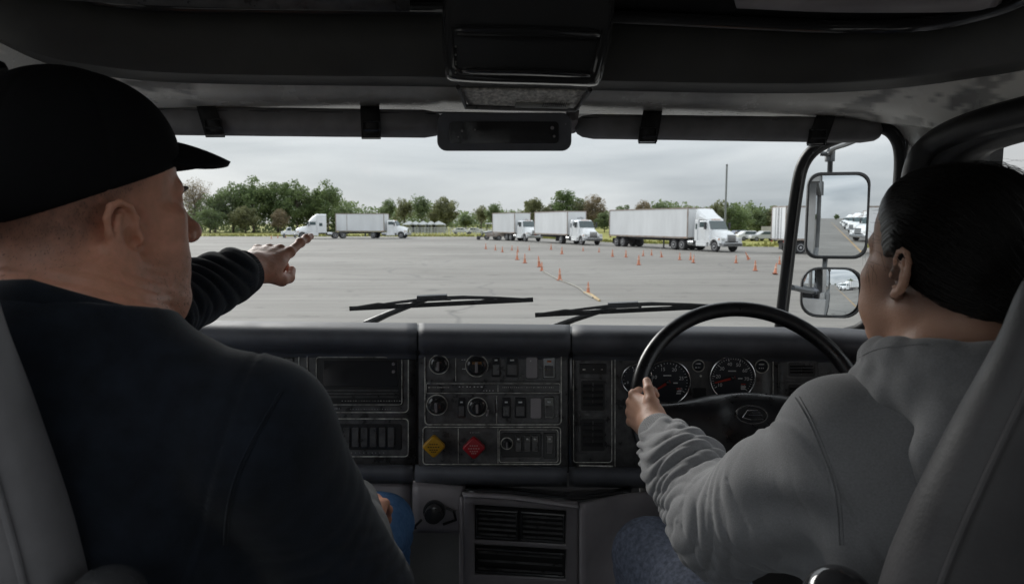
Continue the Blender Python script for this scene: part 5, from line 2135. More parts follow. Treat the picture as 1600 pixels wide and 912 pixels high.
def wl(u, v, w=0.0):
    return WC + UX * u + UU * v + UN * w


sw = thing('steering_wheel', WC, 'large black steering wheel with an oval chrome badge in front of the driver', 'steering wheel')
b = MB()
b.tube([wl(RW * math.cos(a), RW * math.sin(a), 0.012) for a in np.linspace(0, 2 * PI, 97)[:-1]], 0.0165, 16, closed=True)
M_wheel = mat('worn_wheel_leather', (0.014, 0.014, 0.016), 0.33, var=0.3, vscale=30, bump=0.25, bscale=420, rvar=0.1, bdist=0.0005)
b.build('rim', M_wheel, sw)
R3 = np.array([list(UX), list(UU), list(UN)]).T
s = SDF()
s.ell(wl(0.0, -0.012, -0.010), (0.135, 0.064, 0.030), R3, 0.02)
s.ell(wl(-0.03, -0.07, -0.02), (0.12, 0.07, 0.026), R3, 0.03)
s.ell(wl(-0.02, -0.055, -0.012), (0.085, 0.05, 0.026), R3, 0.03)
for sg in (-1, 1):
    s.cone(wl(sg * 0.08, 0.0, -0.012), wl(sg * 0.222, 0.006, 0.004), 0.034, 0.015, 0.03)
    s.cone(wl(sg * 0.08, -0.03, -0.016), wl(sg * 0.20, -0.02, -0.002), 0.02, 0.012, 0.03)
    s.cone(wl(sg * 0.03, -0.08, -0.016), wl(sg * 0.09, -0.212, 0.004), 0.034, 0.015, 0.03)
s.cone(wl(0, 0, -0.03), wl(0, 0, -0.10), 0.035, 0.03, 0.02)
me = s.mesh('spokes', np.array(WC) - 0.30, np.array(WC) + 0.30, 0.004)
link_mesh('hub_pad', me, M_wheel, sw)
# badge
def badge_plane(u, v, o=0.0):
    """point on the pad surface near the badge"""
    return wl(u, v, 0.0215 + o - 0.6 * (u * u) - 2.2 * (v + 0.018) ** 2)


bc = (-0.004, -0.004)
b = MB()
b.tube([badge_plane(bc[0] + 0.031 * math.cos(a), bc[1] + 0.019 * math.sin(a), 0.001) for a in np.linspace(0, 2 * PI, 37)[:-1]], 0.0017, 6, closed=True)
bo = b.build('badge_ring', M_ring, sw)
b = MB()
pts = [badge_plane(bc[0] + 0.030 * math.cos(a), bc[1] + 0.018 * math.sin(a), -0.0005) for a in np.linspace(0, 2 * PI, 37)[:-1]]
b.prism(pts, UN * 0.001)
b.build('badge_plate', M_gloss, sw, smooth=False)
tz = [(-0.020, -0.006), (-0.008, 0.009), (0.012, 0.009), (0.017, 0.004), (-0.002, 0.004), (-0.007, -0.001), (0.020, -0.001), (0.022, -0.010), (-0.004, -0.011)]
b = MB(); b.tube([badge_plane(bc[0] + x, bc[1] + y, 0.002) for x, y in tz], 0.0009, 5, closed=True); b.build('badge_emblem', M_ring, bo)
# horn pad seams
b = MB()
b.tube([badge_plane(x, y, -0.0035 if abs(x) < .08 else -0.006) for x, y in catmull([(-0.085, 0.005), (-0.05, 0.024), (0, 0.030), (0.05, 0.026), (0.085, 0.008)], 5)], 0.0012, 5)
b.build('pad_seam', M_recess, sw)
for i in range(6):
    b = MB(); b.lathe(wl(-0.125 + 0.009 * (i % 3), 0.005 - 0.010 * (i // 3), 0.010), UN, [(0, .003), (.004, .0025)], 8); b.build('cruise_button', M_gloss, sw)
# column
b = MB(); b.tube([wl(0, 0, -0.08), wl(0, 0.0, -0.30)], [0.055, 0.07], 18); b.tube([wl(0.0, 0.02, -0.10), wl(-0.17, 0.03, -0.10)], [0.008, 0.007], 8)
tag(b.build('steering_column', M_vinyl), 'black steering column shroud with a stalk behind the wheel', 'steering column')

# ================================================================== WIPERS (outside the glass)
def wiper(tip0, tip1, mid, piv, label):
    w = thing('windscreen_wiper', at(*piv), label, 'wiper', 'windscreen wipers')
    T0, T1, M_, P0 = at(*tip0), at(*tip1), at(*mid), at(*piv)
    b = MB(); b.tube([T0, T0.lerp(T1, .5), T1], 0.0058, 6, flat=(0.5, 1.3)); b.build('blade', M_rubber, w)
    d = (T1 - T0)
    up = Vector((0, -0.01, 0.012))
    # bridge claws
    b = MB()
    b.tube([T0.lerp(T1, .08) + up * .3, T0.lerp(T1, .25) + up * 1.0, T0.lerp(T1, .45) + up * 1.6, T0.lerp(T1, .62) + up * 1.5, T0.lerp(T1, .82) + up * .9, T0.lerp(T1, .97) + up * .2], [0.003, 0.004, .006, .006, .004, .003], 6)
    b.tube([T0.lerp(T1, .02) + up * .2, T0.lerp(T1, .16) + up * .95, T0.lerp(T1, .3) + up * .1], 0.003, 5)
    b.tube([T0.lerp(T1, .68) + up * .1, T0.lerp(T1, .8) + up * .95, T0.lerp(T1, .95) + up * .1], 0.003, 5)
    b.build('blade_bridge', M_rubber, w)
    b = MB(); b.tube([M_ + Vector((-.035, -.01, .008)), M_ + Vector((.05, -.012, .012))], 0.0095, 8); b.build('clip', M_gloss, w)
    b = MB(); b.tube([P0, P0.lerp(M_, .35) + Vector((0, 0, .006)), M_ + Vector((0, -.01, .010)), M_ + Vector((.06, -.01, .006))], [0.012, 0.009, 0.007, 0.004], 8); b.build('arm', M_rubber, w)
    return w


wiper((546, 482, 1.93), (833, 468, 1.93), (672, 470, 1.92), (572, 506, 2.0), 'windscreen wiper on the passenger half, nearest the pointing hand')
wiper((836, 492, 1.93), (1128, 478, 1.93), (968, 481, 1.92), (862, 512, 2.0), 'windscreen wiper on the driver half, ending behind the steering wheel')

# ================================================================== MIRRORS outside the corner window
def side_mirror(px, py, w, h, Y, nrm, R_, label, round_):
    c = at(px, py, Y)
    t = thing('side_mirror', c, label, 'mirror', 'side mirrors on the driver side')
    n = Vector(nrm).normalized()
    _, s_, u_ = frame_from(-n)
    hw, hh = w * Y / F / 2, h * Y / F / 2

    def ol(k_, d):
        pts = []
        for cx, cy, a0 in ((1, 1, 0), (-1, 1, 90), (-1, -1, 180), (1, -1, 270)):
            for i in range(7):
                a = math.radians(a0 + 15 * i)
                pts.append(c + s_ * ((hw - round_) * cx + round_ * math.cos(a)) * k_ + u_ * ((hh - round_) * cy + round_ * math.sin(a)) * k_ + n * d)
        return pts
    rows = [ol(0.93, 0.004), ol(0.95, 0.010), ol(1.0, 0.008), ol(1.01, -0.004), ol(0.97, -0.03), ol(0.8, -0.05), ol(0.4, -0.058)]
    b = MB(); b.grid(rows, closed_u=True)
    k_ = len(rows[0]); b.f.append(tuple(6 * k_ + i for i in range(k_))); b.mi.append(0)
    b.build('housing', M_rubber, t, angle=50)
    # curved glass
    b = MB()
    N = 25
    rows = []
    for j in range(N):
        r_ = []
        for i in range(N):
            x, y = (i / (N - 1) * 2 - 1), (j / (N - 1) * 2 - 1)
            # squircle mapping keeps the rounded outline
            lim = 0.955
            xx, yy = x * hw * lim, y * hh * lim
            ex, ey = max(0, abs(xx) - (hw * lim - round_)), max(0, abs(yy) - (hh * lim - round_))
            if ex > 0 and ey > 0 and math.hypot(ex, ey) > round_:
                f_ = round_ / math.hypot(ex, ey)
                xx = math.copysign(hw * lim - round_ + ex * f_, xx)
                yy = math.copysign(hh * lim - round_ + ey * f_, yy)
            r_.append(c + s_ * xx + u_ * yy + n * (0.006 - (xx * xx + yy * yy) / (2 * R_)))
        rows.append(r_)
    b.grid(rows)
    b.build('mirror_glass', M_mirror, t)
    return t, c, n, hw, hh


m1, mc1, mn1, mw1, mh1 = side_mirror(1308, 337, 90, 133, 2.62, (-0.200, -0.98, 0.0), 3.0, 'tall rectangular side mirror showing the row of parked rigs behind', 0.046)
m2, mc2, mn2, mw2, mh2 = side_mirror(1299, 457, 90, 79, 2.59, (-0.22, -0.975, -0.01), 0.6, 'small rounded convex mirror below the tall rectangular mirror', 0.062)
br = thing('mirror_bracket', mc1 + Vector((0, 0.06, 0)), 'tubular black bracket that carries both side mirrors', 'mirror bracket')
M_brk = mat('dark_grey_tube', (0.07, 0.075, 0.08), 0.4, metal=0.3)
b = MB(); b.tube([at(1283, 470, 2.69), at(1290, 400, 2.70), at(1296, 300, 2.71), at(1297, 262, 2.70), at(1298, 236, 2.64)], 0.010, 10); b.build('upright', M_brk, br)
b = MB(); b.tube([at(*q) for q in catmull([(1282, 240, 2.64), (1297, 240, 2.62), (1303, 232, 2.5), (1325, 224, 2.2), (1345, 215, 1.9)], 4)], 0.009, 8); b.build('upper_arm', M_brk, br)
b = MB(); b.lathe(at(1297, 244, 2.64), (0, 0, 1), [(-0.02, 0.018), (0.02, 0.018), (0.03, 0.01)], 12); b.build('clamp', M_brk, br)
b = MB(); b.tube([at(1238, 449, 2.4), at(1256, 453, 2.5), at(1275, 456, 2.66)], 0.010, 8); b.build('lower_arm', M_brk, br)
b = MB(); b.tube([at(1289, 402, 2.65), at(1288, 420, 2.63)], 0.009, 8); b.build('link', M_brk, br)
# ================================================================== SEATS
def seat(cx, prof, label, mirror, arm):
    r = thing('driver_seat' if cx > 0 else 'passenger_seat', (cx, 0.6, ZF), label, 'seat')
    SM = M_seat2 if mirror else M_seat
    rows = []
    N = 40
    for z, hw, dp, yc, ex in prof:
        rr = []
        for i in range(N):
            a = 2 * PI * i / N
            ca, sa = math.cos(a), math.sin(a)
            p = 2 / ex
            x = cx + hw * math.copysign(abs(ca) ** p, ca)
            y = yc + dp * math.copysign(abs(sa) ** p, sa) - 0.035 * (abs(ca) ** 2) * 0
            rr.append(Vector((x, y, z)))
        rows.append(rr)
    cols = list(zip(*rows))
    cols = [[Vector(q) for q in catmull(c, 5)] for c in cols]
    rows = [list(q) for q in zip(*cols)]
    b = MB(); b.grid(rows, closed_u=True)
    n = len(rows[0]); b.f.append(tuple(range(n))); b.f.append(tuple((len(rows) - 1) * n + i for i in range(n))); b.mi += [0, 0]
    b.build('backrest', SM, r, angle=70)
    # piping along the rounded edge
    for side in (-1, 1):
        pth = []
        for row in rows[2:-4]:
            i_ = (len(row) - 3) if side > 0 else (len(row) // 2 + 3)
            pth.append(row[i_] + Vector((side * 0.001, -0.001, 0)))
        b = MB(); b.tube(pth, 0.0030, 8); b.build('piping', SM, r)
    # recessed rear panel
    b = MB()
    g_ = []
    for row in rows[8:-6]:
        y0 = min(q.y for q in row); hw = (max(q.x for q in row) - min(q.x for q in row)) / 2
        g_.append([Vector((cx + hw * t, y0 - 0.004 - 0.006 * (1 - (t / .62) ** 2) + 0.03 * max(0, abs(t) - .5), row[0].z)) for t in np.linspace(-0.62, 0.62, 12)])
    b.grid(g_); b.build('rear_panel', M_seatd, r, solid=0.006)
    s_ = SDF()
    s_.rbox((cx, 0.88, 1.87), (0.25, 0.26, 0.085), 0.06)
    s_.rbox((cx, 1.06, 1.885), (0.25, 0.10, 0.08), 0.06, k=0.04)
    link_mesh('cushion', s_.mesh('cushion', (cx - .3, .55, 1.7), (cx + .3, 1.25, 2.02), 0.012), SM, r)
    b = MB(); b.box((cx, 0.82, 1.64), (0.36, 0.40, 0.30)); b.build('pedestal', M_vinyl, r, smooth=False, bevel=0.02)
    a0, a1 = arm
    s_ = SDF()
    s_.cone(a0, a1, 0.034, 0.030)
    me_ = s_.mesh('armrest', np.minimum(a0, a1) - 0.08, np.maximum(a0, a1) + 0.08, 0.006)
    ao = link_mesh('armrest', me_, M_gloss, r)
    b = MB()
    c_ = Vector(a0)
    b.tube([c_ + Vector((math.cos(t) * .012 + .012, -.034 + .01 * abs(math.cos(t)), math.sin(t) * .012 + .012)) for t in np.linspace(0, 2 * PI, 21)[:-1]], 0.003, 6, closed=True)
    b.build('adjuster_ring', M_greypl, ao)
    return r


seat(-0.625, [(1.86, 0.20, 0.05, 0.66, 3), (1.95, 0.235, 0.06, 0.64, 3.2), (2.2, 0.236, 0.062, 0.61, 3.2), (2.40, 0.232, 0.06, 0.58, 3.2), (2.52, 0.218, 0.055, 0.565, 3.0), (2.60, 0.205, 0.05, 0.555, 2.8), (2.68, 0.185, 0.045, 0.55, 2.5), (2.735, 0.12, 0.036, 0.548, 2.3), (2.76, 0.03, 0.012, 0.548, 2)],
     'grey vinyl passenger seat behind the man in the black cap', False, (np.array(at(168, 945, .56)), np.array(at(150, 960, .90))))
seat(0.575, [(1.86, 0.20, 0.05, 0.66, 3), (1.95, 0.245, 0.06, 0.64, 3.2), (2.2, 0.245, 0.062, 0.61, 3.2), (2.36, 0.238, 0.06, 0.585, 3.0), (2.44, 0.222, 0.058, 0.575, 2.9), (2.52, 0.198, 0.055, 0.565, 2.7), (2.60, 0.170, 0.05, 0.555, 2.5), (2.66, 0.150, 0.045, 0.55, 2.4), (2.705, 0.095, 0.034, 0.548, 2.2), (2.725, 0.03, 0.012, 0.548, 2)],
     'grey vinyl driver seat behind the woman in the grey hoodie', True, (np.array(at(1310, 940, .62)), np.array(at(1290, 950, .95))))

# ================================================================== PEOPLE
M_skinm = mat('weathered_skin', (0.60, 0.29, 0.185), 0.5, var=0.5, vscale=70, col2=(0.74, 0.34, 0.23), sss=0.12, bump=0.9, bscale=210, bdist=0.0006, attr='hair', attr_col=(0.115, 0.085, 0.072), detail=6)
M_skinw = mat('smooth_skin', (0.62, 0.355, 0.245), 0.5, var=0.4, vscale=60, col2=(0.64, 0.37, 0.27), sss=0.12, bump=0.7, bscale=260, bdist=0.0006, attr='hair', attr_col=(0.09, 0.055, 0.045))
M_cap = mat('black_cotton_cap', (0.004, 0.004, 0.005), 0.85, var=0.2, vscale=60, bump=0.4, bscale=900, sheen=0.0, spec=0.2, bdist=0.0004)
M_navy = mat('navy_black_sweatshirt', (0.0075, 0.0105, 0.017), 0.85, var=0.35, vscale=40, bump=0.5, bscale=800, sheen=0.18, bdist=0.001, spec=0.2)
M_hood = mat('heather_grey_fleece', (0.25, 0.25, 0.258), 0.9, var=0.14, vscale=420, bump=0.6, bscale=700, sheen=0.25, bdist=0.0007, detail=8)
M_jeanb = mat('blue_denim', (0.09, 0.23, 0.50), 0.85, var=0.5, vscale=120, bump=0.5, bscale=900, col2=(0.16, 0.33, 0.62), bdist=0.0005)
M_jeand = mat('slate_denim', (0.16, 0.18, 0.24), 0.85, var=0.4, vscale=120, bump=0.5, bscale=900, bdist=0.0005)
M_shoe = mat('black_work_boots', (0.015, 0.013, 0.012), 0.5)
M_eye = mat('eye_white', (0.6, 0.57, 0.54), 0.15)
M_iris = mat('dark_iris', (0.03, 0.02, 0.012), 0.1)
M_nail = mat('finger_nail', (0.50, 0.31, 0.25), 0.25)


def hair_mat():
    m = bpy.data.materials.new('black_brown_hair')
    m.use_nodes = True
    n, l = m.node_tree.nodes, m.node_tree.links
    p = n['Principled BSDF']
    p.inputs['Roughness'].default_value = 0.38
    p.inputs['Specular IOR Level'].default_value = 0.3
    a = n.new('ShaderNodeAttribute'); a.attribute_name = 'flow'
    z = n.new('ShaderNodeTexNoise'); z.inputs['Scale'].default_value = 1.0; z.inputs['Detail'].default_value = 5
    l.new(a.outputs['Vector'], z.inputs['Vector'])
    mx = n.new('ShaderNodeMix'); mx.data_type = 'RGBA'
    mx.inputs[6].default_value = (0.004, 0.0035, 0.0035, 1); mx.inputs[7].default_value = (0.018, 0.013, 0.011, 1)
    l.new(z.outputs['Fac'], mx.inputs[0]); l.new(mx.outputs[2], p.inputs['Base Color'])
    b = n.new('ShaderNodeBump'); b.inputs['Strength'].default_value = 0.9; b.inputs['Distance'].default_value = 0.002
    l.new(z.outputs['Fac'], b.inputs['Height']); l.new(b.outputs[0], p.inputs['Normal'])
    return m


M_hair = hair_mat()


class Frame:
    """head frame: local x = right, y = face forward, z = up"""
    def __init__(self, O, heading, pitch=0.0, roll=0.0, s=1.0):
        h = math.radians(heading)
        R = Matrix.Rotation(-h, 3, 'Z') @ Matrix.Rotation(math.radians(pitch), 3, 'X') @ Matrix.Rotation(math.radians(roll), 3, 'Y')
        self.R, self.O, self.s = np.array(R), np.array(O, float), s

    def w(self, x, y, z):
        return self.O + self.R @ (np.array((x, y, z)) * self.s)

    def d(self, x, y, z):
        return self.R @ np.array((x, y, z), float)

    def loc(self, P):
        return ((P - self.O) @ self.R) / self.s


def add_head(S, f, male):
    s = f.s
    R = f.R

    def E(c, r, k=0.012, sub=False):
        S.ell(f.w(*c), np.array(r) * s, R, k * s, sub)

    def Cn(a, b, r1, r2, k=0.010, sub=False):
        S.cone(f.w(*a), f.w(*b), r1 * s, r2 * s, k * s, sub)
    wj = 0.94 if male else 0.92
    E((0, -.018, .047), (.076, .097, .084))
    E((0, -.055, .010), (.064, .056, .062), .03)
    E((0, .040, .058), (.064, .052, .055), .03)
    E((0, .040, -.012), (.061 * wj, .052, .062), .03)
    E((0, .036, -.060), (.051 * wj, .052, .042), .03)
    for x in (-1, 1):
        Cn((x * .056 * wj, .004, -.045), (x * .022, .076, -.092), .019 if male else .015, .015, .03)
        E((x * .045, .062, -.010), (.022, .024, .017), .02)
        E((x * .036, .062, -.050), (.026, .028, .028), .03)
    Cn((0, .085, -.094), (0, .078, -.100), .019, .02, .025)
    if male:
        for x in (-1, 1):
            E((x * .040, .056, -.078), (.014, .022, .018), .014)
            E((x * .050, .066, .004), (.014, .018, .008), .012)
        Cn((-.02, .05, -.105), (.02, .05, -.105), .030, .030, .04)       # soft under-chin
        Cn((.045, .02, -.085), (-.045, .02, -.085), .030, .030, .04)
    # brow
    for x in (-1, 1):
        Cn((x * .010, .094, .034), (x * .042, .080, .034), .0095 if male else .007, .008, .015)
    # sockets, eyeballs and lids
    for x in (-1, 1):
        S.ball(f.w(x * .033, .106, .016), .0165 * s, .012 * s, True)
        S.ball(f.w(x * .032, .0795, .016), .0128 * s, .003 * s)
        Cn((x * .021, .090, .023), (x * .043, .084, .022), .0032, .0032, .003)
        Cn((x * .022, .088, .009), (x * .042, .084, .010), .0028, .0028, .004)
        Cn((x * .024, .086, .002), (x * .044, .078, .004), .005, .005, .012)   # bag below the eye
    # nose
    Cn((0, .094, .026), (0, .116, -.012), .0075, .0095, .012)
    S.ball(f.w(0, .1185, -.018), .0125 * s, .010 * s)
    for x in (-1, 1):
        S.ball(f.w(x * .0125, .108, -.021), .0085 * s, .006 * s)
        S.ball(f.w(x * .0065, .113, -.029), .0036 * s, .003 * s, True)
    # mouth
    Cn((-.024, .092, -.053), (0, .1015, -.051), .0050, .0062, .008)
    Cn((.024, .092, -.053), (0, .1015, -.051), .0050, .0062, .008)
    Cn((-.022, .091, -.061), (0, .100, -.063), .0050, .0070, .006)
    Cn((.022, .091, -.061), (0, .100, -.063), .0050, .0070, .006)
    Cn((-.025, .098, -.0568), (.025, .098, -.0568), .0016, .0016, .003, True)
    Cn((0, .106, -.0568), (0, .100, -.0568), .002, .002, .003, True)
    # ears
    for x in (-1, 1):
        fl_ = math.radians(12 if male else 16)
        c28, s28 = math.cos(fl_), math.sin(fl_)
        B = np.array((x * .0735, .008, .002))
        es = 1.10 if male else 1.0
        if male:
            B = B + np.array((x * .0015, .010, -.020))
        ab = np.array((x * s28, -c28, 0.0))
        au = np.array((x * .08, -.16, .98))
        an = np.array((x * c28, s28, 0.0))

        def P(b_, u_, o_=0.0):
            return f.w(*(B + (ab * b_ + au * u_ + an * o_) * es))
        Re = np.stack([f.d(*an), f.d(*ab), f.d(*au)], 1)
        q = Re.copy()
        q[:, 0] /= np.linalg.norm(q[:, 0]); q[:, 1] /= np.linalg.norm(q[:, 1])
        q[:, 2] = np.cross(q[:, 0], q[:, 1])
        S.ell(P(.016, .004, -.001), np.array((.0042, .0155, .028)) * s, q, .005 * s)
        S.cone(P(.000, .0, -.008), P(.014, .0, -.003), .012 * s, .007 * s, .008 * s)
        hx = [(.001, .004, .001), (.001, .018, .002), (.006, .0285, .003), (.015, .0325, .003), (.025, .0290, .003), (.0315, .018, .003), (.0325, .004, .003), (.0290, -.009, .002), (.0225, -.019, .002), (.015, -.0265, .001)]
        S.chain([P(*h_) for h_ in hx], [.0034 * s, .0036 * s] + [.0038 * s] * 6 + [.0036 * s, .004 * s], .0025 * s)
        S.cone(P(.013, -.025, .000), P(.006, -.029, -.001), .0068 * s, .0062 * s, .006 * s)      # lobe
        S.chain([P(.017, .021, .002), P(.0235, .010, .004), P(.0240, -.002, .005), P(.019, -.012, .004), P(.010, -.0165, .004)], [.0026 * s] * 5, .003 * s)
        S.ball(P(.0015, -.003, .003), .0050 * s, .004 * s)
        S.ell(P(.0115, -.002, .005), np.array((.0070, .0088, .0125)) * s, q, .0025 * s, True)
        S.ball(P(.0065, -.004, .001), .0042 * s, .003 * s, True)


def add_hand(S, W_, fdir, ndir, side, curls, thumb, sc=1.0, spread=0.04, palm_bend=0.0):
    """W_ wrist, fdir to the fingers, ndir back of the hand, side = direction of the thumb.
    curls: four (mcp, pip, dip) in degrees, index first; thumb: list of points in (f,n,t) coordinates in metres. Returns tips."""
    f_ = np.array(fdir, float); f_ /= np.linalg.norm(f_)
    n_ = np.array(ndir, float); n_ -= f_ * (n_ @ f_); n_ /= np.linalg.norm(n_)
    t_ = np.cross(f_, n_)
    if t_ @ np.array(side, float) < 0:
        t_ = -t_
    W_ = np.array(W_, float)

    def P(f, n, t):
        return W_ + (f_ * f + n_ * n + t_ * t) * sc
    R = np.stack([t_, f_, n_], 1)
    offs = [.0295, .0095, -.0105, -.0290]
    lens = [(.046, .027, .022), (.050, .031, .023), (.046, .028, .022), (.036, .021, .019)]
    rads = [.0090, .0092, .0086, .0076]
    base = [.092, .095, .091, .083]
    S.ell(P(.048, -.003, 0), np.array((.041, .058, .0175)) * sc, R, .010)
    S.ell(P(.030, -.010, .020), np.array((.018, .034, .016)) * sc, R, .012)   # ball of the thumb
    S.ell(P(.035, -.008, -.026), np.array((.014, .036, .014)) * sc, R, .012)
    S.cone(P(-.055, 0, 0), P(.012, 0, 0), .0285 * sc, .0255 * sc, .02)
    tips = []
    for i in range(4):
        S.cone(P(.030, .004, offs[i] * .55), P(base[i], .002, offs[i]), .0085 * sc, rads[i] * 1.12 * sc, .008)
        a = 0
        p = P(base[i], .002, offs[i])
        fan = (1.5 - i) * spread * (1 if curls[i][0] < 40 else .4)
        for j in range(3):
            a += math.radians(curls[i][j])
            dd = f_ * math.cos(a) - n_ * math.sin(a) + t_ * fan
            dd /= np.linalg.norm(dd)
            q = p + dd * lens[i][j] * sc
            r0 = rads[i] * (1.0, .93, .87)[j] * sc
            S.cone(p, q, r0, rads[i] * (.90, .85, .72)[j] * sc, .0035)
            S.ball(p + n_ * .0006 * math.cos(a), r0 * 1.01, .006)
            p = q
        tips.append((p, dd, n_ * math.cos(a) + f_ * math.sin(a), rads[i] * .72 * sc))
    tp = [P(*q) for q in thumb]
    tr = [.0135, .0118, .0105, .0088]
    for j in range(len(tp) - 1):
        S.cone(tp[j], tp[j + 1], tr[j] * sc, tr[j + 1] * sc, .008 if j == 0 else .004)
    return tips, tp, (f_, n_, t_)


def nail(p, d, nrm, r, parent):
    d = Vector(d).normalized(); nrm = Vector(nrm); nrm = (nrm - d * nrm.dot(d)).normalized()
    s_ = d.cross(nrm)
    c = Vector(p) + nrm * (r * .72) - d * r * .1
    rows = []
    for v in np.linspace(-1, 1, 5):
        rows.append([c + d * v * r * .75 + s_ * u * r * .72 * math.sqrt(max(0.05, 1 - max(0, v) ** 2 * .55)) - nrm * (u * u * r * .22) + nrm * .0004 for u in np.linspace(-1, 1, 5)])
    b = MB(); b.grid(rows)
    return b.build('fingernail', M_nail, parent, solid=0.0006)


def polyparam(P, pts):
    """nearest arc length on a polyline, radial vector and tangent for every point"""
    best = np.full(len(P), 1e9); arc = np.zeros(len(P)); rad = np.zeros_like(P); tan = np.zeros_like(P)
    acc = 0
    for a, b in zip(pts[:-1], pts[1:]):
        a, b = np.array(a, float), np.array(b, float)
        ba = b - a; L_ = np.linalg.norm(ba); u = ba / L_
        t = np.clip((P - a) @ u, 0, L_)
        v = P - a - t[:, None] * u
        d = np.linalg.norm(v, axis=1)
        m = d < best
        best = np.where(m, d, best); arc = np.where(m, acc + t, arc)
        rad[m] = v[m]; tan[m] = u
        acc += L_
    return best, arc, rad, tan, acc


def folds(me, pts, reach, amps, period=0.028, seed=0, ref=(0, 0, 1)):
    """push cloth folds into a sleeve; amps: list of (arc, amplitude)"""
    P, N = get_co(me), get_no(me)
    d, arc, rad, tan, L_ = polyparam(P, pts)
    ref = np.array(ref, float)
    e1 = ref - tan * (tan @ ref)[:, None]; e1 /= np.linalg.norm(e1, axis=1)[:, None] + 1e-9
    e2 = np.cross(tan, e1)
    ph = np.arctan2((rad * e2).sum(1), (rad * e1).sum(1))
    A = np.interp(arc, [a for a, _ in amps], [b for _, b in amps])
    w = 1 - sstep(reach, reach * 1.35, d)
    x = arc / period + 1.0 * np.sin(ph + seed) + 0.3 * np.sin(2 * ph + seed * 2) + 1.15 * wob(P, 19, seed)
    f1 = 1 - np.abs(np.sin(x * PI)) ** 0.8
    f1 = 0.55 - f1
    g_ = 0.5 + 0.8 * wob(P, 24, seed + 2)
    x2 = arc / (period * .62) - 1.3 * np.sin(ph + 2 * seed) + 1.2 * wob(P, 26, seed + 1)
    f2 = 0.5 - (1 - np.abs(np.sin(x2 * PI)) ** 0.7)
    g2 = np.clip(0.4 + 0.9 * wob(P, 20, seed + 3), 0, 1)
    disp = A * w * (f1 * np.clip(g_, 0.08, 1.2) + 0.45 * f2 * g2)
    set_co(me, P + N * disp[:, None])


def cuff(p0, p1, r0, r1, m, parent, n=56):
    """ribbed knitted cuff"""
    p0, p1 = Vector(p0), Vector(p1)
    a, s_, u_ = frame_from(p1 - p0)
    rows = []
    for t, k in ((0, .96), (.04, 1.0), (.3, 1.04), (.6, 1.02), (.9, 1.0), (.98, .97), (1.0, .9), (.97, .82)):
        r = r0 + (r1 - r0) * t
        rows.append([p0.lerp(p1, t) + (s_ * math.cos(q) + u_ * math.sin(q)) * (r * k + (0.0009 if i % 2 else -0.0009)) for i, q in enumerate(np.linspace(0, 2 * PI, n * 2 + 1)[:-1])])
    b = MB(); b.grid(rows, closed_u=True)
    return b.build('cuff', m, parent)


def person(O, label, name='person'):
    return thing(name, O, label, 'person')


# ------------------------------------------------------------------ the man in the cap
HM = Frame((-0.496, 0.80, 2.703), 35, pitch=1, roll=0, s=1.06)
man = person((-0.46, 0.75, 1.88), 'man in a black cap and navy sweatshirt, pointing ahead through the windscreen')
sR, eR, wR = np.array((-0.272, 0.72, 2.470)), np.array((-0.198, 0.82, 2.235)), np.array(at(552, 800, 1.07))
sL, eL, wL = np.array((-0.665, 0.86, 2.47)), np.array(at(222, 492, 1.02)), np.array(at(384, 424, 1.235))
NB = np.array((-0.475, 0.735, 2.60))
S = SDF()
add_head(S, HM, True)
S.cone(HM.w(0, -.034, -.035), NB + (0, 0, -.02), .060, .068, .03)
S.cone(HM.w(0, -.010, -.080), NB + np.array((.012, .012, -.04)), .046, .060, .03)
S.cone(HM.w(-.03, -.075, -.045), HM.w(.03, -.075, -.045), .020, .020, .018)         # rolls of the nape
S.cone(HM.w(-.035, -.080, -.085), HM.w(.035, -.080, -.085), .022, .022, .018)
S.cone(HM.w(.056, -.012, -.040), HM.w(.030, .045, -.135), .0125, .012, .012)          # neck tendon
S.cone(NB + (0, 0, -.02), (-0.47, .74, 2.40), .07, .10, .05)
S.cone((-0.47, .74, 2.40), (-0.46, .78, 2.06), .10, .10, .05)
S.cone(NB + (0, 0, -.03), sR, .05, .045, .05)
S.cone(NB + (0, 0, -.03), sL, .05, .045, .05)
S.chain([sR, eR, wR], [.046, .038, .026], .02)
S.chain([sL, eL, wL], [.046, .038, .027], .02)
for hp, kn, an in (((-.37, .78, 2.0), (-.280, 1.36, 2.055), (-.30, 1.40, 1.62)), ((-.53, .80, 2.0), (-.60, 1.36, 2.07), (-.62, 1.42, 1.62))):
    S.chain([hp, kn, an], [.07, .05, .035], .03)
# pointing left hand: index straight, others curled, thumb folded under
f_l = np.array(at(462, 366, 1.40)) - np.array(at(400, 414, 1.235))
tipsL, thL, frL = add_hand(S, wL + np.array((0.006, 0.012, 0.004)), f_l, (0.12, -0.30, 0.95), (1, -.4, -.1),
                           [(-4, 6, 4), (66, 92, 55), (74, 95, 55), (80, 95, 55)],
                           [(.014, -.014, .018), (.044, -.034, .034), (.072, -.040, .036), (.096, -.036, .030)], 1.04, spread=.02)
# right hand resting on the knee
tipsR, thR, frR = add_hand(S, wR, (.10, .96, -.16), (.25, .15, .95), (-1, 0, 0),
                           [(18, 34, 20), (22, 36, 20), (26, 38, 22), (30, 40, 22)], [(.02, -.004, .026), (.048, -.012, .046), (.074, -.022, .052), (.094, -.034, .050)], 0.98, spread=.05)
me = S.mesh('body', (-.82, .50, 1.5), (-.02, 1.55, 2.90), 0.0030)
co = get_co(me)
Lc = HM.loc(co)
nrm = get_no(me)
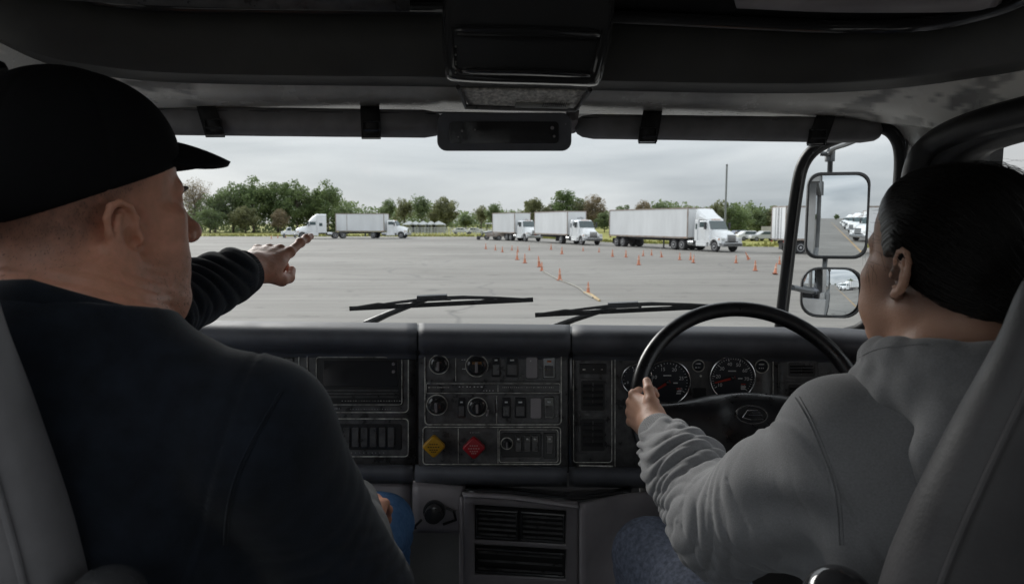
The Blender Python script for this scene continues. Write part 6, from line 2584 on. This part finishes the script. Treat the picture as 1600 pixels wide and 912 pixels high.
# short stubble round the skull below the cap; shaved shadow on jaw
x_, y_, z_ = Lc[:, 0], Lc[:, 1], Lc[:, 2]
hairm = sstep(-.070, .0, z_) * sstep(.040, .012, y_ - 0.25 * (z_ - .03)) * (np.abs(z_) < .2)
hairm = hairm * sstep(0, .028, z_ - np.interp(y_, [-.085, -.045, -.01, .02], [-.10, -.055, -.005, .018])) * 0.6
jaw = 0.22 * sstep(-.03, -.05, z_) * sstep(.0, .03, y_) * (np.abs(x_) < .1) * (z_ > -.13)
hair_v = np.clip(np.where(np.linalg.norm(Lc, axis=1) < .16, np.maximum(hairm, jaw), 0), 0, 1)
hair_v *= 0.8 + 0.2 * wob(co, 300, 1)
earm = (np.abs(x_) > .0805 - .1 * np.maximum(0, -y_ - .02)) & (np.abs(z_) < .04) & (y_ > -.04) & (y_ < .025)
hair_v[earm & (np.abs(x_) > .083)] = 0
# wrinkles: crow's feet, neck creases, knuckle and tendon relief on the hands
neck = 1.6 * sstep(.03, .0, np.abs(z_ + .095) - .03) * (np.abs(x_) < .12) * (y_ < .05)
disp = -0.0011 * neck * (np.abs(np.sin((z_ + .35 * y_) * 260 + 1.2 * wob(co, 26, 3))) ** 6)
crow = sstep(.012, .0, np.abs(np.abs(x_) - .058) - .006) * sstep(.016, .0, np.abs(z_ - .016)) * (y_ > .03) * (y_ < .075)
disp += -0.0006 * crow * np.abs(np.sin((z_ + .2 * y_) * 600)) ** 3
cheek = (np.abs(z_ + .03) < .05) * (y_ > .02)
disp += -0.0010 * cheek * sstep(.004, .0, np.abs((np.abs(x_) - .047) + .55 * (z_ + .03)))
facem = (y_ > -.06) * (np.linalg.norm(Lc, axis=1) < .16) * (np.abs(x_) < .079)
disp += facem * (0.0009 * wob(co, 75, 5) + 0.00035 * wob(co, 190, 1))
disp += -0.0022 * (z_ < -.005) * (z_ > -.085) * (y_ > .02) * np.exp(-(((np.abs(x_) - .036) + .45 * (z_ + .03) - .02 * 0) / .0035) ** 2)
disp += -0.0016 * (z_ < -.045) * (y_ < .06) * np.exp(-((z_ + .088 + .35 * (y_ - .02)) / .004) ** 2)
dist_h = np.linalg.norm(co - (wL + frL[0] * .06), axis=1)
disp += np.where(dist_h < .075, 0.0004 * wob(co, 170, 2) + 0.0002 * wob(co, 320, 4), 0)
set_co(me, co + nrm * disp[:, None])
vattr(me, 'hair', hair_v)
body = link_mesh('body', me, M_skinm, man)
# cropped hair: thousands of short stubble hairs on the scalp below the cap, a few on the jaw
rs = np.random.default_rng(8)
Pn, Nn = get_co(me) + np.array(ORG[body.name]), get_no(me)
wgt = np.where(hair_v > .05, np.where(z_ > -.04, np.clip(hair_v, 0, 1), .12), 0)
wgt = wgt * (np.linalg.norm(Lc, axis=1) < .16)
idx = rs.choice(len(Pn), 15000, p=wgt / wgt.sum())
pp, nn = Pn[idx] + rs.normal(size=(15000, 3)) * .001, Nn[idx]
dn = nn * .55 + np.array((0, 0, -1.0)) * .8 + HM.d(0, -1, 0) * .3 + rs.normal(size=nn.shape) * .25
dn /= np.linalg.norm(dn, axis=1)[:, None]
sd_ = np.cross(dn, rs.normal(size=dn.shape)); sd_ /= np.linalg.norm(sd_, axis=1)[:, None]
ln_ = rs.uniform(.0018, .0042, 15000)[:, None]
tri = np.stack([pp - sd_ * .00024, pp + sd_ * .00024, pp + dn * ln_], 1).reshape(-1, 3)
link_mesh('cropped_hair', mesh_np('cropped_hair', tri, np.arange(len(tri)).reshape(-1, 3)), mat('grey_brown_stubble', (0.10, 0.085, 0.075), 0.6), body)['kind'] = 'stuff'
for tp in tipsL[:1]:
    nail(*tp, body)
nail(thL[3], thL[3] - thL[2], frL[1] * .4 + frL[2], .0088, body)
for x in (-1, 1):
    b = MB()
    b.lathe(Vector(HM.w(x * .032, .0795, .016)), Vector(HM.d(-.1 * x, 1, 0)), [(.0122, .0062), (.0131, .0048), (.0137, .001)], 14)
    b.build('iris', M_iris, body)
    b = MB()
    b.tube([Vector(HM.w(x * .015, .0995, .030)), Vector(HM.w(x * .030, .099, .036)), Vector(HM.w(x * .047, .084, .033))], [.003, .0038, .002], 6, flat=(1, .7))
    b.build('eyebrow', mat('greying_brow', (0.10, 0.075, 0.06), 0.9), body)

# sweatshirt
S = SDF()
hd = math.radians(19)
Rb = np.array(Matrix.Rotation(hd, 3, 'Z'))
S.ell((-.47, .735, 2.37), (.205, .135, .235), Rb, .03)
S.ell((-.465, .76, 2.14), (.205, .175, .215), Rb, .06)
S.cone(NB + np.array((0.01, -.002, -.050)), sR + (0, 0, .004), .058, .070, .05)
S.cone(NB + np.array((0, -.002, -.028)), sL + (0, 0, .006), .072, .070, .05)
S.cone(NB + np.array((0, -.01, -.03)), NB + np.array((0, -.01, -.10)), .088, .12, .05)
S.chain([sR, eR], [.079, .069], .03)
S.chain([eR, wR + (wR - eR) * .12], [.066, .043], .02)
S.chain([sL, eL], [.080, .064], .03)
S.chain([eL, wL + (eL - wL) * .16], [.062, .046], .02)
S.cone(NB + np.array((.010, .012, .000)), NB + np.array((.03, .03, .2)), .076, .19, .012, True)
me = S.mesh('sweatshirt', (-.92, .45, 1.88), (.02, 1.30, 2.78), 0.0042)
folds(me, [sL, eL, wL], .075, [(0, .002), (.1, .004), (.24, .007), (.34, .007), (.44, .006), (.47, .001)], .034, 3)
folds(me, [sR, eR, wR], .085, [(0, .0), (.10, .0015), (.2, .006), (.26, .008), (.40, .006), (.48, .002)], .045, 1)
P, N = get_co(me), get_no(me)
d1 = (P - np.array((-.302, .70, 2.46))) @ np.array((.88, .18, -.30))
arm_side = (P[:, 0] > -.42) & (P[:, 2] > 2.2)
groove = -0.0022 * np.exp(-(d1 / .0028) ** 2) + .0012 * np.exp(-((d1 - .006) / .004) ** 2)
big = 0.004 * wob(P, 14, 1) + 0.0015 * wob(P, 34, 2)
set_co(me, P + N * (groove * arm_side + big)[:, None])
sw_ = link_mesh('sweatshirt', me, M_navy, man)
pc0 = wL + (eL - wL) * .24
cuff(pc0, wL + (eL - wL) * -.02, .0475, .0385, M_navy, sw_)
cuff(wR + (eR - wR) * .2, wR + (wR - eR) * .05, .047, .037, M_navy, sw_)
# collar ring
b = MB()
cc = Vector(NB) + Vector((0.004, .004, .014))
rows = []
for i in range(49)[:-1]:
    a = 2 * PI * i / 48
    rows.append(cc + Vector((math.cos(a) * .082, math.sin(a) * .080, -.018 * math.sin(a) - .026 * max(0, math.cos(a)))))
b.tube(rows, .0095, 10, closed=True, flat=(1, 1.5))
b.build('collar', M_navy, sw_)

def seam_on(o, path, m, r=.0011, name='seam'):
    from mathutils.bvhtree import BVHTree
    bv_ = BVHTree.FromPolygons([Vector(q) for q in get_co(o.data)], [tuple(p_.vertices) for p_ in o.data.polygons])
    cp_ = Vector(cam.location) - ORG[o.name]
    pts = []
    for q in catmull(path, 6):
        d_ = (at(q[0], q[1], 1.0) - Vector(cam.location)).normalized()
        h_ = bv_.ray_cast(cp_, d_)
        if h_[0] is not None:
            pts.append(h_[0] + h_[1] * (r * .3) + ORG[o.name])
    if len(pts) > 2:
        b = MB(); b.tube(pts, r, 6)
        return b.build(name, m, o)


seam_on(sw_, [(437, 612), (416, 648), (392, 690), (370, 738), (356, 790), (350, 850)], M_navy, .0016)
seam_on(sw_, [(441, 611), (420, 648), (397, 690), (375, 738), (361, 790), (355, 850)], M_navy, .0010)


# jeans and boots
def trousers(hips, legs, m, parent, lo, hi, shoe=True):
    S = SDF()
    S.rbox(hips[0], hips[1], .10)
    for hp, kn, an in legs:
        S.chain([hp, np.array(kn) + (np.array(hp) - np.array(kn)) * .3, kn], [.088, .080, .069], .03)
        S.chain([kn, an], [.066, .055], .02)
    me = S.mesh('jeans', lo, hi, 0.006)
    P, N = get_co(me), get_no(me)
    dd = np.zeros(len(P))
    for hp, kn, an in legs:
        d, arc, rad, tan, L_ = polyparam(P, [hp, kn, an])
        L1 = np.linalg.norm(np.array(kn) - np.array(hp))
        A = np.interp(arc, [0, L1 - .14, L1 - .03, L1 + .02, L1 + .10, L1 + .5], [.003, .001, .0025, .005, .004, .003])
        x = arc / .035 + .7 * wob(P, 18, 5)
        dd += np.where(d < .11, A * (.5 - (1 - np.abs(np.sin(x * PI)) ** .8)), 0)
    set_co(me, P + N * (dd + .002 * wob(P, 20, 6))[:, None])
    j = link_mesh('jeans', me, m, parent)
    for hp, kn, an in legs:
        b = MB()
        sd = 1 if kn[0] > (legs[0][1][0] + legs[1][1][0]) / 2 else -1
        pts = []
        for t in np.linspace(0, 1, 8):
            p = Vector(hp).lerp(Vector(kn), t) + Vector((sd * (.086 - .018 * t), 0, -.02))
            pts.append(p)
        b.tube(pts, .0022, 6); b.build('side_seam', m, j)
    if shoe:
        for hp, kn, an in legs:
            S = SDF()
            a_ = np.array(an)
            S.cone(a_ + (0, 0, -.02), a_ + (0, .02, -.07), .05, .045)
            S.cone(a_ + (0, -.02, -.07), a_ + (0, .14, -.078), .042, .036, .03)
            S.plane((0, 0, ZF + .004), (0, 0, -1))
            link_mesh('boot', S.mesh('boot', a_ - (.1, .12, .16), a_ + (.1, .24, .06), .008), M_shoe, parent)
    return j


trousers(((-.46, .80, 1.99), (.19, .15, .10)), [((-.37, .80, 2.00), (-.280, 1.37, 2.068), (-.29, 1.42, 1.64)), ((-.54, .82, 2.00), (-.60, 1.36, 2.07), (-.62, 1.42, 1.62))], M_jeanb, man, (-.80, .52, 1.45), (-.12, 1.56, 2.26))

# cap
capf = HM
S = SDF()
S.ell(capf.w(0, -.012, .050), np.array((.0865, .1090, .112)) * 1.06, HM.R, .01)
S.ell(capf.w(0, .030, .068), np.array((.076, .066, .080)) * 1.06, HM.R, .02)
S.ell(capf.w(0, -.052, .022), np.array((.0735, .0720, .075)) * 1.06, HM.R, .02)
S.plane(capf.w(0, -.10, -.004), capf.d(0, .37, -1.0), .003)
me = S.mesh('cap', capf.w(0, 0, .06) - .2, capf.w(0, 0, .06) + .2, 0.0035)
P, N = get_co(me), get_no(me)
Lc = HM.loc(P)
ang = np.arctan2(Lc[:, 1] + .01, Lc[:, 0])
sm = np.abs(((ang / (PI / 3)) % 1) - .5) * (PI / 3) * np.hypot(Lc[:, 0], Lc[:, 1])
sm = (np.abs(((ang + PI / 6) / (PI / 3)) % 1 - .5)) * (PI / 3) * np.hypot(Lc[:, 0], Lc[:, 1] + .01)
set_co(me, P + N * (0.0012 * wob(P, 40, 3) - 0.0012 * np.exp(-(sm / .002) ** 2))[:, None])
cap = link_mesh('cap', me, M_cap, man)
b = MB()
rows = []
for v in np.linspace(0, 1, 9):
    r_ = []
    for a in np.linspace(-68, 68, 27):
        ar = math.radians(a)
        base = np.array((.074 * math.sin(ar), -.012 + .104 * math.cos(ar) * 1.0))
        L_ = .076 * max(0, math.cos(math.radians(a * 1.28))) ** .7
        x = base[0] + math.sin(ar) * L_ * v * .30
        y = base[1] + L_ * v
        z = .090 + (y - .09) * .02 - 5.2 * x * x - .12 * (v * L_) - 2.2 * (v * L_) ** 2
        r_.append(Vector(capf.w(x, y, z)))
    rows.append(r_)
b.grid(rows)
b.build('brim', M_cap, cap, solid=0.006)
b = MB()
bp_ = Vector(capf.w(-.045, -.055, .158))
b.lathe(bp_, Vector(capf.d(-.3, -.35, 1)), [(-.004, .0095), (.003, .0095), (.0065, .006), (.0075, .001)], 14)
b.build('cap_button', M_cap, cap)

# ------------------------------------------------------------------ the woman at the wheel
HW = Frame((0.536, 0.84, 2.636), -15, pitch=4, s=0.955)
wom = person((0.50, 0.80, 1.88), 'woman with dark tied-back hair and a grey hoodie, steering with her hand on the wheel')
wsL, weL, wwL = np.array(at(1318, 690, .83)), np.array(at(1132, 822, 1.0)), np.array(at(1026, 672, 1.245))
wsR, weR, wwR = np.array((.715, .86, 2.45)), np.array((.80, 1.02, 2.25)), np.array((.722, 1.24, 2.36))
NW_ = np.array((.535, .80, 2.530))
S = SDF()
add_head(S, HW, False)
S.cone(HW.w(0, -.028, -.035), NW_ + (0, 0, -.03), .050, .058, .03)
S.cone(HW.w(0, .004, -.07), NW_ + (0, .03, -.06), .038, .05, .03)
S.cone(HW.w(-.055, -.012, -.04), HW.w(-.018, .035, -.13), .008, .008, .014)
S.cone(NW_ + (0, 0, -.02), (.55, .80, 2.38), .06, .09, .05)
S.cone((.55, .80, 2.38), (.54, .80, 2.06), .09, .10, .05)
S.cone(NW_ + (0, 0, -.04), wsL, .045, .042, .05)
S.cone(NW_ + (0, 0, -.04), wsR, .045, .042, .05)
S.chain([wsL, weL, wwL], [.040, .034, .0235], .02)
S.chain([wsR, weR, wwR], [.040, .034, .0235], .02)
for hp, kn, an in (((.46, .80, 2.0), (.262, 1.22, 2.07), (.28, 1.34, 1.62)), ((.62, .80, 2.0), (.74, 1.24, 2.05), (.74, 1.36, 1.62))):
    S.chain([hp, kn, an], [.065, .046, .034], .03)
# left hand closed round the rim
rimP = lambda a: np.array(wl(RW * math.cos(math.radians(a)), RW * math.sin(math.radians(a)), .012))
g0 = rimP(176)
rim_t = np.array(wl(RW * math.cos(math.radians(160)), RW * math.sin(math.radians(160)), .012)) - g0
rim_t /= np.linalg.norm(rim_t)
WH = wwL + np.array((-.002, .012, .006))
kn_c = g0 + np.array((-.016, -.012, .004))
fdir = kn_c - WH
tipsW, thW, frW = add_hand(S, WH, fdir, (-.72, -.66, .05), rim_t,
                           [(48, 84, 60), (54, 84, 60), (58, 82, 60), (60, 80, 55)],
                           [(.014, -.006, .020), (.034, -.004, .038), (.056, -.008, .054), (.078, -.014, .064)], 0.95, spread=.06)
# right hand closed round the rim on the far side
g1_ = rimP(12)
fd1 = g1_ + np.array((.012, -.014, .004)) - wwR
tipsW2, thW2, _ = add_hand(S, wwR, fd1, (.72, -.66, .05), rim_t * np.array((-1, 1, 1)),
                           [(38, 62, 45), (42, 64, 45), (46, 64, 45), (50, 62, 42)],
                           [(.018, -.008, .022), (.040, -.014, .040), (.058, -.026, .058), (.072, -.036, .070)], 0.86, spread=.05)
me = S.mesh('body', (.08, .55, 1.5), (.98, 1.62, 2.84), 0.0028)
co = get_co(me)
Lw = HW.loc(co)
x_, y_, z_ = Lw[:, 0], Lw[:, 1], Lw[:, 2]
hv = sstep(.055, .02, y_) * sstep(-.055, -.02, z_) * (np.linalg.norm(Lw, axis=1) < .16) * .8
hv[(np.abs(x_) > .0790) & (np.abs(z_) < .045) & (y_ > -.04)] = 0
vattr(me, 'hair', np.clip(hv, 0, 1))
wbody = link_mesh('body', me, M_skinw, wom)
nail(thW[3], thW[3] - thW[2], frW[1] * .8 + frW[2] * 0.1, .0078, wbody)
for tp in tipsW[:1]:
    nail(*tp, wbody)
for x in (-1, 1):
    b = MB()
    b.lathe(Vector(HW.w(x * .032, .0795, .016)), Vector(HW.d(-.1 * x, 1, 0)), [(.0122, .0062), (.0131, .0048), (.0137, .001)], 14)
    b.build('iris', M_iris, wbody)
    b = MB()
    b.tube([Vector(HW.w(x * .015, .0995, .030)), Vector(HW.w(x * .030, .098, .036)), Vector(HW.w(x * .046, .084, .032))], [.002, .0026, .0015], 6, flat=(1, .6))
    b.build('eyebrow', M_hair, wbody)

# hair: smooth cap drawn back to a low bun
S = SDF()
S.ell(HW.w(0, -.019, .050), np.array((.0855, .1035, .0885)) * .955, HW.R, .01)
S.ell(HW.w(0, -.062, .010), np.array((.070, .062, .064)) * .97, HW.R, .03)
S.ell(HW.w(0, .035, .085), np.array((.060, .045, .045)) * .97, HW.R, .03)
# face and ear cut-outs
S.ell(HW.w(0, .112, -.010), np.array((.105, .075, .100)) * .97, HW.R, .012, True)
for x in (-1, 1):
    S.ell(HW.w(x * .092, .022, -.030), np.array((.042, .036, .058)) * .97, HW.R, .008, True)
S.ell(HW.w(0, .05, -.10), np.array((.12, .10, .075)) * .97, HW.R, .012, True)
S.plane(HW.w(0, -.09, -.052), HW.d(0, -.35, -1), .006)
S.ball(HW.w(0, -.140, -.030), .034, .02)
S.ball(HW.w(.004, -.148, -.048), .030, .012)
me = S.mesh('hair', HW.w(0, -.03, .03) - .2, HW.w(0, -.03, .03) + .2, 0.003)
P, N = get_co(me), get_no(me)
Lw = HW.loc(P)
bunl = np.array((0, -.13, -.03))
rel = Lw - np.array((0, 0, .02))
phi = np.arctan2(rel[:, 0], rel[:, 2] + .35 * rel[:, 1])
dist = np.linalg.norm(Lw - bunl, axis=1)
fl = np.stack([phi * 26, dist * 9, np.zeros(len(P))], -1)
strand = np.sin(phi * 70 + 2 * wob(P, 30, 2)) * .5 + np.sin(phi * 31 + 1.4 * wob(P, 20, 5)) * .8
set_co(me, P + N * (0.0003 * strand + 0.001 * wob(P, 30, 7))[:, None])
a = me.attributes.new('flow', 'FLOAT_VECTOR', 'POINT')
a.data.foreach_set('vector', np.ascontiguousarray(fl, dtype=np.float32).ravel())
hair = link_mesh('hair', me, M_hair, wom)
from mathutils.bvhtree import BVHTree
_co = get_co(me)
bv = BVHTree.FromPolygons([Vector(q) for q in _co], [tuple(p_.vertices) for p_ in me.polygons])
_org = Vector(HW.O) + Vector(HW.d(0, -.03, .03)) - ORG[hair.name]
rs = np.random.default_rng(3)
sv, sf = [], []
bun_d = np.array((0, -.105, -.055))
for i in range(6500):
    th = rs.uniform(-2.15, 2.15)                      # angle round the hairline seen from the front
    fr_ = rs.uniform(-.2, 1.0)
    st_ = np.array((math.sin(th) * .9, .35 + .5 * fr_ * math.cos(th) ** 2 + rs.normal() * .10, math.cos(th) * .9 + .1))
    st_ /= np.linalg.norm(st_)
    en_ = bun_d / np.linalg.norm(bun_d) + rs.normal(size=3) * .06
    t0_, t1_ = (0, 1) if rs.random() < .5 else sorted(rs.uniform(0, 1, 2))
    lift = abs(rs.normal()) * (.0007 if rs.random() < .93 else .0035)
    pts_ = []
    for t_ in np.linspace(t0_, t1_, 9):
        om = st_ * (1 - t_) + en_ * t_ + np.array((0, 0, .22)) * math.sin(t_ * PI) * max(0, st_[2])
        dw = Vector(HW.d(*om)).normalized()
        hit = bv.ray_cast(_org + dw * .25, -dw)
        if hit[0] is None or HW.loc(np.array(hit[0] + ORG[hair.name])[None])[0][2] < -.047:
            break
        pts_.append(hit[0] + hit[1] * (.0004 + lift * math.sin((t_ - t0_) / max(1e-3, t1_ - t0_) * PI)) + Vector(rs.normal(size=3) * .0002))
    if len(pts_) < 4:
        continue
    r_ = rs.uniform(.00022, .00042)
    base_ = len(sv)
    for k_, p_ in enumerate(pts_):
        d_ = (pts_[min(k_ + 1, len(pts_) - 1)] - pts_[max(k_ - 1, 0)]).normalized()
        _, s1, u1 = frame_from(d_)
        rr_ = r_ * (1 if 0 < k_ < len(pts_) - 1 else .3)
        for q_ in range(3):
            sv.append(p_ + s1 * math.cos(q_ * 2.0944) * rr_ + u1 * math.sin(q_ * 2.0944) * rr_)
    for k_ in range(len(pts_) - 1):
        for q_ in range(3):
            sf.append((base_ + k_ * 3 + q_, base_ + k_ * 3 + (q_ + 1) % 3, base_ + (k_ + 1) * 3 + (q_ + 1) % 3, base_ + (k_ + 1) * 3 + q_))
me_s = mesh_np('hair_strands', np.array([tuple(q) for q in sv]) + np.array(ORG[hair.name]), np.array(sf))
M_strand = mat('hair_strand', (0.010, 0.0075, 0.0065), 0.4, spec=0.4)
link_mesh('hair_strands', me_s, M_strand, hair)['kind'] = 'stuff'
rd = random.Random(5)
b = MB()
for i in range(60):       # flyaway strands along the hairline and crown
    ph_ = rd.uniform(-2.2, 1.2)
    y0 = rd.uniform(-.05, .06)
    q = np.array((math.sin(ph_) * .083, y0, .048 + math.cos(ph_) * .086))
    q2 = q + np.array((rd.gauss(0, .004) + math.sin(ph_) * .008, -.035, math.cos(ph_) * .010 + rd.gauss(0, .003)))
    q3 = q2 + np.array((rd.gauss(0, .006), -.03, -.004 + rd.gauss(0, .005)))
    b.tube([Vector(HW.w(*q)), Vector(HW.w(*q2)), Vector(HW.w(*q3))], [.00016, .00014, .0001], 3)
for i in range(9):       # wisps at the temple and behind the ear
    y0, z0 = rd.choice(((.052, .03), (.048, .05), (.045, .01)))
    q = np.array((-.074 + rd.gauss(0, .002), y0 + rd.gauss(0, .006), z0 + rd.gauss(0, .008)))
    q2 = q + np.array((-.002 + rd.gauss(0, .0015), -.004 + rd.gauss(0, .003), -.012 + rd.gauss(0, .003)))
    q3 = q2 + np.array((rd.gauss(0, .001), -.004 + rd.gauss(0, .003), -.012))
    b.tube([Vector(HW.w(*q)), Vector(HW.w(*q2)), Vector(HW.w(*q3))], [.00017, .00014, .0001], 3)
fw_ = b.build('flyaway_hair', M_hair, hair)
fw_['kind'] = 'stuff'

# hoodie
S = SDF()
S.ell((.555, .80, 2.34), (.185, .120, .215), None, .03)
S.ell((.55, .80, 2.14), (.19, .15, .2), None, .05)
S.cone(NW_ + np.array((0, -.002, -.092)), wsL + (0, 0, .0), .055, .070, .05)
S.cone(NW_ + np.array((0, -.002, -.06)), wsR + (0, 0, .0), .072, .074, .05)
wm = wsL * .5 + weL * .5 + np.array((.010, .0, -.012))
S.chain([wsL, wm, weL], [.074, .082, .074], .04)
S.chain([weL, weL * .45 + wwL * .55, wwL + (weL - wwL) * .20], [.072, .062, .050], .03)
S.chain([wsR, weR], [.080, .070], .04)
S.chain([weR, wwR + (weR - wwR) * .16], [.066, .045], .03)
S.cone(NW_ + np.array((0, 0, .02)), NW_ + np.array((0, .02, .2)), .072, .13, .012, True)
me = S.mesh('hoodie', (.10, .50, 1.90), (.98, 1.36, 2.70), 0.0038)
folds(me, [wsL, wm, weL, wwL], .092, [(0, .0), (.12, .002), (.20, .006), (.27, .012), (.34, .015), (.42, .014), (.50, .012), (.53, .002)], .040, 2, ref=(0, 0, 1))
folds(me, [wsR, weR, wwR], .09, [(0, 0), (.2, .004), (.4, .007), (.5, .003)], .034, 4)
P, N = get_co(me), get_no(me)
nrm_s = np.array((.93, .10, .35)); nrm_s /= np.linalg.norm(nrm_s)
d1 = (P - np.array(at(1268, 700, .78))) @ nrm_s
d1 = d1 + 0.012 * np.sin((P[:, 2] - 2.45) * 14)
seam_m = (P[:, 0] < .46) & (P[:, 2] > 2.2)
groove = -0.0030 * np.exp(-(d1 / .0030) ** 2) + .0022 * np.exp(-((d1 + .006) / .0045) ** 2)
big = 0.0035 * wob(P, 16, 3) + 0.0016 * wob(P, 40, 1)
# crease rays spreading from the armpit over the upper arm
arm0 = np.array(at(1225, 790, .86))
rr = P - arm0
aa = np.arctan2(rr[:, 2], rr[:, 0])
rl = np.linalg.norm(rr, axis=1)
ray = 0.0040 * np.sin((rr @ np.array((.62, .1, -.78))) * 85 + 1.6 * wob(P, 12, 8)) * np.exp(-(rl / .11) ** 2)
# drawn-in line round the base of the hood
dh = 1e3 + 0 * np.linalg.norm((P - (NW_ + np.array((0, -.004, -.022)))) / np.array((.140, .125, .030)), axis=1) - 1
hoodl = -0.001 * np.exp(-(dh / .10) ** 2) * (P[:, 2] > 2.48)
set_co(me, P + N * (groove * seam_m + big + ray + hoodl)[:, None])
hd_ = link_mesh('hoodie', me, M_hood, wom)
S = SDF()
ring = []
for a in np.linspace(0, 2 * PI, 25)[:-1]:
    back = max(0, -math.sin(a))
    ring.append((NW_ + np.array((.092 * math.cos(a) + .010, .092 * math.sin(a) - .004, .012 - .020 * math.sin(a) - .024 * back)), .024 + .012 * back))
for i in range(24):
    (a0_, r0_), (a1_, r1_) = ring[i], ring[(i + 1) % 24]
    S.cone(a0_, a1_, r0_, r1_, .010)
    if math.sin(2 * PI * i / 24) < .55:
        S.cone(a0_ + (a0_ - NW_) * .16 + (0, 0, -.032), a1_ + (a1_ - NW_) * .16 + (0, 0, -.032), r0_ * .92, r1_ * .92, .009)
S.ell(NW_ + np.array((.01, -.105, -.075)), (.125, .052, .085), None, .03)
S.cone(NW_ + np.array((0, .004, .00)), NW_ + np.array((0, .02, .2)), .070, .14, .010, True)
meh = S.mesh('hood', NW_ - .25, NW_ + .25, 0.0036)
P, N = get_co(meh), get_no(meh)
q_ = P - NW_
an_ = np.arctan2(q_[:, 1], q_[:, 0])
set_co(meh, P + N * (.0030 * wob(P, 22, 2) + .0012 * wob(P, 60, 4) - .0018 * np.abs(np.sin(an_ * 5 + q_[:, 2] * 60 + wob(P, 14, 1))) ** 5)[:, None])
hood_o = link_mesh('hood', meh, M_hood, hd_)
seam_on(hd_, [(1243, 622), (1262, 655), (1282, 700), (1298, 745), (1308, 790), (1312, 850)], M_hood, .0017)
seam_on(hd_, [(1249, 620), (1268, 655), (1288, 700), (1304, 745), (1314, 790), (1318, 850)], M_hood, .0011)
seam_on(hood_o, [(1338, 560), (1372, 545), (1410, 540), (1450, 537)], M_hood, .0010)
cuff(wwL + (weL - wwL) * .25, wwL + (weL - wwL) * -.03, .0445, .0345, M_hood, hd_)
cuff(wwR + (weR - wwR) * .2, wwR, .045, .035, M_hood, hd_)
trousers(((.545, .80, 1.99), (.19, .15, .10)), [((.46, .80, 2.00), (.262, 1.22, 2.078), (.28, 1.34, 1.64)), ((.62, .80, 2.00), (.74, 1.24, 2.05), (.74, 1.36, 1.64))], M_jeand, wom, (.10, .52, 1.45), (.95, 1.50, 2.25))
